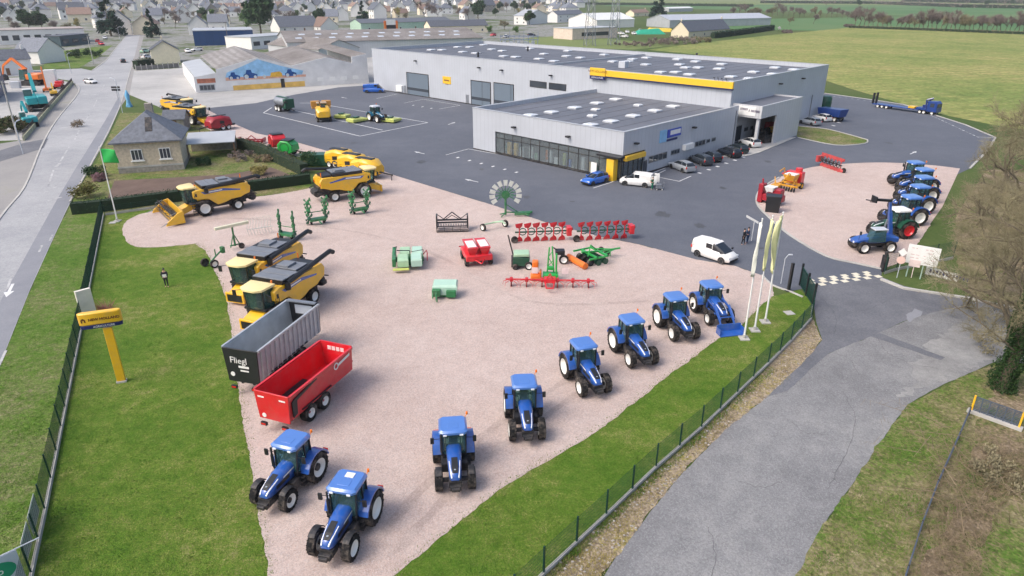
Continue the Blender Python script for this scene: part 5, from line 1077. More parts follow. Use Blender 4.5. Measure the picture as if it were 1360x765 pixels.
# folded rotary rake with fan of pale tine arms
t=imp('rotary_rake','green rotary rake with its wheel of pale arms tipped upright by the yard edge','rake',(676,287),(700,286))
MB().cyl((-.4,0,0.2),(-.4,0,2.2),.13,n=6).tube([(-.4,0,.5),(1.2,.2,.35),(2.6,0,.4)],.09,4).tube([(-.4,0,1.5),(1.0,0,.5)],.06).tube([(-1.0,-.6,.1),(-.4,0,.4),(-1.0,.6,.1)],.06).box(.6,2.4,-.5,-.3,.2,.5).box(1.2,2.8,.3,.5,.15,.4).tube([(1.5,0,.4),(2.2,-.9,.25)],.06).build('frame',GREEN,t)
m=MB(); pl=MB(); 
for a in range(11):
    an_=-.55+a*4.25/10; c,s=math.cos(an_),math.sin(an_); m.cyl((-.4,0,2.6),(-.4+1.3*c,-.1,2.6+1.15*s),.05,n=4); m.cyl((-.4+.5*c,-.05,2.6+.45*s),(-.4+.9*c-.2*s,-.3,2.6+.8*s+.2*c),.04,n=4)
    ca=(-.4+1.55*c,-.12,2.6+1.4*s); d=(c*.32,0,s*.32); n_=(-s*.2,0,c*.2)
    pl.loft([[(ca[0]-d[0]-n_[0],-.15,ca[2]-d[2]-n_[2]),(ca[0]-d[0]+n_[0],-.15,ca[2]-d[2]+n_[2]),(ca[0]+d[0]+n_[0]*1.2,-.15,ca[2]+d[2]+n_[2]*1.2),(ca[0]+d[0]-n_[0]*1.2,-.15,ca[2]+d[2]-n_[2]*1.2)],[(ca[0]-d[0]-n_[0],-.1,ca[2]-d[2]-n_[2]),(ca[0]-d[0]+n_[0],-.1,ca[2]-d[2]+n_[2]),(ca[0]+d[0]+n_[0]*1.2,-.1,ca[2]+d[2]+n_[2]*1.2),(ca[0]+d[0]-n_[0]*1.2,-.1,ca[2]+d[2]-n_[2]*1.2)]])
m.lathe([(.02,-.15),(.5,-.1),(.45,.1),(.02,.15)],(-.4,-.02,2.6),'y',14); ob=m.build('rotor',GREEN,t); pl.build('tine_arm',mat('pale_tine_guard',(.62,.64,.58),.6),ob,smooth=0)
t=imp('rake_axle','two wheeled pale axle of the rotary rake standing on the gravel','rake',(656,304),(662,306))
MB().cyl((-.2,-1.2,.75),(.3,1.2,.75),.09,n=4).tube([(0,-.2,.8),(1.0,.3,1.0),(1.6,.2,.9)],.08).build('frame',LGREEN,t); small_wheel(t,(-.3,-1.35,.42),.42,.26); small_wheel(t,(.4,1.35,.42),.42,.26)
# folded green tedders by the second combine, and the pair behind the combines
def folded_tedder(label,px,to,s=1,panel=False):
    t=imp('folded_tedder',label,'tedder',px,to); random.seed(int(px[0]))
    MB().box(-.4,.4,-.9,.9,.5,.75).tube([(0,-.9,.6),(0,-1.0,2.6)],.08,4).tube([(0,.9,.6),(0,1.0,2.7)],.08,4).tube([(.4,0,.6),(1.5,0,.5)],.08,4).tube([(0,-.9,1.5),(0,.9,1.5)],.05).build('frame',GREEN,t)
    for y in (-.95,.95):
        for z in (.8,1.75,2.6):
            m=MB()
            for a in range(9):
                c,s_=math.cos(a*.7+z),math.sin(a*.9+z); m.cyl((0,y,z),(.75*c*.5,y+.25*c,z+.6*s_),.055,n=4).cyl((.75*c*.5,y+.25*c,z+.6*s_),(.75*c*.5+.2,y+.3*c,z+.62*s_-.2),.02,n=3)
                m.ball((.75*c*.5,y+.25*c,z+.6*s_),.14,1.2,.7,1,6)
            m.ball((0,y,z),.24); m.build('rotor',DGREEN if z<1 else GREEN,t,fixn=False)
    for y in (-.7,.7): small_wheel(t,(-.3,y,.28),.28,.18,DARK)
    t.scale=(s,s,s); return t
folded_tedder('dark green folded tedder left of its twin, near the second combine',(423,298),(430,305),1.0)
folded_tedder('dark green folded tedder standing before the front wheel of the second combine',(479,284),(486,289),.95)
folded_tedder('pale green folded tedder behind the tank of the combine with no header',(383,318),(400,310),.95)
t=imp('folded_rake','pale folded rake with a long cream beam behind the combine cabs','rake',(313,330),(330,326)); MB().cyl((0,0,.3),(0,0,2.3),.1,n=5).tube([(-.5,0,.4),(.6,0,.4)],.08).tube([(0,0,1.6),(.6,.4,.3)],.05).tube([(0,0,1.6),(-.6,-.4,.3)],.05).build('frame',GREEN,t); MB().box(-1.7,1.7,-.14,.14,2.3,2.6).build('beam',mat('cream_beam',(.72,.70,.52),.5),t,bevel=.03)
small_wheel(t,(.5,-.4,.3),.3,.2,DARK)
t=imp('rake_trolley','small green two wheeled trolley at the edge of the lawn','farm implement',(285,353),(300,348)); MB().tube([(-.6,-.3,.5),(.3,0,.9),(1.2,.3,1.2)],.08,4).tube([(.3,0,.9),(.3,0,1.6)],.06).box(1.1,1.4,.1,.5,.9,1.5).build('frame',GREEN,t); small_wheel(t,(-.3,-.55,.42),.42,.22); small_wheel(t,(-.6,.55,.42),.42,.22,DARK)
t=imp('tine_rack','grey spring tine rack standing behind the pale rake','farm implement',(347,312),(360,310)); m=MB()
for k in range(9): x=-1.2+k*.3; m.tube([(x,0,.1),(x-.15,0,.9),(x+.05,.1,1.7),(x-.2,.15,2.0)],.03,4)
m.cyl((-1.3,0,.8),(1.3,0,.8),.05,n=4); m.build('tine_row',mat('pale_tine_guard',(.62,.64,.58)),t)
# big yellow foragers / balers behind combine 2
def baler(label,px,to,paint,cat='baler',s=1,group=None,top=True,nose=True):
    t=imp('square_baler',label,cat,px,to); 
    MB().loft([ring(x,w,z0,z1,.35,.15) for x,w,z0,z1 in [(-2.6,.85,.7,1.5),(-2.2,1.15,.6,2.3),(-.6,1.25,.6,2.7),(1.2,1.25,.6,2.6),(2.0,1.0,.7,1.9)]]).build('body',paint,t,smooth=40)
    for sg in (-1,1):
        for k in range(3): MB().add([(-1.9+k*1.2,sg*1.262,1.25),(-.95+k*1.2,sg*1.262,1.35),(-.95+k*1.2,sg*1.262,1.9),(-1.9+k*1.2,sg*1.262,1.8)],[(0,1,2,3)]).build('side_hatch',BLACK if k==1 else (DRED if paint in(RED,DRED) else paint),t,smooth=0,fixn=False)
    if top: MB().box(-1.8,1.0,-.5,.5,2.62,2.75).build('top_cover',BLACK,t,bevel=.04)
    MB().cyl((2.0,0,1.0),(4.2,0,.8),.12,n=4).cyl((3.9,.1,0),(3.9,.1,.9),.06,n=5).box(-3.4,-2.5,-.6,.6,.6,.9).box(-1.2,1.4,-.9,.9,.4,.7).build('drawbar',DARK,t)
    for sg in (-1,1): small_wheel(t,(-.3,sg*1.05,.62),.62,.45); small_wheel(t,(.95 if not nose else -1.5,sg*1.05,.5),.5,.4)
    t.scale=(s,s,s); return t
yb='yellow balers behind the second combine'
YB=[baler('yellow square baler at the back left of the group behind the second combine',(455,222),(490,227),YEL), baler('yellow square baler in the middle of the three behind the second combine',(472,229),(505,234),YEL), baler('yellow square baler at the front of the three, its drawbar on the asphalt',(490,235.5),(520,240),YEL)]
baler('dark red square baler with long drawbar behind the stone house',(290,173),(268,177),DRED)
t=imp('red_harrow','low dark red harrow lying on the gravel strip','harrow',(335,190),(352,190)); MB().box(-2.2,2.2,-.9,-.7,.4,.6).box(-2.2,2.2,.6,.8,.4,.6).box(-2.2,-2,-.9,.8,.3,.9).box(2,2.2,-.9,.8,.3,.9).tube([(-1,0,.5),(0,0,1.3),(1,0,.5)],.08).build('frame',DRED,t,bevel=.02)
m=MB()
for k in range(14): x=-2.1+k*.32; m.lathe([(.02,-.02),(.3,-.02),(.3,.02),(.02,.02)],(x,.0+.5*(k%2),.31),'x',10)
m.build('disc_gang',DRED,t)
def round_baler(label,px,to,paint):
    t=imp('round_baler',label,'baler',px,to); MB().prism([(-1.5,.9),(-1.1,.55),(.4,.5),(1.1,.9),(1.0,1.9),(.3,2.45),(-.9,2.5),(-1.5,1.9)],-1.15,1.15).build('body',paint,t,bevel=.12)
    for s in (-1,1): small_wheel(t,(-.1,s*1.25,.52),.52,.4); MB().lathe([(.7,-.02),(.78,0),(.7,.02),(.7,-.02)],(-.25,s*1.17,1.5),'y',16,False).build('chamber_ring',BLACK,t)
    MB().cyl((1.0,0,.9),(2.6,0,.7),.12,n=4).box(-1.0,.6,-.9,.9,2.5,2.62).tube([(.4,-1,2.4),(1.2,-1,1.8)],.06).build('drawbar',BLACK,t,bevel=.02); return t
round_baler('red round baler with a black top on the gravel strip, left of the green one',(369,198),(360,193),RED)
round_baler('vivid green round baler right of the red one',(386,207),(404,208),VGREEN)
MBx=MB().prism([(-2,0.1),(2,0.1),(2.1,1.6),(-2.1,1.6)],-1,1).box(-2.15,2.15,-1.05,1.05,1.6,1.75)
o=MBx.build('skip_container',DGREEN,None,bevel=.04); put(o,G(421,219),heading((421,219),(440,219))); tag(o,'dark green skip container behind the yellow balers','container')
# ---- machines in the marked bay of the yard
t=imp('slurry_tanker','green and grey slurry tanker on tandem wheels in the marked bay','tanker',(378,148),(390,151))
MB().lathe([(.05,-3.1),(.7,-3.0),(1.0,-2.6),(1.0,2.2),(.75,2.7),(.05,2.8)],(0,0,2.0),'x',18).build('tank',GREY,t); MB().box(-2.4,2.2,-.35,.35,2.98,3.12).box(1.9,2.9,-1.05,1.05,1.0,2.9).box(-2.6,2.6,-.5,.5,.75,1.05).build('green_frame',DGREEN,t,bevel=.05)
MB().tube([(2.8,-.6,2.2),(3.6,-1.4,2.6),(3.2,-1.8,1.6)],.14,6).cyl((2.8,0,.9),(4.6,0,.7),.12,n=4).build('hose',DARK,t)
for x in (-1.5,-.2):
    for s in (-1,1): small_wheel(t,(x,s*1.0,.68),.68,.5)
t=imp('forage_harvester','yellow forage harvester seen from behind with an orange folded header','harvester',(430,160),(426,152))
MB().loft([ring(x,w,z0,z1,.3,.2) for x,w,z0,z1 in [(-2.6,1.1,1.0,2.1),(-2.0,1.35,.9,2.7),(.2,1.4,.9,2.9),(1.0,1.3,.9,2.6)]]).build('body',YEL,t,smooth=40); MB().box(-1.6,-.2,-.5,.5,2.86,2.96).box(-2.3,1.8,-.9,.9,.5,.95).box(1.6,2.9,-1,1,.6,1.6).build('grille',BLACK,t,bevel=.03)
gl=MB().loft([[(1.0,-.85,1.6),(2.4,-.75,1.6),(2.4,.75,1.6),(1.0,.85,1.6)],[(1.0,-.9,3.2),(2.5,-.8,3.2),(2.5,.8,3.2),(1.0,.9,3.2)]]).build('cab_glass',GLASS,t,smooth=0); MB().box(.9,2.7,-1,1,3.2,3.38).build('cab_roof',mat('tan_roof',(.45,.34,.24),.6),gl,bevel=.05)
MB().box(3.2,4.6,-1.9,1.9,1.9,2.3).box(3.3,4.2,-2.0,-.2,2.35,3.4).box(3.3,4.2,.2,2.0,2.35,3.4).build('folded_header',mat('orange_header',(.55,.26,.05),.5,0,.1,.2),t,bevel=.06)
MB().tube([(.3,.3,2.9),(.2,.5,3.8),(-2.0,.6,4.1),(-2.4,.6,3.9)],.15,6).build('spout',BROWN,t)
for x,r_ in ((1.6,.8),(-1.7,.6)):
    for s in (-1,1): wheel(t,(x,s*1.2,r_),r_,.5,RIMW,lugs=False)
def deck(label,px,to,L=1.4,W=1.3):
    t=imp('disc_mower',label,'mower',px,to); MB().loft([[(-L,-W,.25),(L,-W,.25),(L,W,.25),(-L,W,.25)],[(-L,-W,.75),(L,-W,.6),(L,W,.6),(-L,W,.75)],[(-L*.85,-W*.85,.9),(L*.85,-W*.85,.72),(L*.85,W*.85,.72),(-L*.85,W*.85,.9)]]).build('cover',YGREEN,t,smooth=25); MB().box(-.9,.2,-.5,.5,.9,1.15).tube([(0,0,1.0),(-1.6,0,1.1)],.12,5).box(-1.0,1.0,-W*.95,W*.95,.1,.25).build('frame',DGREEN,t,bevel=.04); return t
deck('yellow green mower deck lying beside the forage harvester',(455,157),(462,154)); 
deck('long yellow green mower unit left of the tractor in the bay',(475,162),(486,160),2.0,1.1)
deck('yellow green front mower on the right of the tractor in the bay',(520,162),(530,159),1.5,1.5)
t=tractor('teal blue tractor between the mowers in the marked bay',mat('teal_blue_paint',(.02,.14,.25),.35,0,.5),LGREY,hub=None,fr=.7,rr=.85); spot(t,(.15,0),(502,161.5),((502,161.5),(513,164)),s=1.05)
# ---- gravel island machines
t=imp('yellow_drill','yellow and red pneumatic drill on the gravel island','seed drill',(1046,251),(1036,255))
MB().box(-1.8,1.0,-1.3,-1.15,.5,.7).box(-1.8,1.0,1.15,1.3,.5,.7).box(-1.0,-.8,-1.3,1.3,.5,.75).box(.6,.8,-1.6,1.6,.5,.75).box(1.0,1.9,-1.5,-.5,.25,.7).tube([(.7,-1.5,.7),(1.0,-1.5,1.6),(1.5,-1.0,.6)],.06).tube([(.7,1.5,.7),(1.0,1.4,1.7),(1.5,1.0,.4)],.06).tube([(-1.5,-1.2,1),(-1.2,-1.4,2.4),(.3,-1.3,2.2)],.08).tube([(.4,.9,1),(1.4,.9,2.2)],.07).tube([(-1.2,.5,1),(.5,.1,2.2),(1.2,-.4,1.0)],.08).build('frame',mat('ochre_paint',(.62,.30,.02),.45,0,.2,.15),t,bevel=.05)
MB().loft([[(-1.1,-.4,1.1),(.1,-.4,1.1),(.1,.6,1.1),(-1.1,.6,1.1)],[(-1.3,-.8,1.9),(.3,-.8,1.9),(.3,.8,1.9),(-1.3,.8,1.9)]]).build('hopper',mat('ochre_paint',(.6,.3,.02)),t,smooth=0); MB().box(-1.2,.2,-.75,.75,1.903,1.98).build('lid',WHITE,t,bevel=.03)
MB().box(-2.6,-1.6,-1.2,.9,.5,2.0).cyl((-2.2,.2,1.7),(-2.2,.2,2.5),.45,n=10).tube([(-2.0,-1.1,1.9),(-1.0,-1.5,1.6)],.12).build('fan_unit',RED,t,bevel=.15)
m=MB()
for k in range(9): y=-1.4+k*.35; m.lathe([(.02,-.03),(.3,-.03),(.3,.03),(.02,.03)],(1.2,y,.32),'y',10)
m.build('disc_gang',DARK,t)
for s in (-1,1): small_wheel(t,(-1.2,s*1.2,.45),.45,.35,YEL)
t=imp('red_planter','dark red upright planter on the gravel island beside a black hopper','planter',(1022,271),(1012,275)); MB().box(-.5,.5,-1.5,-.9,.1,2.4).box(-1.0,.4,-.9,1.4,.4,1.2).box(-.8,.2,-.3,1.3,1.2,2.0).tube([(0,-1.2,2.3),(.1,-1.25,3.0)],.12,5).build('frame',DRED,t,bevel=.12); MB().loft([[(-.4,-.5,1.6),(.4,-.5,1.6),(.4,.3,1.6),(-.4,.3,1.6)],[(-.6,-.7,2.2),(.6,-.7,2.2),(.6,.5,2.2),(-.6,.5,2.2)]]).build('hopper',WHITE,t,smooth=0)
for y in (-.6,.9): small_wheel(t,(-.7,y,.4),.4,.3,DARK)
o=MB().loft([[(-.6,-.75,.05),(.6,-.75,.05),(.6,.75,.05),(-.6,.75,.05)],[(-.7,-.85,1.9),(.7,-.85,1.9),(.7,.85,1.9),(-.7,.85,1.9)]]).box(-.75,.75,-.9,.9,1.9,2.02).build('hopper_box',BLACK,None,bevel=.05); put(o,G(1025,281),heading((1025,281),(1024,290))); tag(o,'black plastic hopper box in front of the red planter','container')
# ---- right of the hall
t=imp('tipper_trailer','dark blue tipping trailer at the right end of the hall','trailer',(1104,160),(1120,163)); MB().loft([[(-2.6,-1,1.0),(2.4,-1,1.0),(2.4,1,1.0),(-2.6,1,1.0)],[(-2.9,-1.2,2.3),(2.7,-1.2,2.5),(2.7,1.2,2.5),(-2.9,1.2,2.3)]]).build('body',mat('trailer_royal_blue',(.010,.045,.22),.4,0,.4),t,bevel=.04); MB().box(-2.4,2.2,-.5,.5,.6,1.0).cyl((-2.4,0,.8),(-3.8,0,.6),.1,n=4).build('chassis',DARK,t)
for x in (.2,1.5):
    for s in (-1,1): small_wheel(t,(x,s*.95,.5),.5,.35)
o=MB().lathe([(.02,0),(1.25,.05),(1.3,.3),(1.3,3.3),(1.1,3.7),(.02,3.8)],(0,0,0),'z',16).box(-.5,.5,-1.38,-1.25,.3,2.8).build('storage_tank',DGREEN); put(o,G(1093,151),0); tag(o,'dark green storage tank behind the blue tipping trailer','tank')
t=imp('yellow_loader','yellow and red yard loader with big black tyre under the canopy','loader',(1029,181),(1040,184)); MB().loft([ring(x,w,.6,z,.15) for x,w,z in [(-1.6,.5,1.5),(-.3,.7,1.7),(1.3,.6,1.5)]]).build('body',YEL,t); MB().box(-2.3,-1.2,-.7,.7,.5,2.3).build('cab',DRED,t,bevel=.1)
for x in (-1.2,1.2):
    for s in (-1,1): small_wheel(t,(x,s*.8,.75),.75,.5,DARK)
t=imp('stillage_cage','dark wire stillage stacked with parts beside the white hatchback','cage',(1012,188),(1020,190)); m=MB().box(-1.5,1.5,-1,1,.1,.3).box(-1.3,1.3,-.8,.8,.3,1.3)
for x in (-1.5,1.5):
    for y in (-1,1): m.box(x-.06,x+.06,y-.06,y+.06,0,2)
for z in (1,1.95): m.box(-1.5,1.5,-1.03,-.97,z,z+.06).box(-1.5,1.5,.97,1.03,z,z+.06)
m.build('cage_frame',DARK,t,smooth=0)
for y in (-.5,.4): MB().cyl((-.6,y,1.3),(-.6,y,2.0),.35,n=10).build('drum',BLACK,t)
# low loader lorry beyond the yard
t=imp('low_loader','blue lorry with empty low loader trailer and raised ramps at the field edge','lorry',(1200,147),(1225,150.5))
cbn=MB().loft([ring(x,1.2,.7,z,.15) for x,z in [(6.2,3.2),(8.0,3.3),(8.5,2.8),(8.6,1.2)]]).build('cab',mat('trailer_royal_blue',(.01,.05,.33)),t); MB().box(8.3,8.62,-1.0,1.0,1.9,2.8).build('windscreen',PANE,cbn,bevel=.03)
for s in (-1,1): MB().box(6.9,7.9,s*1.215-.01,s*1.215+.01,1.9,2.8).build('side_window',PANE,cbn,smooth=0)
MB().box(-8,4.2,-1.2,1.2,.75,.95).box(3.6,6.0,-1.1,1.1,.95,1.5).box(4.2,8.4,-.5,.5,.6,.95).build('trailer_bed',mat('trailer_royal_blue',(.01,.05,.33)),t,bevel=.03); MB().tube([(5.6,-.4,1.4),(5.4,-.4,3.4),(6.6,.2,3.9),(5.2,.3,2.6)],.2,5).box(5.0,6.0,-1.0,1.0,1.4,2.2).build('crane',DBLUE,t)
for s in (-1,1): MB().box(-8.3,-8.0,s*.75-.35,s*.75+.35,.9,3.6).build('ramp',DARK,t,bevel=.03)
MB().box(1.4,3.0,-.9,.9,.96,1.5).build('load',YEL,t,bevel=.08)
for x in (-6.5,-5.3,-4.1,4.6,5.6,7.6):
    for s in (-1,1): small_wheel(t,(x,s*.95,.48),.48,.35)
t.scale=(.85,.85,.85)
# ---- construction plant on the left
def excavator(label,px,to,paint,s=1,arm=((.6,2.6),(2.6,4.4),(4.4,3.2),(4.9,1.6))):
    t=imp('excavator',label,'excavator',px,to); MB().loft([[(-1.6,y*1,.0) for y in (-1.2,)]+[(1.6,-1.2,0),(1.6,-.75,0),(-1.6,-.75,0)],[(-1.9,-1.2,.5),(1.9,-1.2,.5),(1.9,-.75,.5),(-1.9,-.75,.5)],[(-1.6,-1.2,.85),(1.6,-1.2,.85),(1.6,-.75,.85),(-1.6,-.75,.85)]]).loft([[(-1.6,.75,0),(1.6,.75,0),(1.6,1.2,0),(-1.6,1.2,0)],[(-1.9,.75,.5),(1.9,.75,.5),(1.9,1.2,.5),(-1.9,1.2,.5)],[(-1.6,.75,.85),(1.6,.75,.85),(1.6,1.2,.85),(-1.6,1.2,.85)]]).box(-.8,.8,-.75,.75,.3,.95).build('track',DARK,t)
    MB().box(-2.1,1.2,-1.2,-.1,1.0,2.0).box(-2.1,.2,-.1,1.2,1.0,1.9).build('body',paint,t,bevel=.12); g=MB().loft([[(.2,.2,1.0),(1.3,.2,1.0),(1.3,1.2,1.0),(.2,1.2,1.0)],[(.2,.2,2.7),(1.0,.2,2.7),(1.0,1.15,2.7),(.2,1.15,2.7)]]).build('cab_glass',GLASS,t,smooth=0); MB().box(.15,1.05,.15,1.2,2.7,2.8).build('cab_roof',WHITE if paint is TEAL else paint,g,bevel=.03)
    m=MB(); P=[(x,-.2,z) for x,z in arm]
    for i,(a,b) in enumerate(zip(P,P[1:])): m.cyl(a,b,.32-.07*i,.26-.07*i,4)
    m.build('boom',paint,t); q=P[-1]; MB().prism([(q[0]-.1,q[2]+.2),(q[0]+.35,q[2]-.2),(q[0]+.1,q[2]-.9),(q[0]-.6,q[2]-.8),(q[0]-.5,q[2]-.1)],-.7,.3).build('bucket',DARK if paint is ORANGE else paint,t,bevel=.04)
    t.scale=(s,s,s); return t
excavator('orange excavator with raised arm deep in the plant yard',(44,113),(30,113),ORANGE,1.6)
excavator('large teal excavator with folded boom in the plant yard',(51,146),(40,134),TEAL,1.6,((.6,2.4),(2.2,4.6),(3.4,3.2),(2.6,1.7)))
excavator('small teal excavator close to the yard wall, by the white car',(40,168),(30,163),TEAL,1.0)
excavator('yellow mini digger beside the red machine in the plant yard',(72,127),(66,121),YEL,.65)
t=imp('aerial_platform','orange lifting arm with tall white panel standing in the plant yard','lift',(63,122),(68,112)); MB().box(-1.2,1.2,-.7,.7,.4,1.0).cyl((-.8,0,1.0),(.6,.0,6.2),.28,.2,4).build('arm',ORANGE,t,bevel=.03)
for x in (-.8,.8):
    for s in (-1,1): small_wheel(t,(x,s*.75,.4),.4,.3,DARK)
o=MB().box(-1.3,1.3,-1.0,1.0,.1,4.6).box(-1.35,1.35,-1.05,1.05,4.6,4.75).build('white_silo_cabin',WHITE,None,bevel=.06); put(o,G(71,117),.3); tag(o,'tall white cabin beside the orange lifting arm','cabin')
t=imp('red_dumper','red dumper by the roadside wall of the plant yard','dumper',(79,118),(90,113)); MB().box(-1.2,1.0,-.8,.8,.6,1.4).prism([(.4,1.0),(2.2,1.2),(2.4,2.0),(.4,1.9)],-.9,.9).build('body',RED,t,bevel=.08)
for x in (-.8,1.2):
    for s in (-1,1): small_wheel(t,(x,s*.85,.5),.5,.35,DARK)
o=MB().loft([[(-1,-.6,0),(1,-.6,0),(1,.6,0),(-1,.6,0)],[(-1.2,-.7,1.6),(1.2,-.7,1.6),(1.2,.7,1.6),(-1.2,.7,1.6)]]).box(-1.25,1.25,-.75,.75,1.6,1.7).build('grey_container',LGREY,None,bevel=.04); put(o,G(22,117),.2); tag(o,'pale grey waste container left of the orange excavator','container')
t=thing('plant_workshop','dark blue grey flat workshop at the left edge beside the plant yard','workshop',G(-8,130),heading((0,140),(14,128))); MB().box(-10,10,-1.5,7,0,7.0).build('wall',mat('dark_blue_cladding',(.10,.125,.19),.5,.1,0,.1),t,smooth=0); MB().box(-10.1,10.1,-1.6,7.1,7.003,7.15).build('roof',M_SLATE,t,smooth=0)
for z in (2.6,5.0):
    for x in (-4,2,7): MB().box(x-.7,x+.7,-1.56,-1.503,z-.5,z+.6).build('window',WHITE,t,smooth=0)
# ================================================================ fences, poles, signs
M_FENCE=mat('fence_green',(.008,.05,.038),.5,.2,0,.15)
def fence(label,pts,h=1.7,sp=2.5,plinth=.25,dense=.06):
    P=[G(*p) for p in pts]; t=thing('mesh_fence',label,'fence',P[0]); o=P[0]; mesh=MB(); pl=MB()
    for a,b in zip(P,P[1:]):
        a=a-o; b=b-o; d=b-a; L=d.length; e=d/L; n=max(1,round(L/sp)); ang=math.atan2(e.y,e.x)
        for k in range(n+1):
            if k==n and b!=P[-1]-o: continue
            q=a+e*(L*k/n); MB().at((q.x,q.y,0),ang).box(-.035,.035,-.035,.035,0,h+.05).build('post',M_FENCE,t,smooth=0)
        m=int(L/dense)
        for k in range(m): 
            q=a+e*(L*(k+.5)/m); mesh.cyl((q.x,q.y,plinth),(q.x,q.y,h),.0055,n=3,cap=False)
        z=plinth+.02
        while z<=h+.01: mesh.cyl((a.x,a.y,z),(b.x,b.y,z),.007,n=3,cap=False); z+=.2
        if plinth: pl.at((a.x,a.y,0),ang).box(0,L,-.06,.06,0,plinth).at()
    mesh.build('mesh_panel',M_FENCE,t,smooth=0,fixn=False)
    if plinth: pl.build('concrete_plinth',M_KERB,t,smooth=0)
    return t
fence('long green mesh fence on a concrete plinth between lawn and main road verge',[(137.5,286),(120,377),(107.5,442),(82.5,570),(61,680),(43,765),(30,835)])
fence('short green mesh fence along the foot of the dark hedge',[(140,286),(176,281),(210,276)],h=1.1)
fence('green mesh fence on a concrete plinth along the stony verge of the access road',[(1079,407),(1077,425),(1050,455),(1020,485),(931,571),(871,623.5),(805,687),(722,765),(640,846)])
fence('green mesh fence beside the white site board at the gate',[(1174,364),(1190,359),(1265,344)],h=1.9)
gt=thing('site_gate','dark green sliding gate leaf standing open at the lawn tip','gate',G(1070,396)); a=G(1062,379)-G(1070,396); b=G(1079,407)-G(1070,396)
m=MB(); e=(b-a).normalized(); L=(b-a).length; ag=math.atan2(e.y,e.x)
m.at((a.x,a.y,0),ag); 
for k in range(int(L/.14)): m.box(k*.14,k*.14+.03,-.015,.015,.15,1.75)
m.box(0,L,-.03,.03,.1,.18).box(0,L,-.03,.03,1.72,1.8); m.build('gate_leaf',M_FENCE,gt,smooth=0)
for x in (0,L*.5,L): MB().at((a.x+e.x*x,a.y+e.y*x,0),ag).box(-.08,.08,-.08,.08,0,2.1).build('gate_post',BLACK,gt,smooth=0)
o=MB().box(-.11,.11,-.11,.11,0,2.6).box(-.3,.3,-.3,.3,0,.06).build('gate_motor_post',BLACK,None,bevel=.02); put(o,G(1047,386),.3); tag(o,'thick black square post on a pale base near the gate','post')
o=MB().box(-.12,.12,-.12,.12,0,2.0).box(-.05,.05,-.4,.4,.3,1.6).build('gate_motor_post',DARK,None,bevel=.02); put(o,G(1172,361),.2); tag(o,'dark gate post on the island side of the chequered pavers','post')
t=thing('lamp_post','slim grey lamp post with a bent head on the asphalt by the flagpoles','lamp post',G(1037,377)); MB().tube([(0,0,0),(0,0,2.4),(.2,.0,2.75),(.5,0,2.8)],.035,6).build('pole',LGREY,t); MB().box(.25,.6,-.08,.08,2.74,2.84).build('lamp_head',LGREY,t,bevel=.02)
# flagpoles
YF=mat('pale_yellow_flag',(.80,.79,.42),.8,0,0,.1); WF=mat('white_yellow_flag',(.80,.80,.72),.8,0,0,.1)
def flag(label,px,h,m,z0,wid,ph,emblem=None,folds=4,ang=.0):
    t=thing('flagpole',label,'flagpole',G(*px)); MB().cyl((0,0,.08),(0,0,h),.075,.045,10).ball((0,0,h+.04),.07).build('pole',WHITE,t); MB().box(-.35,.35,-.35,.35,0,.1).cyl((0,0,.1),(0,0,.35),.13,n=8).build('base_plate',CONC,t,smooth=0)
    f=MB(); N=9; K=14; vs=[]; fs=[]
    for i in range(K+1):
        z=h-.15-(h-.15-z0)*i/K; w=wid if wid>1.5 else wid*(.55+.45*math.sin(math.pi*min(1,i/K*1.15+.12)))*(1-.55*max(0,i/K-.55))
        for j in range(N):
            u=j/(N-1); x=.06+w*u; y=.13*math.sin(u*folds*2+ph+i*.25)*(.3+u); vs.append((x*math.cos(ang)-y*math.sin(ang),x*math.sin(ang)+y*math.cos(ang),z-(.35 if wid<1.5 else .08)*u*u*wid))
    for i in range(K):
        for j in range(N-1): a=i*N+j; fs.append((a,a+1,a+N+1,a+N))
    f.add(vs,fs); ob=f.build('flag',m,t,smooth=60,fixn=False); s=ob.modifiers.new('cloth','SOLIDIFY'); s.thickness=.012
    return t
flag('white flagpole with limp pale flag, leftmost of the three',(988,450),9.4,WF,5.2,.42,.3,ang=-2.2)
flag('white flagpole with limp yellow flag, middle of the three',(1002,439),9.2,YF,5.2,.5,1.4,ang=-2.0)
flag('white flagpole with the largest yellow flag, nearest the gate',(1016,428),9.0,YF,4.6,.95,2.2,ang=-2.3)
gf=mat('flag_vivid_green',(.02,.42,.08),.7,0,0,.08)
t=flag('white flagpole with a green flag at the corner of the hedge',(156,294),8.4,gf,6.75,1.55,.4,folds=2,ang=.1)
t2=MB().lathe([(.03,-.015),(.38,-.015),(.38,.015),(.03,.015)],(.85,.2,7.45),'y',18); t2.build('flag_emblem',WHITE,t,fixn=True)
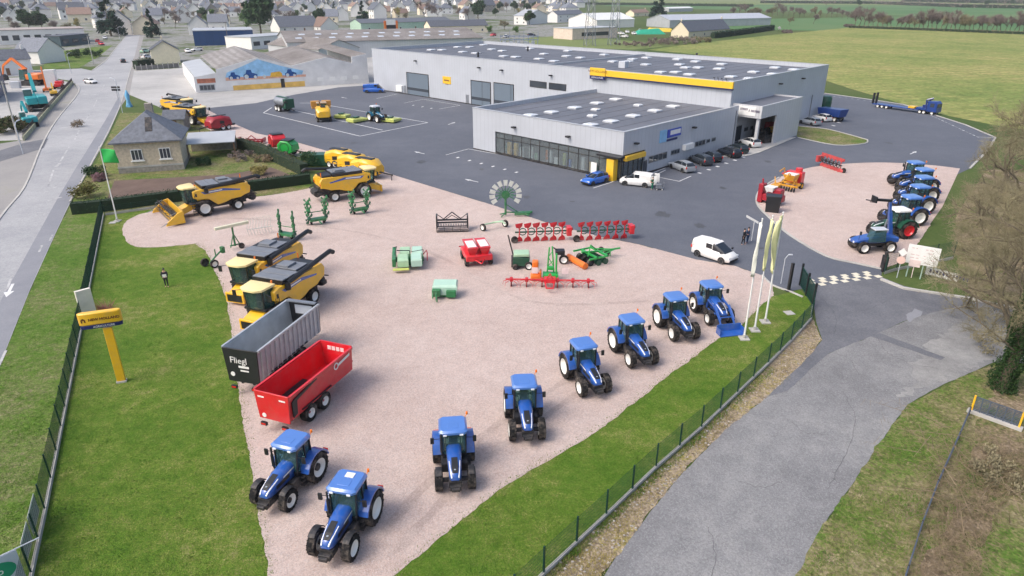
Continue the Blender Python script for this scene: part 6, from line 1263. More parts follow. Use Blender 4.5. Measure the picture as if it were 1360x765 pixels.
# T shaped dealer sign
b0=G(162,507); Lp=G(107,443,4.1); Rp=G(164,435,4.1); ax=(Rp-Lp).normalized(); sa=math.atan2(ax.y,ax.x)
sg=thing('dealer_sign','yellow T shaped dealer sign standing on the lawn','sign',b0,sa)
loc=lambda w:(w-b0).x*math.cos(sa)+(w-b0).y*math.sin(sa)
x0,x1=loc(Lp),loc(Rp); x0=max(-3.0,min(x0,-1.5)); x1=max(.45,min(x1,1.2))
MB().box(-.26,.26,-.12,.12,.12,4.1).build('post',YEL,sg,bevel=.03); MB().box(-.3,.3,-.2,.2,0,.12).build('base_plate',CONC,sg,smooth=0)
bd=MB().slab([(x0+.22,-.22),(x1-.22,-.22),(x1,-.1),(x1,.1),(x1-.22,.22),(x0+.22,.22),(x0,.1),(x0,-.1)],4.45,5.3).build('sign_board',YEL,sg,bevel=.08)
MB().slab([(x0+.25,-.2),(x1-.25,-.2),(x1-.04,-.08),(x1-.04,.08),(x1-.25,.2),(x0+.25,.2),(x0+.04,.08),(x0+.04,-.08)],4.2,4.447).build('sign_board',NAVY,sg,bevel=.03)
cxm=(x0+x1)/2+(x1-x0)*.1; print('SIGN',x0,x1)
text_mesh('NEW HOLLAND',(x1-x0)*.098,mat('sign_brown_text',(.16,.06,.015)),bd,(cxm,-.232,4.84),(1,0,0),(0,0,1),bold=.008); text_mesh('AGRICULTURE',(x1-x0)*.075,WHITE,bd,(cxm-.1,-.212,4.325),(1,0,0),(0,0,1))
m=MB(); m.add([(x0+.18,-.231,4.70),(x0+.26,-.231,4.70),(x0+.26,-.231,4.84),(x0+.36,-.231,4.84),(x0+.36,-.231,4.70),(x0+.44,-.231,4.70),(x0+.44,-.231,4.9),(x0+.31,-.231,5.0),(x0+.18,-.231,4.9)],[tuple(range(9))]); m.build('emblem',mat('sign_brown_text',(.16,.06,.015)),bd,smooth=0,fixn=False)
# boards and banners
o=MB().box(-.55,.55,-.14,.14,.25,2.4).box(-.45,-.35,-.06,.06,0,.25).box(.35,.45,-.06,.06,0,.25).build('notice_board',mat('warm_white_board',(.72,.67,.60),.6),None,bevel=.02); put(o,G(119,421),heading((112,423),(126,419))); tag(o,'plain white board standing by the fence above the yellow sign','board')
fb0=G(60,684); fa=heading((60,684),(43,765)); 
for (p0,p1,l) in [((58.5,686),(50.5,722),'upper white banner tied to the fence at the lower left'),((50,724),(42.5,758),'lower white banner tied to the fence at the lower left')]:
    a,b=G(*p0),G(*p1); L=(b-a).length; o=MB().box(.08,L-.08,.075,.085,.45,1.55).build('banner',WHITE,None,smooth=0); 
    an2=math.atan2((b-a).y,(b-a).x); o.data.transform(Matrix.Scale(-1,4,(0,1,0))); put(o,a,an2); tag(o,l,'banner')
P0,P1=G(-40,759,1.9),G(21,730,1.9); e=P1-P0; L=e.length; t=thing('advert_board','white board with a green oval at the lower left corner outside the fence','sign',(P0.x,P0.y,0),math.atan2(e.y,e.x))
MB().box(0,L,-.03,.03,.35,1.9).build('panel',mat('board_bluish_white',(.55,.58,.66),.5),t,smooth=0); MB().cyl((0,0,1.95),(L+.9,0,1.95),.03,n=5).box(.1,.18,.031,.1,0,1.9).box(L-.18,L-.1,.031,.1,0,1.9).build('frame',LGREY,t,smooth=0)
ov=MB(); cx_=L-.95; ov.add([(cx_+.78*math.cos(a*.2618),-.036,1.18+.5*math.sin(a*.2618)) for a in range(24)],[tuple(range(24))]); ovo=ov.build('oval',mat('oval_green',(.01,.30,.16),.5),t,smooth=0,fixn=False)
text_mesh('oo',.5,WHITE,ovo,(cx_+.05,-.045,1.2),(1,0,0),(0,0,1))
a,b=G(1200.5,367),G(1224,371.5); e=b-a; ag=math.atan2(e.y,e.x); L=e.length
t=thing('site_board','white site notice board on two green legs near the gate','sign',a,ag)
for x in (.15,L-.15): MB().box(x-.05,x+.05,.031,.13,0,3.1).build('leg',mat('pale_green_leg',(.3,.42,.36),.5),t,smooth=0)
pn=MB().box(-.2,L+.9,-.03,.03,1.35,3.15).build('panel',WHITE,t,bevel=.02); m=MB(); random.seed(5)
for r_ in range(5):
    x=.1
    while x<L+.4:
        w_=random.uniform(.1,.35)
        if random.random()<.55: m.box(x,x+w_,-.038,-.032,1.6+r_*.3,1.66+r_*.3)
        x+=w_+.12
m.build('lettering',mat('faint_red_ink',(.6,.42,.42),.6),pn,smooth=0)
t=thing('road_sign','grey post with a diamond and a round road sign by the gate','sign',G(1191,369),ag); MB().cyl((0,0,0),(0,0,2.6),.035,n=6).build('post',LGREY,t); MB().add([(0,-.05,2.9),(.38,-.05,2.5),(0,-.05,2.1),(-.38,-.05,2.5),(0,-.03,2.9),(.38,-.03,2.5),(0,-.03,2.1),(-.38,-.03,2.5)],[(0,1,2,3),(7,6,5,4),(0,4,5,1),(1,5,6,2),(2,6,7,3),(3,7,4,0)]).build('sign_plate',WHITE,t,smooth=0); MB().lathe([(.02,-.02),(.36,-.02),(.36,.0),(.02,.0)],(0,-.045,1.75),'y',18).build('sign_plate',mat('pink_worn_sign',(.72,.5,.44),.5),t)
o=MB().box(-.45,.45,-.02,.02,1.1,1.75).box(-.03,.03,.021,.07,0,1.75).build('small_sign',PINKW,None,smooth=0); put(o,G(1210,369),ag); tag(o,'small pale sign just below the white site board','sign')
a,b=G(1228,365),G(1271,376); e=b-a; ag=math.atan2(e.y,e.x); L=e.length; t=thing('advert_banner','white banner with blue lettering on the grass right of the site board','banner',a,ag); bn=MB().box(0,L,-.02,.02,.1,.85).build('cloth',WHITE,t,smooth=0); m=MB(); x=.3
for k in range(12): m.box(x,x+.18,-.027,-.021,.35,.68); x+=.27
m.build('lettering',NAVY,bn,smooth=0)
for x in (0,L): MB().box(x-.03,x+.03,.021,.07,0,1).build('post',DARK,t,smooth=0)
# ground cover plates on the lawn
for l,px in [('pale square manhole slab on the lawn tip near the gate',(1048,416)),('small pale slab by the foot of the hedge flagpole',(150,296))]:
    o=MB().box(-.35,.35,-.35,.35,0,.06).build('manhole_slab',CONC,None,smooth=0); put(o,G(*px),.2); tag(o,l,'slab')
# utility poles, street lamps
def upole(label,px,h,arm=True,m=None,lean=0):
    t=thing('utility_pole',label,'pole',G(*px)); MB().cyl((0,0,0),(lean,0,h),.16,.1,6).build('pole',m or CONC,t)
    if arm: MB().box(-.9,.9,-.06,.06,h-.5,h-.38).build('crossarm',DARK,t)
    return t
upole('tall concrete pole at the plant yard wall, left edge',(27,193),10.5)
upole('concrete pole at the bend of the side street',(125,87),10); upole('thin pole beside the pavement opposite the blue workshop hall',(304,62),11,m=mat('wood_pole',(.2,.17,.14),.8))
def slamp(label,px,h,to):
    t=thing('street_lamp',label,'street lamp',G(*px),heading(px,to)); MB().tube([(0,0,0),(0,0,h-.5),(.4,0,h),(1.4,0,h+.1)],.07,6).build('pole',LGREY,t); MB().box(1.2,1.9,-.14,.14,h+.05,h+.18).build('lamp_head',LGREY,t,bevel=.03)
slamp('street lamp on the grass plot beside the side street',(95,98),6,(110,95)); slamp('street lamp by the left end of the road kerb',(31,205),5,(60,190)); slamp('grey street lamp at the pavement by the pale yard',(163,150),7,(150,148)); slamp('street lamp beside the far pine on the main road',(160,55),7,(172,55)); slamp('street lamp farthest along the main road',(171,42),7,(180,42))
t=thing('road_sign','two tier direction sign with dark arrows at the pale yard entrance','sign',G(157,132),.1); MB().cyl((0,0,0),(0,0,3),.05,n=6).build('post',GREY,t)
for z in (2.0,2.6): MB().box(-1.0,1.0,-.08,-.03,z,z+.45).build('sign_plate',DARK if z>2.2 else BLACK,t,smooth=0)
o=MB().box(-.5,.5,-.5,.5,0,.4).lathe([(.6,.4),(.35,1.4),(.5,2.6),(.15,3.6),(.02,3.7)],(0,0,0),'z',10).build('blue_statue',mat('statue_blue',(.15,.42,.66),.6)); put(o,G(172,142)); tag(o,'light blue shrouded figure like post beside the pale yard','ornament')
# low roadside wall of the plant yard and its railings
P=[(32,187),(64,149),(97,111)]
t=thing('roadside_wall','low lichen covered wall between plant yard and pavement','wall',G(*P[0])); w=MB(); o0=G(*P[0])
for a,b in zip(P,P[1:]):
    a=G(*a)-o0; b=G(*b)-o0; w.at((a.x,a.y,0),math.atan2((b-a).y,(b-a).x)).box(0,(b-a).length,-.15,.15,0,.8)
w.build('wall',mat('lichen_wall',(.34,.35,.24),.9,0,0,.25,1),t,smooth=0); w=MB()
for a,b in zip(P,P[1:]):
    a=G(*a)-o0; b=G(*b)-o0; L=(b-a).length; w.at((a.x,a.y,0),math.atan2((b-a).y,(b-a).x)).box(0,L,-.02,.02,1.5,1.55)
    for k in range(int(L/.3)): w.box(k*.3,k*.3+.03,-.015,.015,.8,1.5)
w.build('railing',DARK,t,smooth=0)
# railing by the culvert with yellow end posts
a,b=G(1289,548),G(1352,571); e=b-a; L=e.length; t=thing('guard_railing','grey guard railing with yellow end posts under the ivy tree','railing',a,math.atan2(e.y,e.x))
for x in (0,L): MB().box(x-.05,x+.05,-.05,.05,0,1.25).build('post',YEL,t,smooth=0)
m=MB()
for k in range(9): m.box(.06,L-.06,-.02,.02,.25+k*.1,.29+k*.1)
m.box(.06,L-.06,-.04,.04,1.15,1.2)
for k in range(1,6): m.box(L*k/6-.03,L*k/6+.03,-.03,.03,.1,1.15)
m.build('rails',mat('blue_grey_rail',(.10,.125,.17),.5,.3),t,smooth=0); MB().box(-.2,L+.2,-.2,.2,0,.22).build('concrete_ledge',CONC,t,smooth=0)
P=[(1286,552),(1272,585),(1243,650),(1222,705),(1203,765),(1185,820)]; t=thing('low_rail_fence','dark low rail running down the bank from the guard railing','fence',G(*P[0])); m=MB(); o0=G(*P[0])
for z in (.3,.6): m.tube([G(*p)-o0+Vector((0,0,z)) for p in P],.035,6)
m.build('rail',mat('blue_grey_rail',(.1,.125,.17)),t)
for p in P: q=G(*p)-o0; MB().cyl((q.x,q.y,0),(q.x,q.y,.65),.05,n=6).build('post',DARK,t)

# ================================================================ people
def skinmesh(name,V,E,mat_,parent=None,sub=1):
    me=bpy.data.meshes.new(name); me.from_pydata([v[:3] for v in V],E,[]); o=bpy.data.objects.new(name,me); C.objects.link(o)
    sk=o.modifiers.new('s','SKIN'); lay=me.skin_vertices[0].data
    for i,v in enumerate(V): r=v[3]; lay[i].radius=(r,r if len(v)<5 else v[4])
    lay[0].use_root=True
    ss=o.modifiers.new('u','SUBSURF'); ss.levels=sub; ss.render_levels=sub
    dg=bpy.context.evaluated_depsgraph_get(); m2=bpy.data.meshes.new_from_object(o.evaluated_get(dg)); bpy.data.objects.remove(o)
    m2.materials.clear(); m2.materials.append(mat_); m2.polygons.foreach_set('use_smooth',[True]*len(m2.polygons))
    ob=bpy.data.objects.new(name,m2); C.objects.link(ob); ob.parent=parent; return ob
def person(label,px,rz,top=CLOTH,legs=CLOTH,la=((.2,.1,1.05),(.1,.28,.9)),ra=((.0,-.3,1.1),(.05,-.32,.85)),step=.0,hair=BLACK,group=None):
    t=thing('person',label,'person',G(*px),rz,group)
    J=dict(pel=(0,0,.95),wa=(0,0,1.12),ch=(0,0,1.35),nk=(0,0,1.5),hd=(.02,0,1.6),tp=(.01,0,1.74),sl=(0,.19,1.42),sr=(0,-.19,1.42))
    el,hl=la; er,hr=ra
    V=[(*J['pel'],.13,.15),(*J['wa'],.115,.14),(*J['ch'],.125,.16),(*J['nk'],.055),(*J['hd'],.085,.08),(*J['tp'],.06,.055),
       (*J['sl'],.06),(*el,.043),(*hl,.035),(*J['sr'],.06),(*er,.043),(*hr,.035),
       (0,.1,.85,.085),(step*.5,.11,.48,.058),(step,.11,.08,.042),(step+.13,.12,.035,.035),(0,-.1,.85,.085),(-step*.5,-.11,.48,.058),(-step,-.11,.08,.042),(-step+.13,-.12,.035,.035)]
    Ed=[(0,1),(1,2),(2,3),(3,4),(4,5),(2,6),(6,7),(7,8),(2,9),(9,10),(10,11),(0,12),(12,13),(13,14),(14,15),(0,16),(16,17),(17,18),(18,19)]
    skinmesh('body',V,Ed,SKIN,t)
    gr=lambda v,k:(*v[:3],*[r*k for r in v[3:]])
    jv=[gr(V[i],1.22) for i in (0,1,2,6,7,8,9,10,11)]; jv[5]=(*[hl[i]*.85+el[i]*.15 for i in range(3)],.045); jv[8]=(*[hr[i]*.85+er[i]*.15 for i in range(3)],.045)
    skinmesh('jacket',jv,[(0,1),(1,2),(2,3),(3,4),(4,5),(2,6),(6,7),(7,8)],top,t)
    skinmesh('trousers',[gr(V[0],1.15)]+[gr(V[i],1.25) for i in (12,13,14,16,17,18)],[(0,1),(1,2),(2,3),(0,4),(4,5),(5,6)],legs,t)
    MB().ball((-.01,0,1.70),.112,1.0,.92,.85,10).build('hair',hair,t)
    fc=MB()
    for s in (-1,1): fc.ball((.098,s*.035,1.635),.014)
    fc.ball((.112,0,1.605),.018); fc.build('face',SKIN,t)
    for s,h in ((1,hl),(-1,hr)):
        hd=MB(); 
        for k in range(5): hd.tube([(h[0],h[1],h[2]),(h[0]+.03,h[1]+(k-2)*.014,h[2]-.06),(h[0]+.045,h[1]+(k-2)*.016,h[2]-.105+.012*abs(k-2))],.009,5)
        hd.build('fingers',SKIN,t)
    return t
p=person('person in dark clothes holding a white sheet alone on the lawn',(222,381),-1.3,la=((.12,.27,1.15),(.3,.12,1.12)),ra=((.1,-.27,1.15),(.3,-.05,1.1)),step=.06)
o=MB().box(.28,.30,-.12,.2,1.02,1.3).build('paper_sheet',WHITE,None,smooth=0); put(o,G(222,381),-1.3); tag(o,'white sheet of paper held by the person on the lawn','paper')
person('person in black on the asphalt, standing left of the person in blue',(986.5,325),-.6,step=.12)
person('person in dark blue beside the one in black on the asphalt',(992,323),2.4,CLOTHB,CLOTHB,la=((.1,.28,1.2),(.3,.2,1.35)))
person('person in green overalls working behind the open white van',(866,252),2.6,CLOTHG,CLOTHG,la=((.15,.25,1.2),(.35,.15,1.2)))
t=imp('delivery_trolley','small grey trolley behind the open white van','trolley',(875,252),(880,252)); MB().box(-.5,.5,-.35,.35,.25,.32).box(-.4,.3,-.3,.3,.32,.75).tube([(.5,-.3,.3),(.6,-.3,1.0),(.6,.3,1.0),(.5,.3,.3)],.02).build('deck',GREY,t)
for x in (-.35,.35): small_wheel(t,(x,-.3,.11),.11,.06); small_wheel(t,(x,.3,.11),.11,.06)
t=thing('lamp_post','white sign post with two small boards leaning beside the two people','sign',G(998,320)); MB().cyl((0,0,0),(0,0,2.2),.03,n=6).build('post',WHITE,t); MB().add([(-.9,0,2.6),(.4,-.1,1.9),(.4,-.1,2.15),(-.9,0,2.85),(-.9,.03,2.6),(.4,-.07,1.9),(.4,-.07,2.15),(-.9,.03,2.85)],[(0,1,2,3),(7,6,5,4),(0,4,5,1),(1,5,6,2),(2,6,7,3),(3,7,4,0)]).build('sign_plate',WHITE,t,smooth=0); t.name='sign_post'
# ================================================================ vegetation
def leafmat(name,cols,rough=.8,scale=1.5,rnd=.12):
    m=bpy.data.materials.new(name); nt,p=nodes(m); tc=nt.nodes.new('ShaderNodeTexCoord'); n=noise_node(nt,scale,4,tc.outputs['Object'],.7)
    r=ramp(nt,n.outputs['Fac'],[(.3,cols[0]),(.5,cols[1]),(.7,cols[2])]); oi=nt.nodes.new('ShaderNodeObjectInfo'); hs=nt.nodes.new('ShaderNodeHueSaturation'); mr=nt.nodes.new('ShaderNodeMapRange'); mr.inputs[3].default_value=1-rnd; mr.inputs[4].default_value=1+rnd
    nt.links.new(oi.outputs['Random'],mr.inputs[0]); nt.links.new(mr.outputs[0],hs.inputs['Value']); nt.links.new(r.outputs['Color'],hs.inputs['Color']); nt.links.new(hs.outputs['Color'],p.inputs['Base Color']); p.inputs['Roughness'].default_value=rough; p.inputs['Specular IOR Level'].default_value=.2; return m
L_DARK=leafmat('dark_evergreen_leaf',[(.018,.045,.018),(.036,.078,.03),(.065,.11,.045)])
L_CON=leafmat('blue_green_needles',[(.010,.032,.022),(.02,.055,.035),(.04,.08,.05)])
L_HEDGE=leafmat('hedge_leaf',[(.008,.03,.012),(.016,.05,.018),(.035,.08,.03)])
L_IVY=leafmat('ivy_leaf',[(.012,.035,.010),(.028,.065,.018),(.06,.10,.035)],scale=2.5)
L_TWIG=leafmat('bare_twig',[(.14,.125,.075),(.22,.195,.12),(.33,.295,.18)],scale=.8)
L_TWIGP=leafmat('purple_grey_twig',[(.15,.115,.10),(.22,.18,.16),(.30,.26,.23)],scale=.2)
L_TWIGY=leafmat('yellow_budding_twig',[(.22,.19,.06),(.30,.26,.09),(.36,.32,.14)],scale=.3)
L_GRN=leafmat('fresh_green_leaf',[(.04,.10,.02),(.07,.15,.03),(.13,.2,.06)],scale=.5)
L_BLOS=leafmat('white_blossom',[(.55,.5,.52),(.7,.66,.68),(.78,.75,.77)],scale=.5)
L_BARK=mat('bark',(.14,.115,.08),.9,0,0,.35,3,.5,10)
L_DRY=leafmat('dry_bramble',[(.13,.10,.065),(.22,.17,.11),(.32,.25,.17)],scale=1)
def rv(r): return Vector((r.uniform(-1,1),r.uniform(-1,1),r.uniform(-1,1)))
def strand(mb,a,b,w,r):
    d=(b-a); n=d.cross(rv(r)); n=n.normalized()*w if n.length>1e-6 else Vector((w,0,0))
    n2=d.cross(n).normalized()*w; mb.add([a+n,a-n*.5+n2*.8,a-n*.5-n2*.8,b],[(0,1,3),(1,2,3),(2,0,3)])
def grow(tr,tw,p,d,L,rad,depth,r,spread,up,nseg=3,twn=5,tww=.012,twl=.9,minr=.035):
    q=p
    for k in range(nseg):
        d=(d+rv(r)*.16+Vector((0,0,up*.12))).normalized(); e=q+d*(L/nseg); r0=rad*(1-.35*k/nseg); r1=rad*(1-.35*(k+1)/nseg)
        if rad>minr: tr.cyl(q,e,r0,r1,6 if rad>.12 else 4,cap=False)
        else: strand(tw,q,e,rad,r)
        if depth<=2:
            for j in range(twn):
                s=q.lerp(e,r.random()); dd=(d*.7+rv(r)*.9+Vector((0,0,.15))).normalized(); l=twl*r.uniform(.4,1.1); m_=s+dd*l*.5; en=m_+(dd+rv(r)*.5).normalized()*l*.5
                strand(tw,s,m_,tww,r); strand(tw,m_,en,tww*.8,r); 
                if r.random()<.7: strand(tw,m_,m_+(dd+rv(r)).normalized()*l*.45,tww*.7,r)
        q=e
    if depth>0:
        n=r.choice((2,3,3)) if depth>1 else 3
        for k in range(n):
            nd=(d+rv(r)*spread).normalized(); grow(tr,tw,q,nd,L*r.uniform(.62,.85),rad*.62,depth-1,r,spread,up,nseg,twn,tww,twl,minr)
def bare_tree(name,label,loc,h,seed,depth=4,spread=.75,up=.3,bark=None,twig=None,r0=None,lean=(0,0),twn=5,tww=.012,twl=.9,multi=1,group=None,cat='tree',trunk_l=None):
    t=thing(name,label,cat,loc,0,group); r=random.Random(seed); tr=MB(); tw=MB(); L=trunk_l or h*.3
    for k in range(multi):
        d=Vector((lean[0]+ (r.uniform(-.5,.5) if multi>1 else 0),lean[1]+(r.uniform(-.5,.5) if multi>1 else 0),1)).normalized()
        grow(tr,tw,Vector((r.uniform(-.4,.4)*(multi>1),r.uniform(-.4,.4)*(multi>1),-.1)),d,L,r0 or h*.022,depth,r,spread,up,3,twn,tww,twl)
    tr.build('trunk',bark or L_BARK,t,smooth=60,fixn=False); tw.build('crown',twig or L_TWIG,t,smooth=0,fixn=False); return t
def leaf_cloud(mb,pts,size,r):
    for p in pts:
        n=rv(r).normalized(); a=n.orthogonal().normalized()*size*r.uniform(.6,1.3); b=n.cross(a).normalized()*size*r.uniform(.5,1.1); mb.add([p-a*.9,p-b*.5,p+a,p+b*.6],[(0,1,2,3)])
def leafy(name,label,loc,h,w,seed,m,shape='round',n=1400,size=.45,group=None,cat='tree',trunk=True,bark=None):
    t=thing(name,label,cat,loc,0,group); r=random.Random(seed); mb=MB(); pts=[]
    cl=[]
    for k in range(26):
        if shape=='cone': z=r.random()**1.4; rad=w*.5*(1-z)*r.uniform(.55,1.0); a=r.uniform(0,6.28); cl.append((Vector((rad*math.cos(a),rad*math.sin(a),h*(.1+.88*z))),w*.20*(1.15-z)))
        elif shape=='tall': z=r.random(); rad=w*.34*math.sin(math.pi*(.12+.8*z))*r.uniform(.5,1); a=r.uniform(0,6.28); cl.append((Vector((rad*math.cos(a),rad*math.sin(a),h*(.12+.82*z))),w*.22))
        elif shape=='low': a=r.uniform(0,6.28); rad=w*.42*r.random()**.5; cl.append((Vector((rad*math.cos(a),rad*math.sin(a),h*r.uniform(.2,.72))),h*.3))
        else: v=rv(r); cl.append((Vector((v.x*w*.34,v.y*w*.34,h*.58+v.z*h*.26)),w*.2))
    for c,s in cl:
        for k in range(n//26):
            v=rv(r).normalized()*s*(r.random()**.4); pts.append(c+Vector((v.x,v.y,v.z*.8)))
    leaf_cloud(mb,pts,size,r); mb.build('crown',m,t,smooth=0,fixn=False)
    if trunk: 
        tr=MB().cyl((0,0,-.1),(0,0,h*.85),h*.024,h*.006,6)
        for k in range(6): c=cl[k*4][0]; tr.cyl((0,0,c.z*.6),c,h*.008,h*.003,4)
        tr.build('trunk',bark or L_BARK,t)
    return t
# --- hedges
def hedge(label,pts,h,w,m=None,seed=1,leaf=.11,dens=55,name='hedge'):
    P=[G(*p) for p in pts]; o=P[0]; t=thing(name,label,'hedge',o); r=random.Random(seed); mb=MB(); q=[]; core=MB()
    for a,b in zip(P,P[1:]):
        a=a-o; b=b-o; d=b-a; L=d.length; e=d/L; n=Vector((-e.y,e.x,0)); core.at((a.x,a.y,0),math.atan2(e.y,e.x)).box(0,L,-w*.4,w*.4,0,h*.9).at()
        for k in range(int(L*dens)):
            u=r.random()*L; s=r.choice(((-1,0),(1,0),(0,1),(0,1)))
            if s[1]: y=r.uniform(-w/2,w/2); z=h*(1+.05*noise.noise((u*.7,y,seed)))+r.uniform(-.06,.06)
            else: y=s[0]*w/2+r.uniform(-.08,.08); z=r.uniform(.02,h)
            q.append(a+e*u+n*y+Vector((0,0,z)))
    leaf_cloud(mb,q,leaf,r); core.build('stems',mat('hedge_core',(.012,.03,.012),.9),t,smooth=0); mb.build('foliage',m or L_HEDGE,t,smooth=0,fixn=False); return t
hedge('dark clipped hedge along the back of the lawn below the stone house',[(97,284),(138,280),(175,275),(300,258),(412,243)],1.45,1.3,seed=2)
hedge('loose green brown hedge between the garden and the upper gravel strip',[(318,196),(350,206),(405,232)],1.7,1.5,leafmat('mixed_hedge_leaf',[(.03,.05,.02),(.07,.08,.035),(.15,.12,.07)]),3)
hedge('square dark hedge beside the cream gabled house',[(181,92),(203,89)],3.0,2.5,leafmat('brown_hedge_leaf',[(.05,.05,.035),(.09,.085,.06),(.14,.12,.09)]),4,.3,14)
hedge('long clipped dark hedge beyond the hall at the edge of the stubble field',[(946,51),(985,46),(1026,40)],3.2,3,seed=5,leaf=.4,dens=9)
for i,(px,h,w,m,l) in enumerate([((408,221),2.6,4.0,L_DARK,'dark round bush beside the yellow balers'),((345,232),1.6,2.2,L_TWIGY,'small yellow bush in the garden of the stone house'),((113,262),2.2,3.6,leafmat('olive_bush',[(.08,.085,.02),(.14,.13,.04),(.2,.17,.07)]),'olive yellow bush at the garden corner by the main road'),((128,235),1.8,3.0,L_DARK,'dark green bush between the road and the stone house'),((133,240),1.2,1.8,leafmat('purple_bush',[(.16,.09,.10),(.25,.15,.16),(.3,.2,.2)]),'purple pink heather bush in front of the stone house'),((320,212),1.5,4.5,L_TWIGP,'brown bare shrub near the carport'),((355,214),1.4,4.0,L_DRY,'dry brown shrub along the gravel strip'),((272,219),1.2,2.5,L_DARK,'low dark shrub at the right corner of the stone house'),((10,176),3.0,8,leafmat('roadside_shrub',[(.03,.06,.02),(.08,.10,.04),(.2,.10,.06)]),'mixed green and red shrub at the left edge by the concrete pole'),((112,76),3.5,15,L_DARK,'wide dark shrub mound on the grass plot behind the white gabled house')]):
    leafy('bush',l,G(*px),h,w,40+i,m,'low',1300 if w<6 else 2200,.14 if w<6 else .3,cat='bush',trunk=False)
r=random.Random(7); tw=MB()
for k in range(120): a=rv(r)*.5; tw_a=Vector((a.x*.5,a.y*.5,0)); strand(tw,tw_a,Vector((a.x*2.2,a.y*2.2,r.uniform(.3,1.1))),.02,r)
t=thing('bush','bare reddish twig bush on the lawn just above the yellow sign','bush',G(141,412)); tw.build('twigs',leafmat('red_twig',[(.22,.09,.07),(.33,.16,.13),(.4,.26,.2)]),t,smooth=0,fixn=False)
leafy('bush','small dark bush on the painted island of the main road',G(103,169),1.6,2.6,71,L_DRY,'low',500,.14,cat='bush',trunk=False)
t=thing('post_fence','low fence of pale concrete posts in front of the cream house','fence',G(181,94)); a=G(181,94); b=G(238,90); e=b-a; m=MB()
for k in range(9): q=e*k/8; MB().box(q.x-.12,q.x+.12,q.y-.12,q.y+.12,0,1.9).build('post',CONC,t,smooth=0)
m.at((0,0,0),math.atan2(e.y,e.x)).box(0,e.length,-.04,.04,.1,1.5); m.build('panel',mat('grey_board',(.2,.19,.18),.8),t,smooth=0)
# --- the ivy clad tree on the right and the bare thicket behind it
tb=G(1332,518); t=thing('ivy_tree','tall bare tree with an ivy covered trunk at the right edge by the railing','tree',tb); r=random.Random(11); tr=MB(); tw=MB(); iv=MB()
spine=[Vector((0,0,-.2)),Vector((.15,.1,3)),Vector((.1,.3,6)),Vector((.4,.3,9)),Vector((.7,.6,12.5)),Vector((.9,.8,16))]
for i,(a,b) in enumerate(zip(spine,spine[1:])): tr.cyl(a,b,.38-.06*i,.38-.06*(i+1),8,cap=False)
for k in range(46):
    z=r.uniform(2.8,16.2); i=min(len(spine)-2,next(j for j in range(len(spine)-1) if spine[j+1].z>=min(z,15.9))); f=(z-spine[i].z)/(spine[i+1].z-spine[i].z); p=spine[i].lerp(spine[i+1],min(1,f)); a=r.uniform(0,6.28)
    d=Vector((math.cos(a),math.sin(a),r.uniform(.1,.8))).normalized(); grow(tr,tw,p,d,r.uniform(1.6,2.9)*(1.1-.02*z),.075,3 if k%3 else 2,r,.75,.35,3,5,.010,.85,.03)
pts=[]
for k in range(9000):
    z=r.uniform(0,9.0)**1.0; i=next(j for j in range(len(spine)-1) if spine[j+1].z>=z); f=(z-spine[i].z)/(spine[i+1].z-spine[i].z); p=spine[i].lerp(spine[i+1],f); a=r.uniform(0,6.28); w=(.62+.42*noise.noise((math.cos(a)*1.2,math.sin(a)*1.2,z*.5)))*(1.1-.03*z)*r.uniform(.75,1.25); pts.append(p+Vector((math.cos(a)*w,math.sin(a)*w,r.uniform(-.2,.2))))
leaf_cloud(iv,pts,.10,r)
tr.build('trunk',L_BARK,t,smooth=60,fixn=False); tw.build('crown',L_TWIG,t,smooth=0,fixn=False); iv.build('ivy',L_IVY,t,smooth=0,fixn=False)
TH_=[((1345,455),8.5,21,'bare brown tree in the thicket, just behind the ivy tree',L_TWIG),((1322,392),7.5,22,'bare yellowish tree in the thicket beside the white banner',L_TWIG),((1365,360),10,23,'tall bare tree at the right edge level with the parked island tractors',L_TWIG),((1318,330),7,24,'bare low tree in the thicket right of the island tractors',L_TWIG),((1350,290),9.5,25,'bare tree in the thicket opposite the far end of the gravel island',L_TWIG),((1330,255),7.5,26,'bare bushy tree at the corner of the yard kerb',L_TWIG),((1372,240),11,27,'tall bare tree at the right edge beside the stubble field',L_TWIG),((1300,300),5,28,'low twiggy bush on the green strip behind the island tractors',L_TWIG),((1385,420),10,29,'bare tree at the right edge behind the ivy tree',L_TWIG)]
for px,h,sd,l,m in TH_:
    bare_tree('bare_tree',l,G(*px),h*1.12,sd,4,.9,.4,twig=m,multi=3,twn=4 if sd%2 else 3,tww=.010,twl=1.1,group='bare trees of the roadside thicket')
for i,(px,h,w,l) in enumerate([((1340,470),1.6,6,'low dry scrub at the road bend behind the ivy tree'),((1318,420),1.8,6,'dry scrub below the bare trees beside the white banner'),((1352,640),1.3,5,'dry scrub on the bank below the guard railing'),((1312,345),1.8,6,'dry scrub under the low bare tree by the island'),((1335,300),2.0,7,'dry scrub in the middle of the roadside thicket')]):
    leafy('bush',l,G(*px),h,w,120+i,L_TWIG,'low',2200,.09,cat='bush',trunk=False)
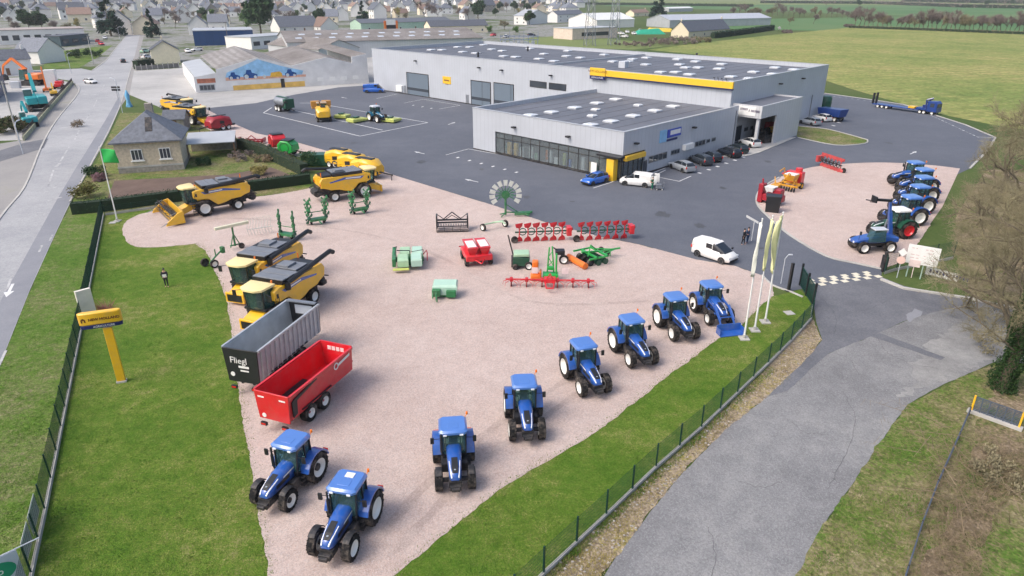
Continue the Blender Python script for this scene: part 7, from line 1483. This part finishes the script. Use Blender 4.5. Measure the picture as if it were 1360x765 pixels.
# brambles on the bank in front: a mass of twigs nobody could count
r=random.Random(31); tw=MB()
def inpoly(x,y,P):
    c=False
    for i in range(len(P)):
        (x1,y1),(x2,y2)=P[i],P[i-1]
        if (y1>y)!=(y2>y) and x<(x2-x1)*(y-y1)/(y2-y1)+x1: c=not c
    return c
BR=[(1230,640),(1262,600),(1290,575),(1345,590),(1400,620),(1330,680),(1300,765),(1280,820),(1200,820)]
n=0
while n<1700:
    x,y=r.uniform(1190,1400),r.uniform(570,820)
    if not inpoly(x,y,BR): continue
    p=G(x,y); a=r.uniform(0,6.28); h=r.uniform(.15,.8); m_=p+Vector((math.cos(a)*.5,math.sin(a)*.5,h)); e=m_+Vector((math.cos(a)*r.uniform(.2,.9),math.sin(a)*r.uniform(.2,.9),-h*r.uniform(.1,.8))); strand(tw,p,m_,.012,r); strand(tw,m_,e,.009,r); n+=1
for k in range(26):
    x,y=r.uniform(1225,1345),r.uniform(580,720); p=G(x,y); a=r.uniform(1.6,4.6); L=r.uniform(1.5,4); q=p+Vector((math.cos(a)*L*.4,math.sin(a)*L*.4,r.uniform(.8,1.8))); e=q+Vector((math.cos(a)*L,math.sin(a)*L,r.uniform(-.3,.8))); strand(tw,p,q,.03,r); strand(tw,q,e,.022,r)
    for j in range(7): s=q.lerp(e,r.random()); strand(tw,s,s+rv(r)*.8,.012,r)
tag(tw.build('bramble_undergrowth',L_DRY,None,smooth=0,fixn=False),kind='stuff')
# grass that stands up where the camera is near
r=random.Random(5); 
def blades(name,regions,m,N,hh):
    mb=MB(); vs=[]; fs=[]; n=0; tries=0
    while n<N and tries<N*30:
        tries+=1; P,box=regions[r.randrange(len(regions))]; x,y=r.uniform(box[0],box[2]),r.uniform(box[1],box[3])
        if not inpoly(x,y,P): continue
        p=G(x,y); n+=1; k=1+.5*noise.noise((p.x*.5,p.y*.5,1))
        for j in range(3):
            a=r.uniform(0,6.28); h=hh*r.uniform(.5,1.3)*k; w=.022+.012*r.random(); c,s=math.cos(a),math.sin(a); o=p+Vector((r.uniform(-.12,.12),r.uniform(-.12,.12),.0)); i=len(vs)
            vs.extend([o+Vector((-s*w,c*w,0)),o+Vector((s*w,-c*w,0)),o+Vector((c*h*.6,s*h*.6,h))]); fs.append((i,i+1,i+2))
    mb.v=vs; mb.f=fs; mb.mi=[0]*len(fs); return tag(mb.build(name,m,None,smooth=0,fixn=False),kind='stuff')
B1=[(139,290),(258,326),(298,392),(312,482),(332,610),(356,765),(352,800),(40,800),(84,570),(108,440)]
B2=[(528,768),(604,703),(684,640),(794,575),(902,492),(990,434),(1030,400),(1070,396),(1078,420),(1020,484),(930,570),(838,654),(720,765),(690,800),(500,800)]
B3=[(132,292),(105,440),(80,570),(40,765),(20,800),(-40,800),(-40,560),(4,485),(42,385),(80,305)]
B4=[(1070,765),(1100,697),(1146,629),(1186,570),(1210,538),(1255,515),(1300,500),(1290,560),(1240,650),(1200,765),(1190,800),(1050,800)]
bx=lambda P:(min(p[0] for p in P),min(p[1] for p in P),max(p[0] for p in P),max(p[1] for p in P))
G_LAWN=leafmat('lawn_blade',[(.06,.13,.012),(.085,.165,.02),(.15,.2,.05)],scale=.4,rnd=0); G_ROUGH=leafmat('rough_blade',[(.06,.15,.014),(.12,.185,.035),(.24,.22,.1)],scale=.5,rnd=0)
blades('lawn_grass',[(B1,bx(B1)),(B2,bx(B2)),(B2,bx(B2))],G_LAWN,16000,.045); blades('verge_grass',[(B3,bx(B3))],G_LAWN,9000,.045); blades('bank_grass',[(B4,bx(B4))],G_ROUGH,7000,.10)
B5=[(1082,428),(1090,452),(1045,505),(963,570),(909,624),(863,678),(800,763),(770,800),(690,800),(724,767),(842,656),(933,572),(1024,487)]
B6=[(1016,486),(931,568),(840,652),(722,762),(700,790),(712,800),(732,772),(848,660),(938,577),(1030,492)]
G_DRY=leafmat('dry_verge_blade',[(.20,.18,.05),(.31,.26,.09),(.38,.33,.19)],scale=.5,rnd=0); blades('verge_dry_grass',[(B5,bx(B5))],G_DRY,5000,.09); blades('verge_weeds',[(B6,bx(B6))],G_ROUGH,2500,.14)
# turf that frays over the edge of the gravel
EG=[[(258,324),(272,332),(298,390),(312,480),(332,610),(345,690),(357,765)],[(1012,404),(985,432),(900,490),(790,575),(680,640),(520,768)]]; mbv=[]; mbf=[]
for pl_ in EG:
    w=[Vector(q) for q in world(spl(pl_,5))]
    for a,b in zip(w,w[1:]):
        for k in range(int((b-a).length*46)):
            u=r.random(); q=a.lerp(b,u); j=r.gauss(0,.22); d=(b-a).normalized(); o=Vector((q.x-d.y*j,q.y+d.x*j,.02)); an=r.uniform(0,6.28); h=.06*r.uniform(.4,1.4); w_=.022; c,s=math.cos(an),math.sin(an); i=len(mbv); mbv+= [o+Vector((-s*w_,c*w_,0)),o+Vector((s*w_,-c*w_,0)),o+Vector((c*h*.7,s*h*.7,h))]; mbf.append((i,i+1,i+2))
_m=MB(); _m.v=mbv; _m.f=mbf; _m.mi=[0]*len(mbf); tag(_m.build('edge_grass',G_ROUGH,None,smooth=0,fixn=False),kind='stuff')
# loose stones on the stony verge
st=MB(); r=random.Random(8); B5=[(1082,428),(1090,452),(1045,505),(963,570),(909,624),(863,678),(800,763),(770,800),(690,800),(724,767),(842,656),(933,572),(1024,487)]; n=0
while n<170:
    x,y=r.uniform(690,1092),r.uniform(428,800)
    if not inpoly(x,y,B5): continue
    p=G(x,y); s=r.uniform(.02,.09); n+=1; st.ball((p.x,p.y,.04+s*.3),s,1,r.uniform(.6,1),.6,6)
tag(st.build('loose_stones',mat('pale_stone',(.38,.35,.31),.9,0,0,.3,1),None,smooth=0,fixn=False),kind='stuff')

# ================================================================ the town and the country behind
flat=dict(chim=0,door=False)
def flatb(name,label,fl,fr_,d,h,wm,rm,wins=4,cat='building'):
    c,w,a=base(fl,fr_); n=Vector((-math.sin(a),math.cos(a),0)); t=thing(name,label,cat,c+n*d/2,a); MB().box(-w/2,w/2,-d/2,d/2,0,h).build('wall',wm,t,smooth=0); MB().box(-w/2-.2,w/2+.2,-d/2-.2,d/2+.2,h+.003,h+.3).build('roof',rm,t,smooth=0)
    for k in range(wins): x=-w/2+w*(k+.5)/wins; f=MB().box(x-w/wins*.3,x+w/wins*.3,-d/2-.1,-d/2-.003,h*.3,h*.65).build('window',DARK,t,smooth=0); MB().box(x-w/wins*.27,x+w/wins*.27,-d/2-.12,-d/2-.101,h*.34,h*.61).build('pane',PANE,f,smooth=0)
    return t
M_BLUEC=cladding('blue_cladding',(.012,.055,.17),3); M_BLUEG=cladding('slate_blue_cladding',(.10,.14,.24),3)
t=flatb('blue_workshop','long dark blue flat roofed hall at the edge of the town','x' and (259,61),(338,59),26,6.6,M_BLUEC,M_METALR,0,'hall')
bld('cream_house','cream house with pointed gable beside the main road','x' and (203,85),(240,83.5),11,4.6,2.9,M_CREAMW,M_SLATED,gable=True,wins=2,chim=1)
bld('white_house','white house with grey roof at the left edge behind the plant yard',(-45,104),(45,98),9,4.6,2.6,M_RENDER,M_SLATED,wins=4,chim=1)
bld('white_house','white house with one small dark window in its tall gable, left of the grass plot',(54,85),(88,81),10,4.2,4.2,M_RENDER,M_SLATE,gable=True,wins=1,chim=0,door=False)
flatb('white_factory','long low white factory with a pinkish roof edge at the upper left',(-60,62),(115,56),22,6.5,M_RENDER,mat('pinkish_roof',(.36,.31,.29),.8),12,'factory')
flatb('teal_shed','dark teal shed below the white factory by the pine',(82,62),(120,58),8,4.5,mat('dark_teal_cladding',(.05,.09,.11),.5),M_SLATED,3,'shed')
bld('slate_house','large house with a broad blue slate roof and white walls',(372,43),(424,41),14,3.2,6.0,M_RENDER,M_SLATE,wins=4,chim=2)
bld('gabled_house','white house with open dark gable front next to the large blue slate roof',(426,42),(450,41),14,3.0,5.5,M_RENDER,M_TILE,gable=True,wins=2,chim=0)
flatb('white_depot','long white depot with a pale roof behind the old warehouse',(335,66),(400,60),16,5.0,M_RENDER,M_METALR,5,'depot')
bld('mint_shop','pale mint green shop with an orange band and orange door frame',(480,42),(600,38),18,5.0,2.2,mat('mint_cladding',(.42,.58,.46),.7),M_SLATE,wins=6,chim=0,cat='shop')
a,b=G(511,42),G(529,41.5); t=thing('shop_portal','orange door frame with dark opening on the mint green shop','portal',(a+b)/2-Vector((0,.8,0)),math.atan2((b-a).y,(b-a).x)); w=(b-a).length/2
MB().box(-w,-w+1.4,-.3,.3,0,6.5).box(w-1.4,w,-.3,.3,0,6.5).build('frame',ORANGE,t,smooth=0); MB().box(-w+1.4,w-1.4,-.2,.2,0,4).build('door',BLACK,t,smooth=0); MB().box(-w+1.4,w-1.4,-.2,.2,4.003,7.2).build('panel',WHITE,t,smooth=0)
bld('long_stone_barn','long cream stone barn with a dark slate roof behind the hall',(572,45),(648,43),12,4.2,3.2,M_CREAMW,M_SLATED,wins=5,chim=0,door=False)
# long shed with rows of white roof lights behind the old warehouse
a,b=G(446,92),G(505,88); c,w,ag=base((452,88),(512,85)); n=Vector((-math.sin(ag),math.cos(ag),0))
ls=house('long_shed','long brown roofed shed with rows of white roof lights behind the hall',c+n*62+Vector((26,0,0)),ag-.12,78,44,6.2,3.0,M_CLADP,M_BROWNR,wins=0,chim=0,cat='shed',door=False)
sk=3.0/22
for row_,y in ((0,-15),(1,-8)):
    for k in range(11):
        x=-34+k*6.4+row_*2; z=6.2+ (22+y)*sk+.15
        MB().add([(x-1.2,y-1,z-sk*1+.06),(x+1.2,y-1,z-sk+.06),(x+1.2,y+1,z+sk+.06),(x-1.2,y+1,z+sk+.06),(x-1.2,y-1,z-sk-.12),(x+1.2,y-1,z-sk-.12),(x+1.2,y+1,z+sk-.12),(x-1.2,y+1,z+sk-.12)],[(0,1,2,3),(7,6,5,4),(0,4,5,1),(1,5,6,2),(2,6,7,3),(3,7,4,0)]).build('roof_light',M_SKYL,ls,smooth=0)
# right hand farm and workshops
flatb('pink_hall','pale pink flat roofed hall with a dark arched gate beneath the pylons',(760,53),(819,50),16,5.4,mat('pale_pink_render',(.66,.55,.47),.8),M_METALR,1,'hall')
bld('white_hangar','big white hangar with low white gable roof behind the pink hall',(792,38),(842,36),30,5.5,4,M_RENDER,mat('white_sheet_roof',(.72,.73,.72),.5),wins=0,chim=0,door=False,cat='hangar')
bld('slate_farmhouse','farmhouse with a dark blue slate roof and cream gable behind the clipped hedge',(914,51),(968,46),11,3.6,5,M_CREAMW,M_SLATED,wins=4,chim=2)
bld('long_grey_barn','very long pale grey barn at the edge of the green fields',(889,37),(1023,33),26,5,3.2,M_METALR,mat('pale_grey_roof',(.45,.475,.52),.5,.1),wins=0,chim=0,door=False,cat='barn')
bld('white_villa','white two storey villa with balconies, left of the pink hall',(740,30),(775,28),10,6,3,M_RENDER,M_SLATE,wins=4); bld('white_villa','white villa with a tall gable beside the dark green bush',(700,33),(727,31),12,6.5,4,M_RENDER,M_METALR,gable=True,wins=2)
bld('bungalow','cream bungalow with brown roof beyond the white hangar',(842,22),(862,21),10,3.5,3,M_CREAMW,M_TILE,wins=2); bld('flat_barn','low white topped barn beside the dark conical tree',(888,16),(920,15),12,4,1.5,M_METALR,mat('white_sheet_roof',(.72,.73,.72)),wins=0,chim=0,door=False,cat='barn')
o=MB().loft([[(-9,-5,0),(9,-5,0),(9,5,0),(-9,5,0)],[(-6,-3,2.6),(5,-3,3.2),(6,3,3.0),(-6,3,2.2)]]).build('tarpaulin_heap',[mat('tarp_green',(.02,.35,.22),.6)],None); put(o,G(862,45),.1); tag(o,'green tarpaulin covered heap beside the farm workshops','heap')
o=MB().loft([[(-9,-4,0),(9,-4,0),(9,4,0),(-9,4,0)],[(-7,-2,2.4),(6,-2,2.0),(6,2,2.0),(-7,2,2.4)]]).build('tarpaulin_heap',[mat('tarp_yellow',(.7,.5,.06),.6)],None); put(o,G(877,42),.1); tag(o,'yellow heap right behind the green tarpaulin','heap')
# lattice pylons and the substation frame
def pylon(label,px,h,w):
    t=thing('lattice_pylon',label,'pylon',G(*px),.2); m=MB(); L=[(sx*w,sy*w) for sx in(-1,1) for sy in (-1,1)]; tp=w*.25
    f=lambda i,z:(L[i][0]+(L[i][0]/w*tp-L[i][0])*z/h, L[i][1]+(L[i][1]/w*tp-L[i][1])*z/h, z)
    for i in range(4): m.cyl(f(i,0),f(i,h),.16,.12,4)
    N=9
    for k in range(N):
        z0,z1=h*k/N,h*(k+1)/N
        for i,j in ((0,1),(1,3),(3,2),(2,0)): m.cyl(f(i,z0),f(j,z1),.07,.07,3); m.cyl(f(j,z0),f(i,z1),.07,.07,3)
    m.build('tower',mat('galvanised_lattice',(.26,.28,.31),.5,.5),t,smooth=0,fixn=False); a=MB()
    for z in (h*.72,h*.84,h*.96): a.cyl((-5,0,z),(5,0,z),.12,.12,4)
    a.build('crossarm',mat('galvanised_lattice',(.26,.28,.31)),t); return t
pylon('lattice pylon standing left of the pink hall gate',(783,61),34,2.3); pylon('lattice pylon in front of the right end of the pink hall',(815,60),34,2.3)
t=thing('substation_frame','blue grey steel frame of the electricity substation behind the hall roof','substation',G(690,62)); m=MB()
for k in range(9):
    x=-9+k*2.2; m.cyl((x,0,0),(x,0,5+k%3),.12,.1,4); m.cyl((x,3,0),(x,3,5),.12,.1,4)
for z in (3,4.6): m.cyl((-9,0,z),(9,0,z),.12,.12,4); m.cyl((-9,3,z),(9,3,z),.12,.12,4)
m.build('frame',mat('substation_blue_grey',(.22,.27,.40),.5,.3),t,smooth=0); m=MB()
for k in range(5): m.box(-8+k*3.4,-6.4+k*3.4,.6,2.4,0,2.4)
m.build('transformer',LGREY,t,smooth=0)
# --- town houses: six kinds copied over the streets, each a house of its own
LABW=dict(); protos=[]
PK=[(M_RENDER,M_SLATE,9,8,4.5,3.6,0,2,'white','grey slate'),(M_RENDER,M_SLATED,13,8,5.4,3.8,0,3,'white','dark slate'),(M_CREAMW,M_SLATE,10,8,3.4,3.8,0,2,'cream','grey slate'),(M_CREAMW,M_TILE,11,9,4.2,3.2,0,2,'cream','brown tiled'),(M_RENDER,M_SLATE,11,10,5.2,3.6,.9,2,'white','hipped slate'),(M_STONE,M_SLATED,12,8,5.4,4.0,0,3,'stone','dark slate')]
rt=random.Random(77); occ=[]
ang0=math.atan2((G(178,45)-G(100,125)).y,(G(178,45)-G(100,125)).x)
def free(p,d): 
    return all((p-q).length>d for q in occ)
for px in [(300,50),(220,76),(30,92),(70,78),(40,52),(400,38),(437,38),(368,58),(540,36),(610,40),(480,58),(560,62),(790,44),(815,30),(940,44),(955,28),(757,26),(713,28),(690,50)]: occ.append(G(*px))
used={}
spots=[]; tries=0
def road_near(p):      # keep the main street open
    a=G(183,40); b=G(184,8); d=(b-a).normalized(); t_=max(0,(p-a).dot(d)); q=a+d*t_; return (p-q).length<9
while len(spots)<240 and tries<60000:
    tries+=1; k=rt.random(); x=rt.uniform(-20,775); y=rt.choice((rt.uniform(1.5,12),rt.uniform(3,26),rt.uniform(12,46)))
    if x>470 and y>27: continue
    if x>650 and y>20: continue
    if 335<x<470 and y>33: continue
    if x<125 and y>36: continue
    p=G(x,y)
    if road_near(p) or not free(p,16): continue
    occ.append(p); spots.append((x,y,p))
spots.sort(key=lambda s:-s[1])
AREA=lambda x:'beyond the white factory' if x<178 else 'behind the blue hall' if x<350 else 'behind the big slate roof' if x<470 else 'behind the mint shop' if x<610 else 'behind the white villas'
protos={}
for i,(x,y,p) in enumerate(spots):
    kd=rt.choice((0,0,1,1,2,2,3,4,4,5)); wm,rm,w,d,h,rh,hp,wn,wl,rl=PK[kd]; far=y<14
    lab='%s house with %s roof %s, %s of town'%(wl,rl,AREA(x),'far rows' if y<8 else 'middle rows' if y<20 else 'near rows')
    key=(kd,far)
    if key not in protos: protos[key]=t=house('town_house',lab,p,0,w,d,h,rh,wm,rm,hip=hp,wins=0 if far else wn,chim=1 if far else 2,door=not far)
    else: t=dup(protos[key])
    s=rt.uniform(1.15,1.6)*(1.15 if y<14 else 1); put(t,p,ang0+rt.choice((0,math.pi/2,math.pi))+rt.uniform(-.25,.25),lab,'houses of the town',s)
# --- distant trees
bt=[bare_tree('bare_tree','x',(0,0,0),h,sd,3,.8,.35,twig=m,twn=5,tww=.07,twl=1.6,r0=.16,trunk_l=h*.28) for h,sd,m in ((8,51,L_TWIGP),(10,52,L_TWIGP),(7,53,L_TWIG),(8,54,L_TWIGY))]
et=[leafy('evergreen_tree','x',(0,0,0),8,6,61,L_DARK,'round',2000,.5),leafy('evergreen_tree','x',(0,0,0),10,6,62,L_CON,'cone',2000,.5),leafy('garden_tree','x',(0,0,0),5,5,63,L_GRN,'round',700,.4)]
used_b=set()
def tree_at(px,kind,s,label,group):
    lst=bt if kind<4 else et; k=kind if kind<4 else kind-4; o=lst[k]
    if (kind) in used_b: o=dup(o)
    used_b.add(kind); p=G(*px) if not isinstance(px,Vector) else px
    put(o,p,rt.uniform(0,6.28),label,group,s); return o
KN=['purple grey bare tree','tall purple grey bare tree','brown bare tree','yellow budding tree','dark evergreen tree','slim dark conifer','light green tree']
n=0; tries=0
while n<295 and tries<60000:
    tries+=1; x=rt.uniform(-20,780); y=rt.choice((rt.uniform(1,9),rt.uniform(2,28),rt.uniform(10,44)))
    if (x>470 and y>27) or (x>650 and y>22) or (335<x<470 and y>36) or (x<125 and y>35): continue
    p=G(x,y)
    if road_near(p) or not free(p,6.5): continue
    occ.append(p); k=rt.choice((0,0,1,1,2,2,3,4,4,4,5,6,6)); n+=1
    tree_at(p,k,rt.uniform(.9,1.7),'%s %s, %s of town'%(KN[k],AREA(x),'far rows' if y<8 else 'middle rows' if y<20 else 'near rows'),'trees of the town')
# named trees that stand out
for px,k,s,l in [((347,46),4,3.0,'large dark evergreen tree left of the big blue slate roof'),((40,42),4,1.8,'dark pine above the white factory at the upper left'),((57,41),4,1.6,'second dark pine above the white factory, the broader one'),((148,48),5,2.4,'blue green pine beside the main street lamps'),((155,46),5,1.2,'small dark pine right beside the blue green pine'),((203,50),5,1.5,'dark slim conifer by the cream house chimney'),((482,32),5,1.7,'dark conifer behind the big slate roof'),((635,26),4,2.2,'round blue green tree behind the long stone barn'),((703,33),4,1.4,'dark pointed bush before the white villa gable'),((874,23),5,2.6,'large dark conical tree beside the flat white barn'),((740,8),5,1.2,'dark conifer at the top edge above the villas'),((280,28),6,2.0,'light green tree behind the blue hall'),((265,42),3,.9,'yellow green tree just behind the blue hall'),((108,40),3,1.2,'yellow bare willow behind the white factory'),((75,44),0,1.2,'bare trees row behind the white factory, one left of the willow'),((20,46),0,1.2,'bare tree at the left end of the white factory roof'),((90,45),2,1.1,'brown bare tree behind the white factory roof edge'),((565,30),1,2.2,'wide bare tree behind the mint green shop'),((540,28),2,1.2,'brown bare tree behind the ridge of the mint green shop'),((670,40),2,1.1,'bare tree at the green bushes behind the hall'),((650,44),6,.9,'light green bush at the end of the long stone barn'),((685,45),6,.9,'light green bush row before the villas'),((1048,33),2,1.0,'brown bare tree right of the long grey barn'),((1080,32),0,1.2,'purple bare tree in the paddock beyond the barn'),((1033,42),0,.5,'white blossoming bush at the end of the clipped hedge')]:
    o=tree_at(px,k,s,l,None)
    if o.get('group'): del o['group']
for c in o.children:
    if c.name.startswith('crown'): c.data=c.data.copy(); c.data.materials[0]=L_BLOS
for i,(px,h,w,m,l) in enumerate([((880,60),4,16,L_TWIGP,'broad purple grey bare thicket in front of the farm, left part'),((905,58),4,18,L_TWIGP,'broad purple grey bare thicket in front of the farmhouse'),((930,56),3,12,L_TWIG,'brown bare thicket at the near end of the clipped hedge'),((840,62),2.5,20,L_TWIGP,'low brown bushes along the field corner behind the hall'),((1045,44),2.5,7,L_TWIGP,'bare bush beside the white blossom'),((1128,36),2.5,9,L_TWIGP,'dark bare bush where the hedgerow starts')]):
    leafy('bush',l,G(*px),h,w,90+i,m,'low',1500,.35,cat='bush',trunk=False)
# hedgerow of bare trees beyond the stubble field, and low hedge lines further away
for k in range(44):
    t_=k/43; x=1135+260*t_; y=36+9*t_+rt.uniform(-.6,.6); tree_at((x,y),rt.choice((0,1,2)),rt.uniform(1.2,1.8),'bare tree in the hedgerow between the stubble field and the green field','bare trees of the field hedgerow')
for k in range(24):
    t_=k/23; x=975+165*t_; y=21+3*t_+rt.uniform(-2,2); tree_at((x,y),rt.choice((0,0,1,2)),rt.uniform(1.1,1.7),'bare tree in the row across the green field behind the grey barn','bare trees across the green field')
hedge('low dark hedge under the bare hedgerow trees',[(1128,37),(1200,39.5),(1290,43),(1420,48)],1.6,2.5,L_TWIG,6,.5,5)
hedge('dark hedge line across the far green field',[(1010,4),(1160,5.2),(1280,10),(1450,13)],5,8,L_TWIGP,7,1.4,2.5)
hedge('farthest dark hedge line at the top right',[(1200,2),(1290,4),(1420,6)],7,10,L_TWIGP,8,1.8,2)
hedge('hedge along the far edge of the town fields',[(760,6),(860,7),(1000,9)],4,6,L_DARK,9,1.2,2.5)
for k in range(14):
    x=rt.uniform(1020,1380); y=rt.uniform(2,10); tree_at((x,y),rt.choice((0,1,4)),rt.uniform(1,1.7),'lone tree on the far hedge lines at the top right','trees on the far hedge lines')
# cars parked about the town
far_cars=[((398,53),'white'),((409,52),'white'),((420,51),'white'),((212,78),'blue'),((250,70),'white'),((262,68),'white'),((130,56),'red'),((140,52),'white'),((135,60),'red'),((540,45),'white'),((560,44),'red'),((575,43),'white'),((655,48),'red'),((672,50),'white'),((706,48),'black'),((825,46),'white'),((833,44),'white'),((842,46),'white'),((193,70),'green'),((196,78),'white'),((829,50),'white'),((850,42),'white')]
nm={'white':WHITE,'blue':CBLUE,'red':RED,'black':CBLACK,'green':mat('pale_mint_car',(.4,.62,.45),.35,0,.8)}
pc={}
WH=lambda x:'beside the large blue slate roof' if 380<x<430 else 'near the cream gabled house' if 185<x<270 else 'by the pines on the main street' if x<185 else 'before the mint green shop' if x<600 else 'on the road behind the hall roof' if x<740 else 'in the lot beside the pink hall'
for px,cn_ in far_cars:
    l='%s car parked %s'%(cn_,WH(px[0]))
    if cn_ not in pc: pc[cn_]=c=car(l,'hatch',nm[cn_])
    else: c=dup(pc[cn_])
    put(c,G(*px),rt.uniform(0,6.28),l,'cars parked in the town',1.15)

# ================================================================ air, light, camera
hz=MB().box(-2600,2600,-60,3400,-1,46).build('haze',None or WHITE,None,smooth=0); hz.data.materials.clear(); m=bpy.data.materials.new('haze_air'); m.use_nodes=True; nt=m.node_tree; nt.nodes.clear(); out=nt.nodes.new('ShaderNodeOutputMaterial'); pv=nt.nodes.new('ShaderNodeVolumePrincipled'); pv.inputs['Color'].default_value=(.93,.95,1,1); pv.inputs['Density'].default_value=HAZE; pv.inputs['Anisotropy'].default_value=.2; nt.links.new(pv.outputs[0],out.inputs['Volume']); hz.data.materials.append(m); tag(hz,kind='stuff')
if HAZE<=0: bpy.data.objects.remove(hz)
wd_=bpy.data.worlds.new('World'); sc.world=wd_; wd_.use_nodes=True; nt=wd_.node_tree; bg=nt.nodes['Background']; sky=nt.nodes.new('ShaderNodeTexSky'); sky.sky_type='NISHITA'; sky.sun_disc=False
SEL,SAZ=R(50),R(-118)
sky.sun_elevation=SEL; sky.sun_rotation=SAZ; sky.air_density=1.0; sky.dust_density=5; sky.ozone_density=1.2
nt.links.new(sky.outputs[0],bg.inputs[0]); bg.inputs[1].default_value=SKY
sd=bpy.data.lights.new('sun','SUN'); sd.energy=SUN; sd.angle=R(30); sd.color=(1,.965,.91); so=bpy.data.objects.new('sun',sd); C.objects.link(so)
dv=Vector((math.sin(SAZ)*math.cos(SEL),math.cos(SAZ)*math.cos(SEL),math.sin(SEL))); so.rotation_euler=dv.to_track_quat('Z','Y').to_euler()
cd=bpy.data.cameras.new('camera'); co=bpy.data.objects.new('camera',cd); C.objects.link(co); co.location=(0,0,H); co.rotation_euler=(math.pi/2-PITCH,0,0); cd.sensor_width=36; cd.sensor_fit='HORIZONTAL'; cd.lens=36*F; cd.clip_end=20000; cd.clip_start=.5; sc.camera=co
vs_=sc.view_settings; vs_.view_transform='Standard'; vs_.look='None'; vs_.exposure=EXPO; vs_.gamma=1; vs_.use_curve_mapping=False
sc.cycles.use_denoising=True; sc.cycles.max_bounces=6; sc.cycles.volume_bounces=0; sc.cycles.transmission_bounces=4; sc.cycles.sample_clamp_indirect=4
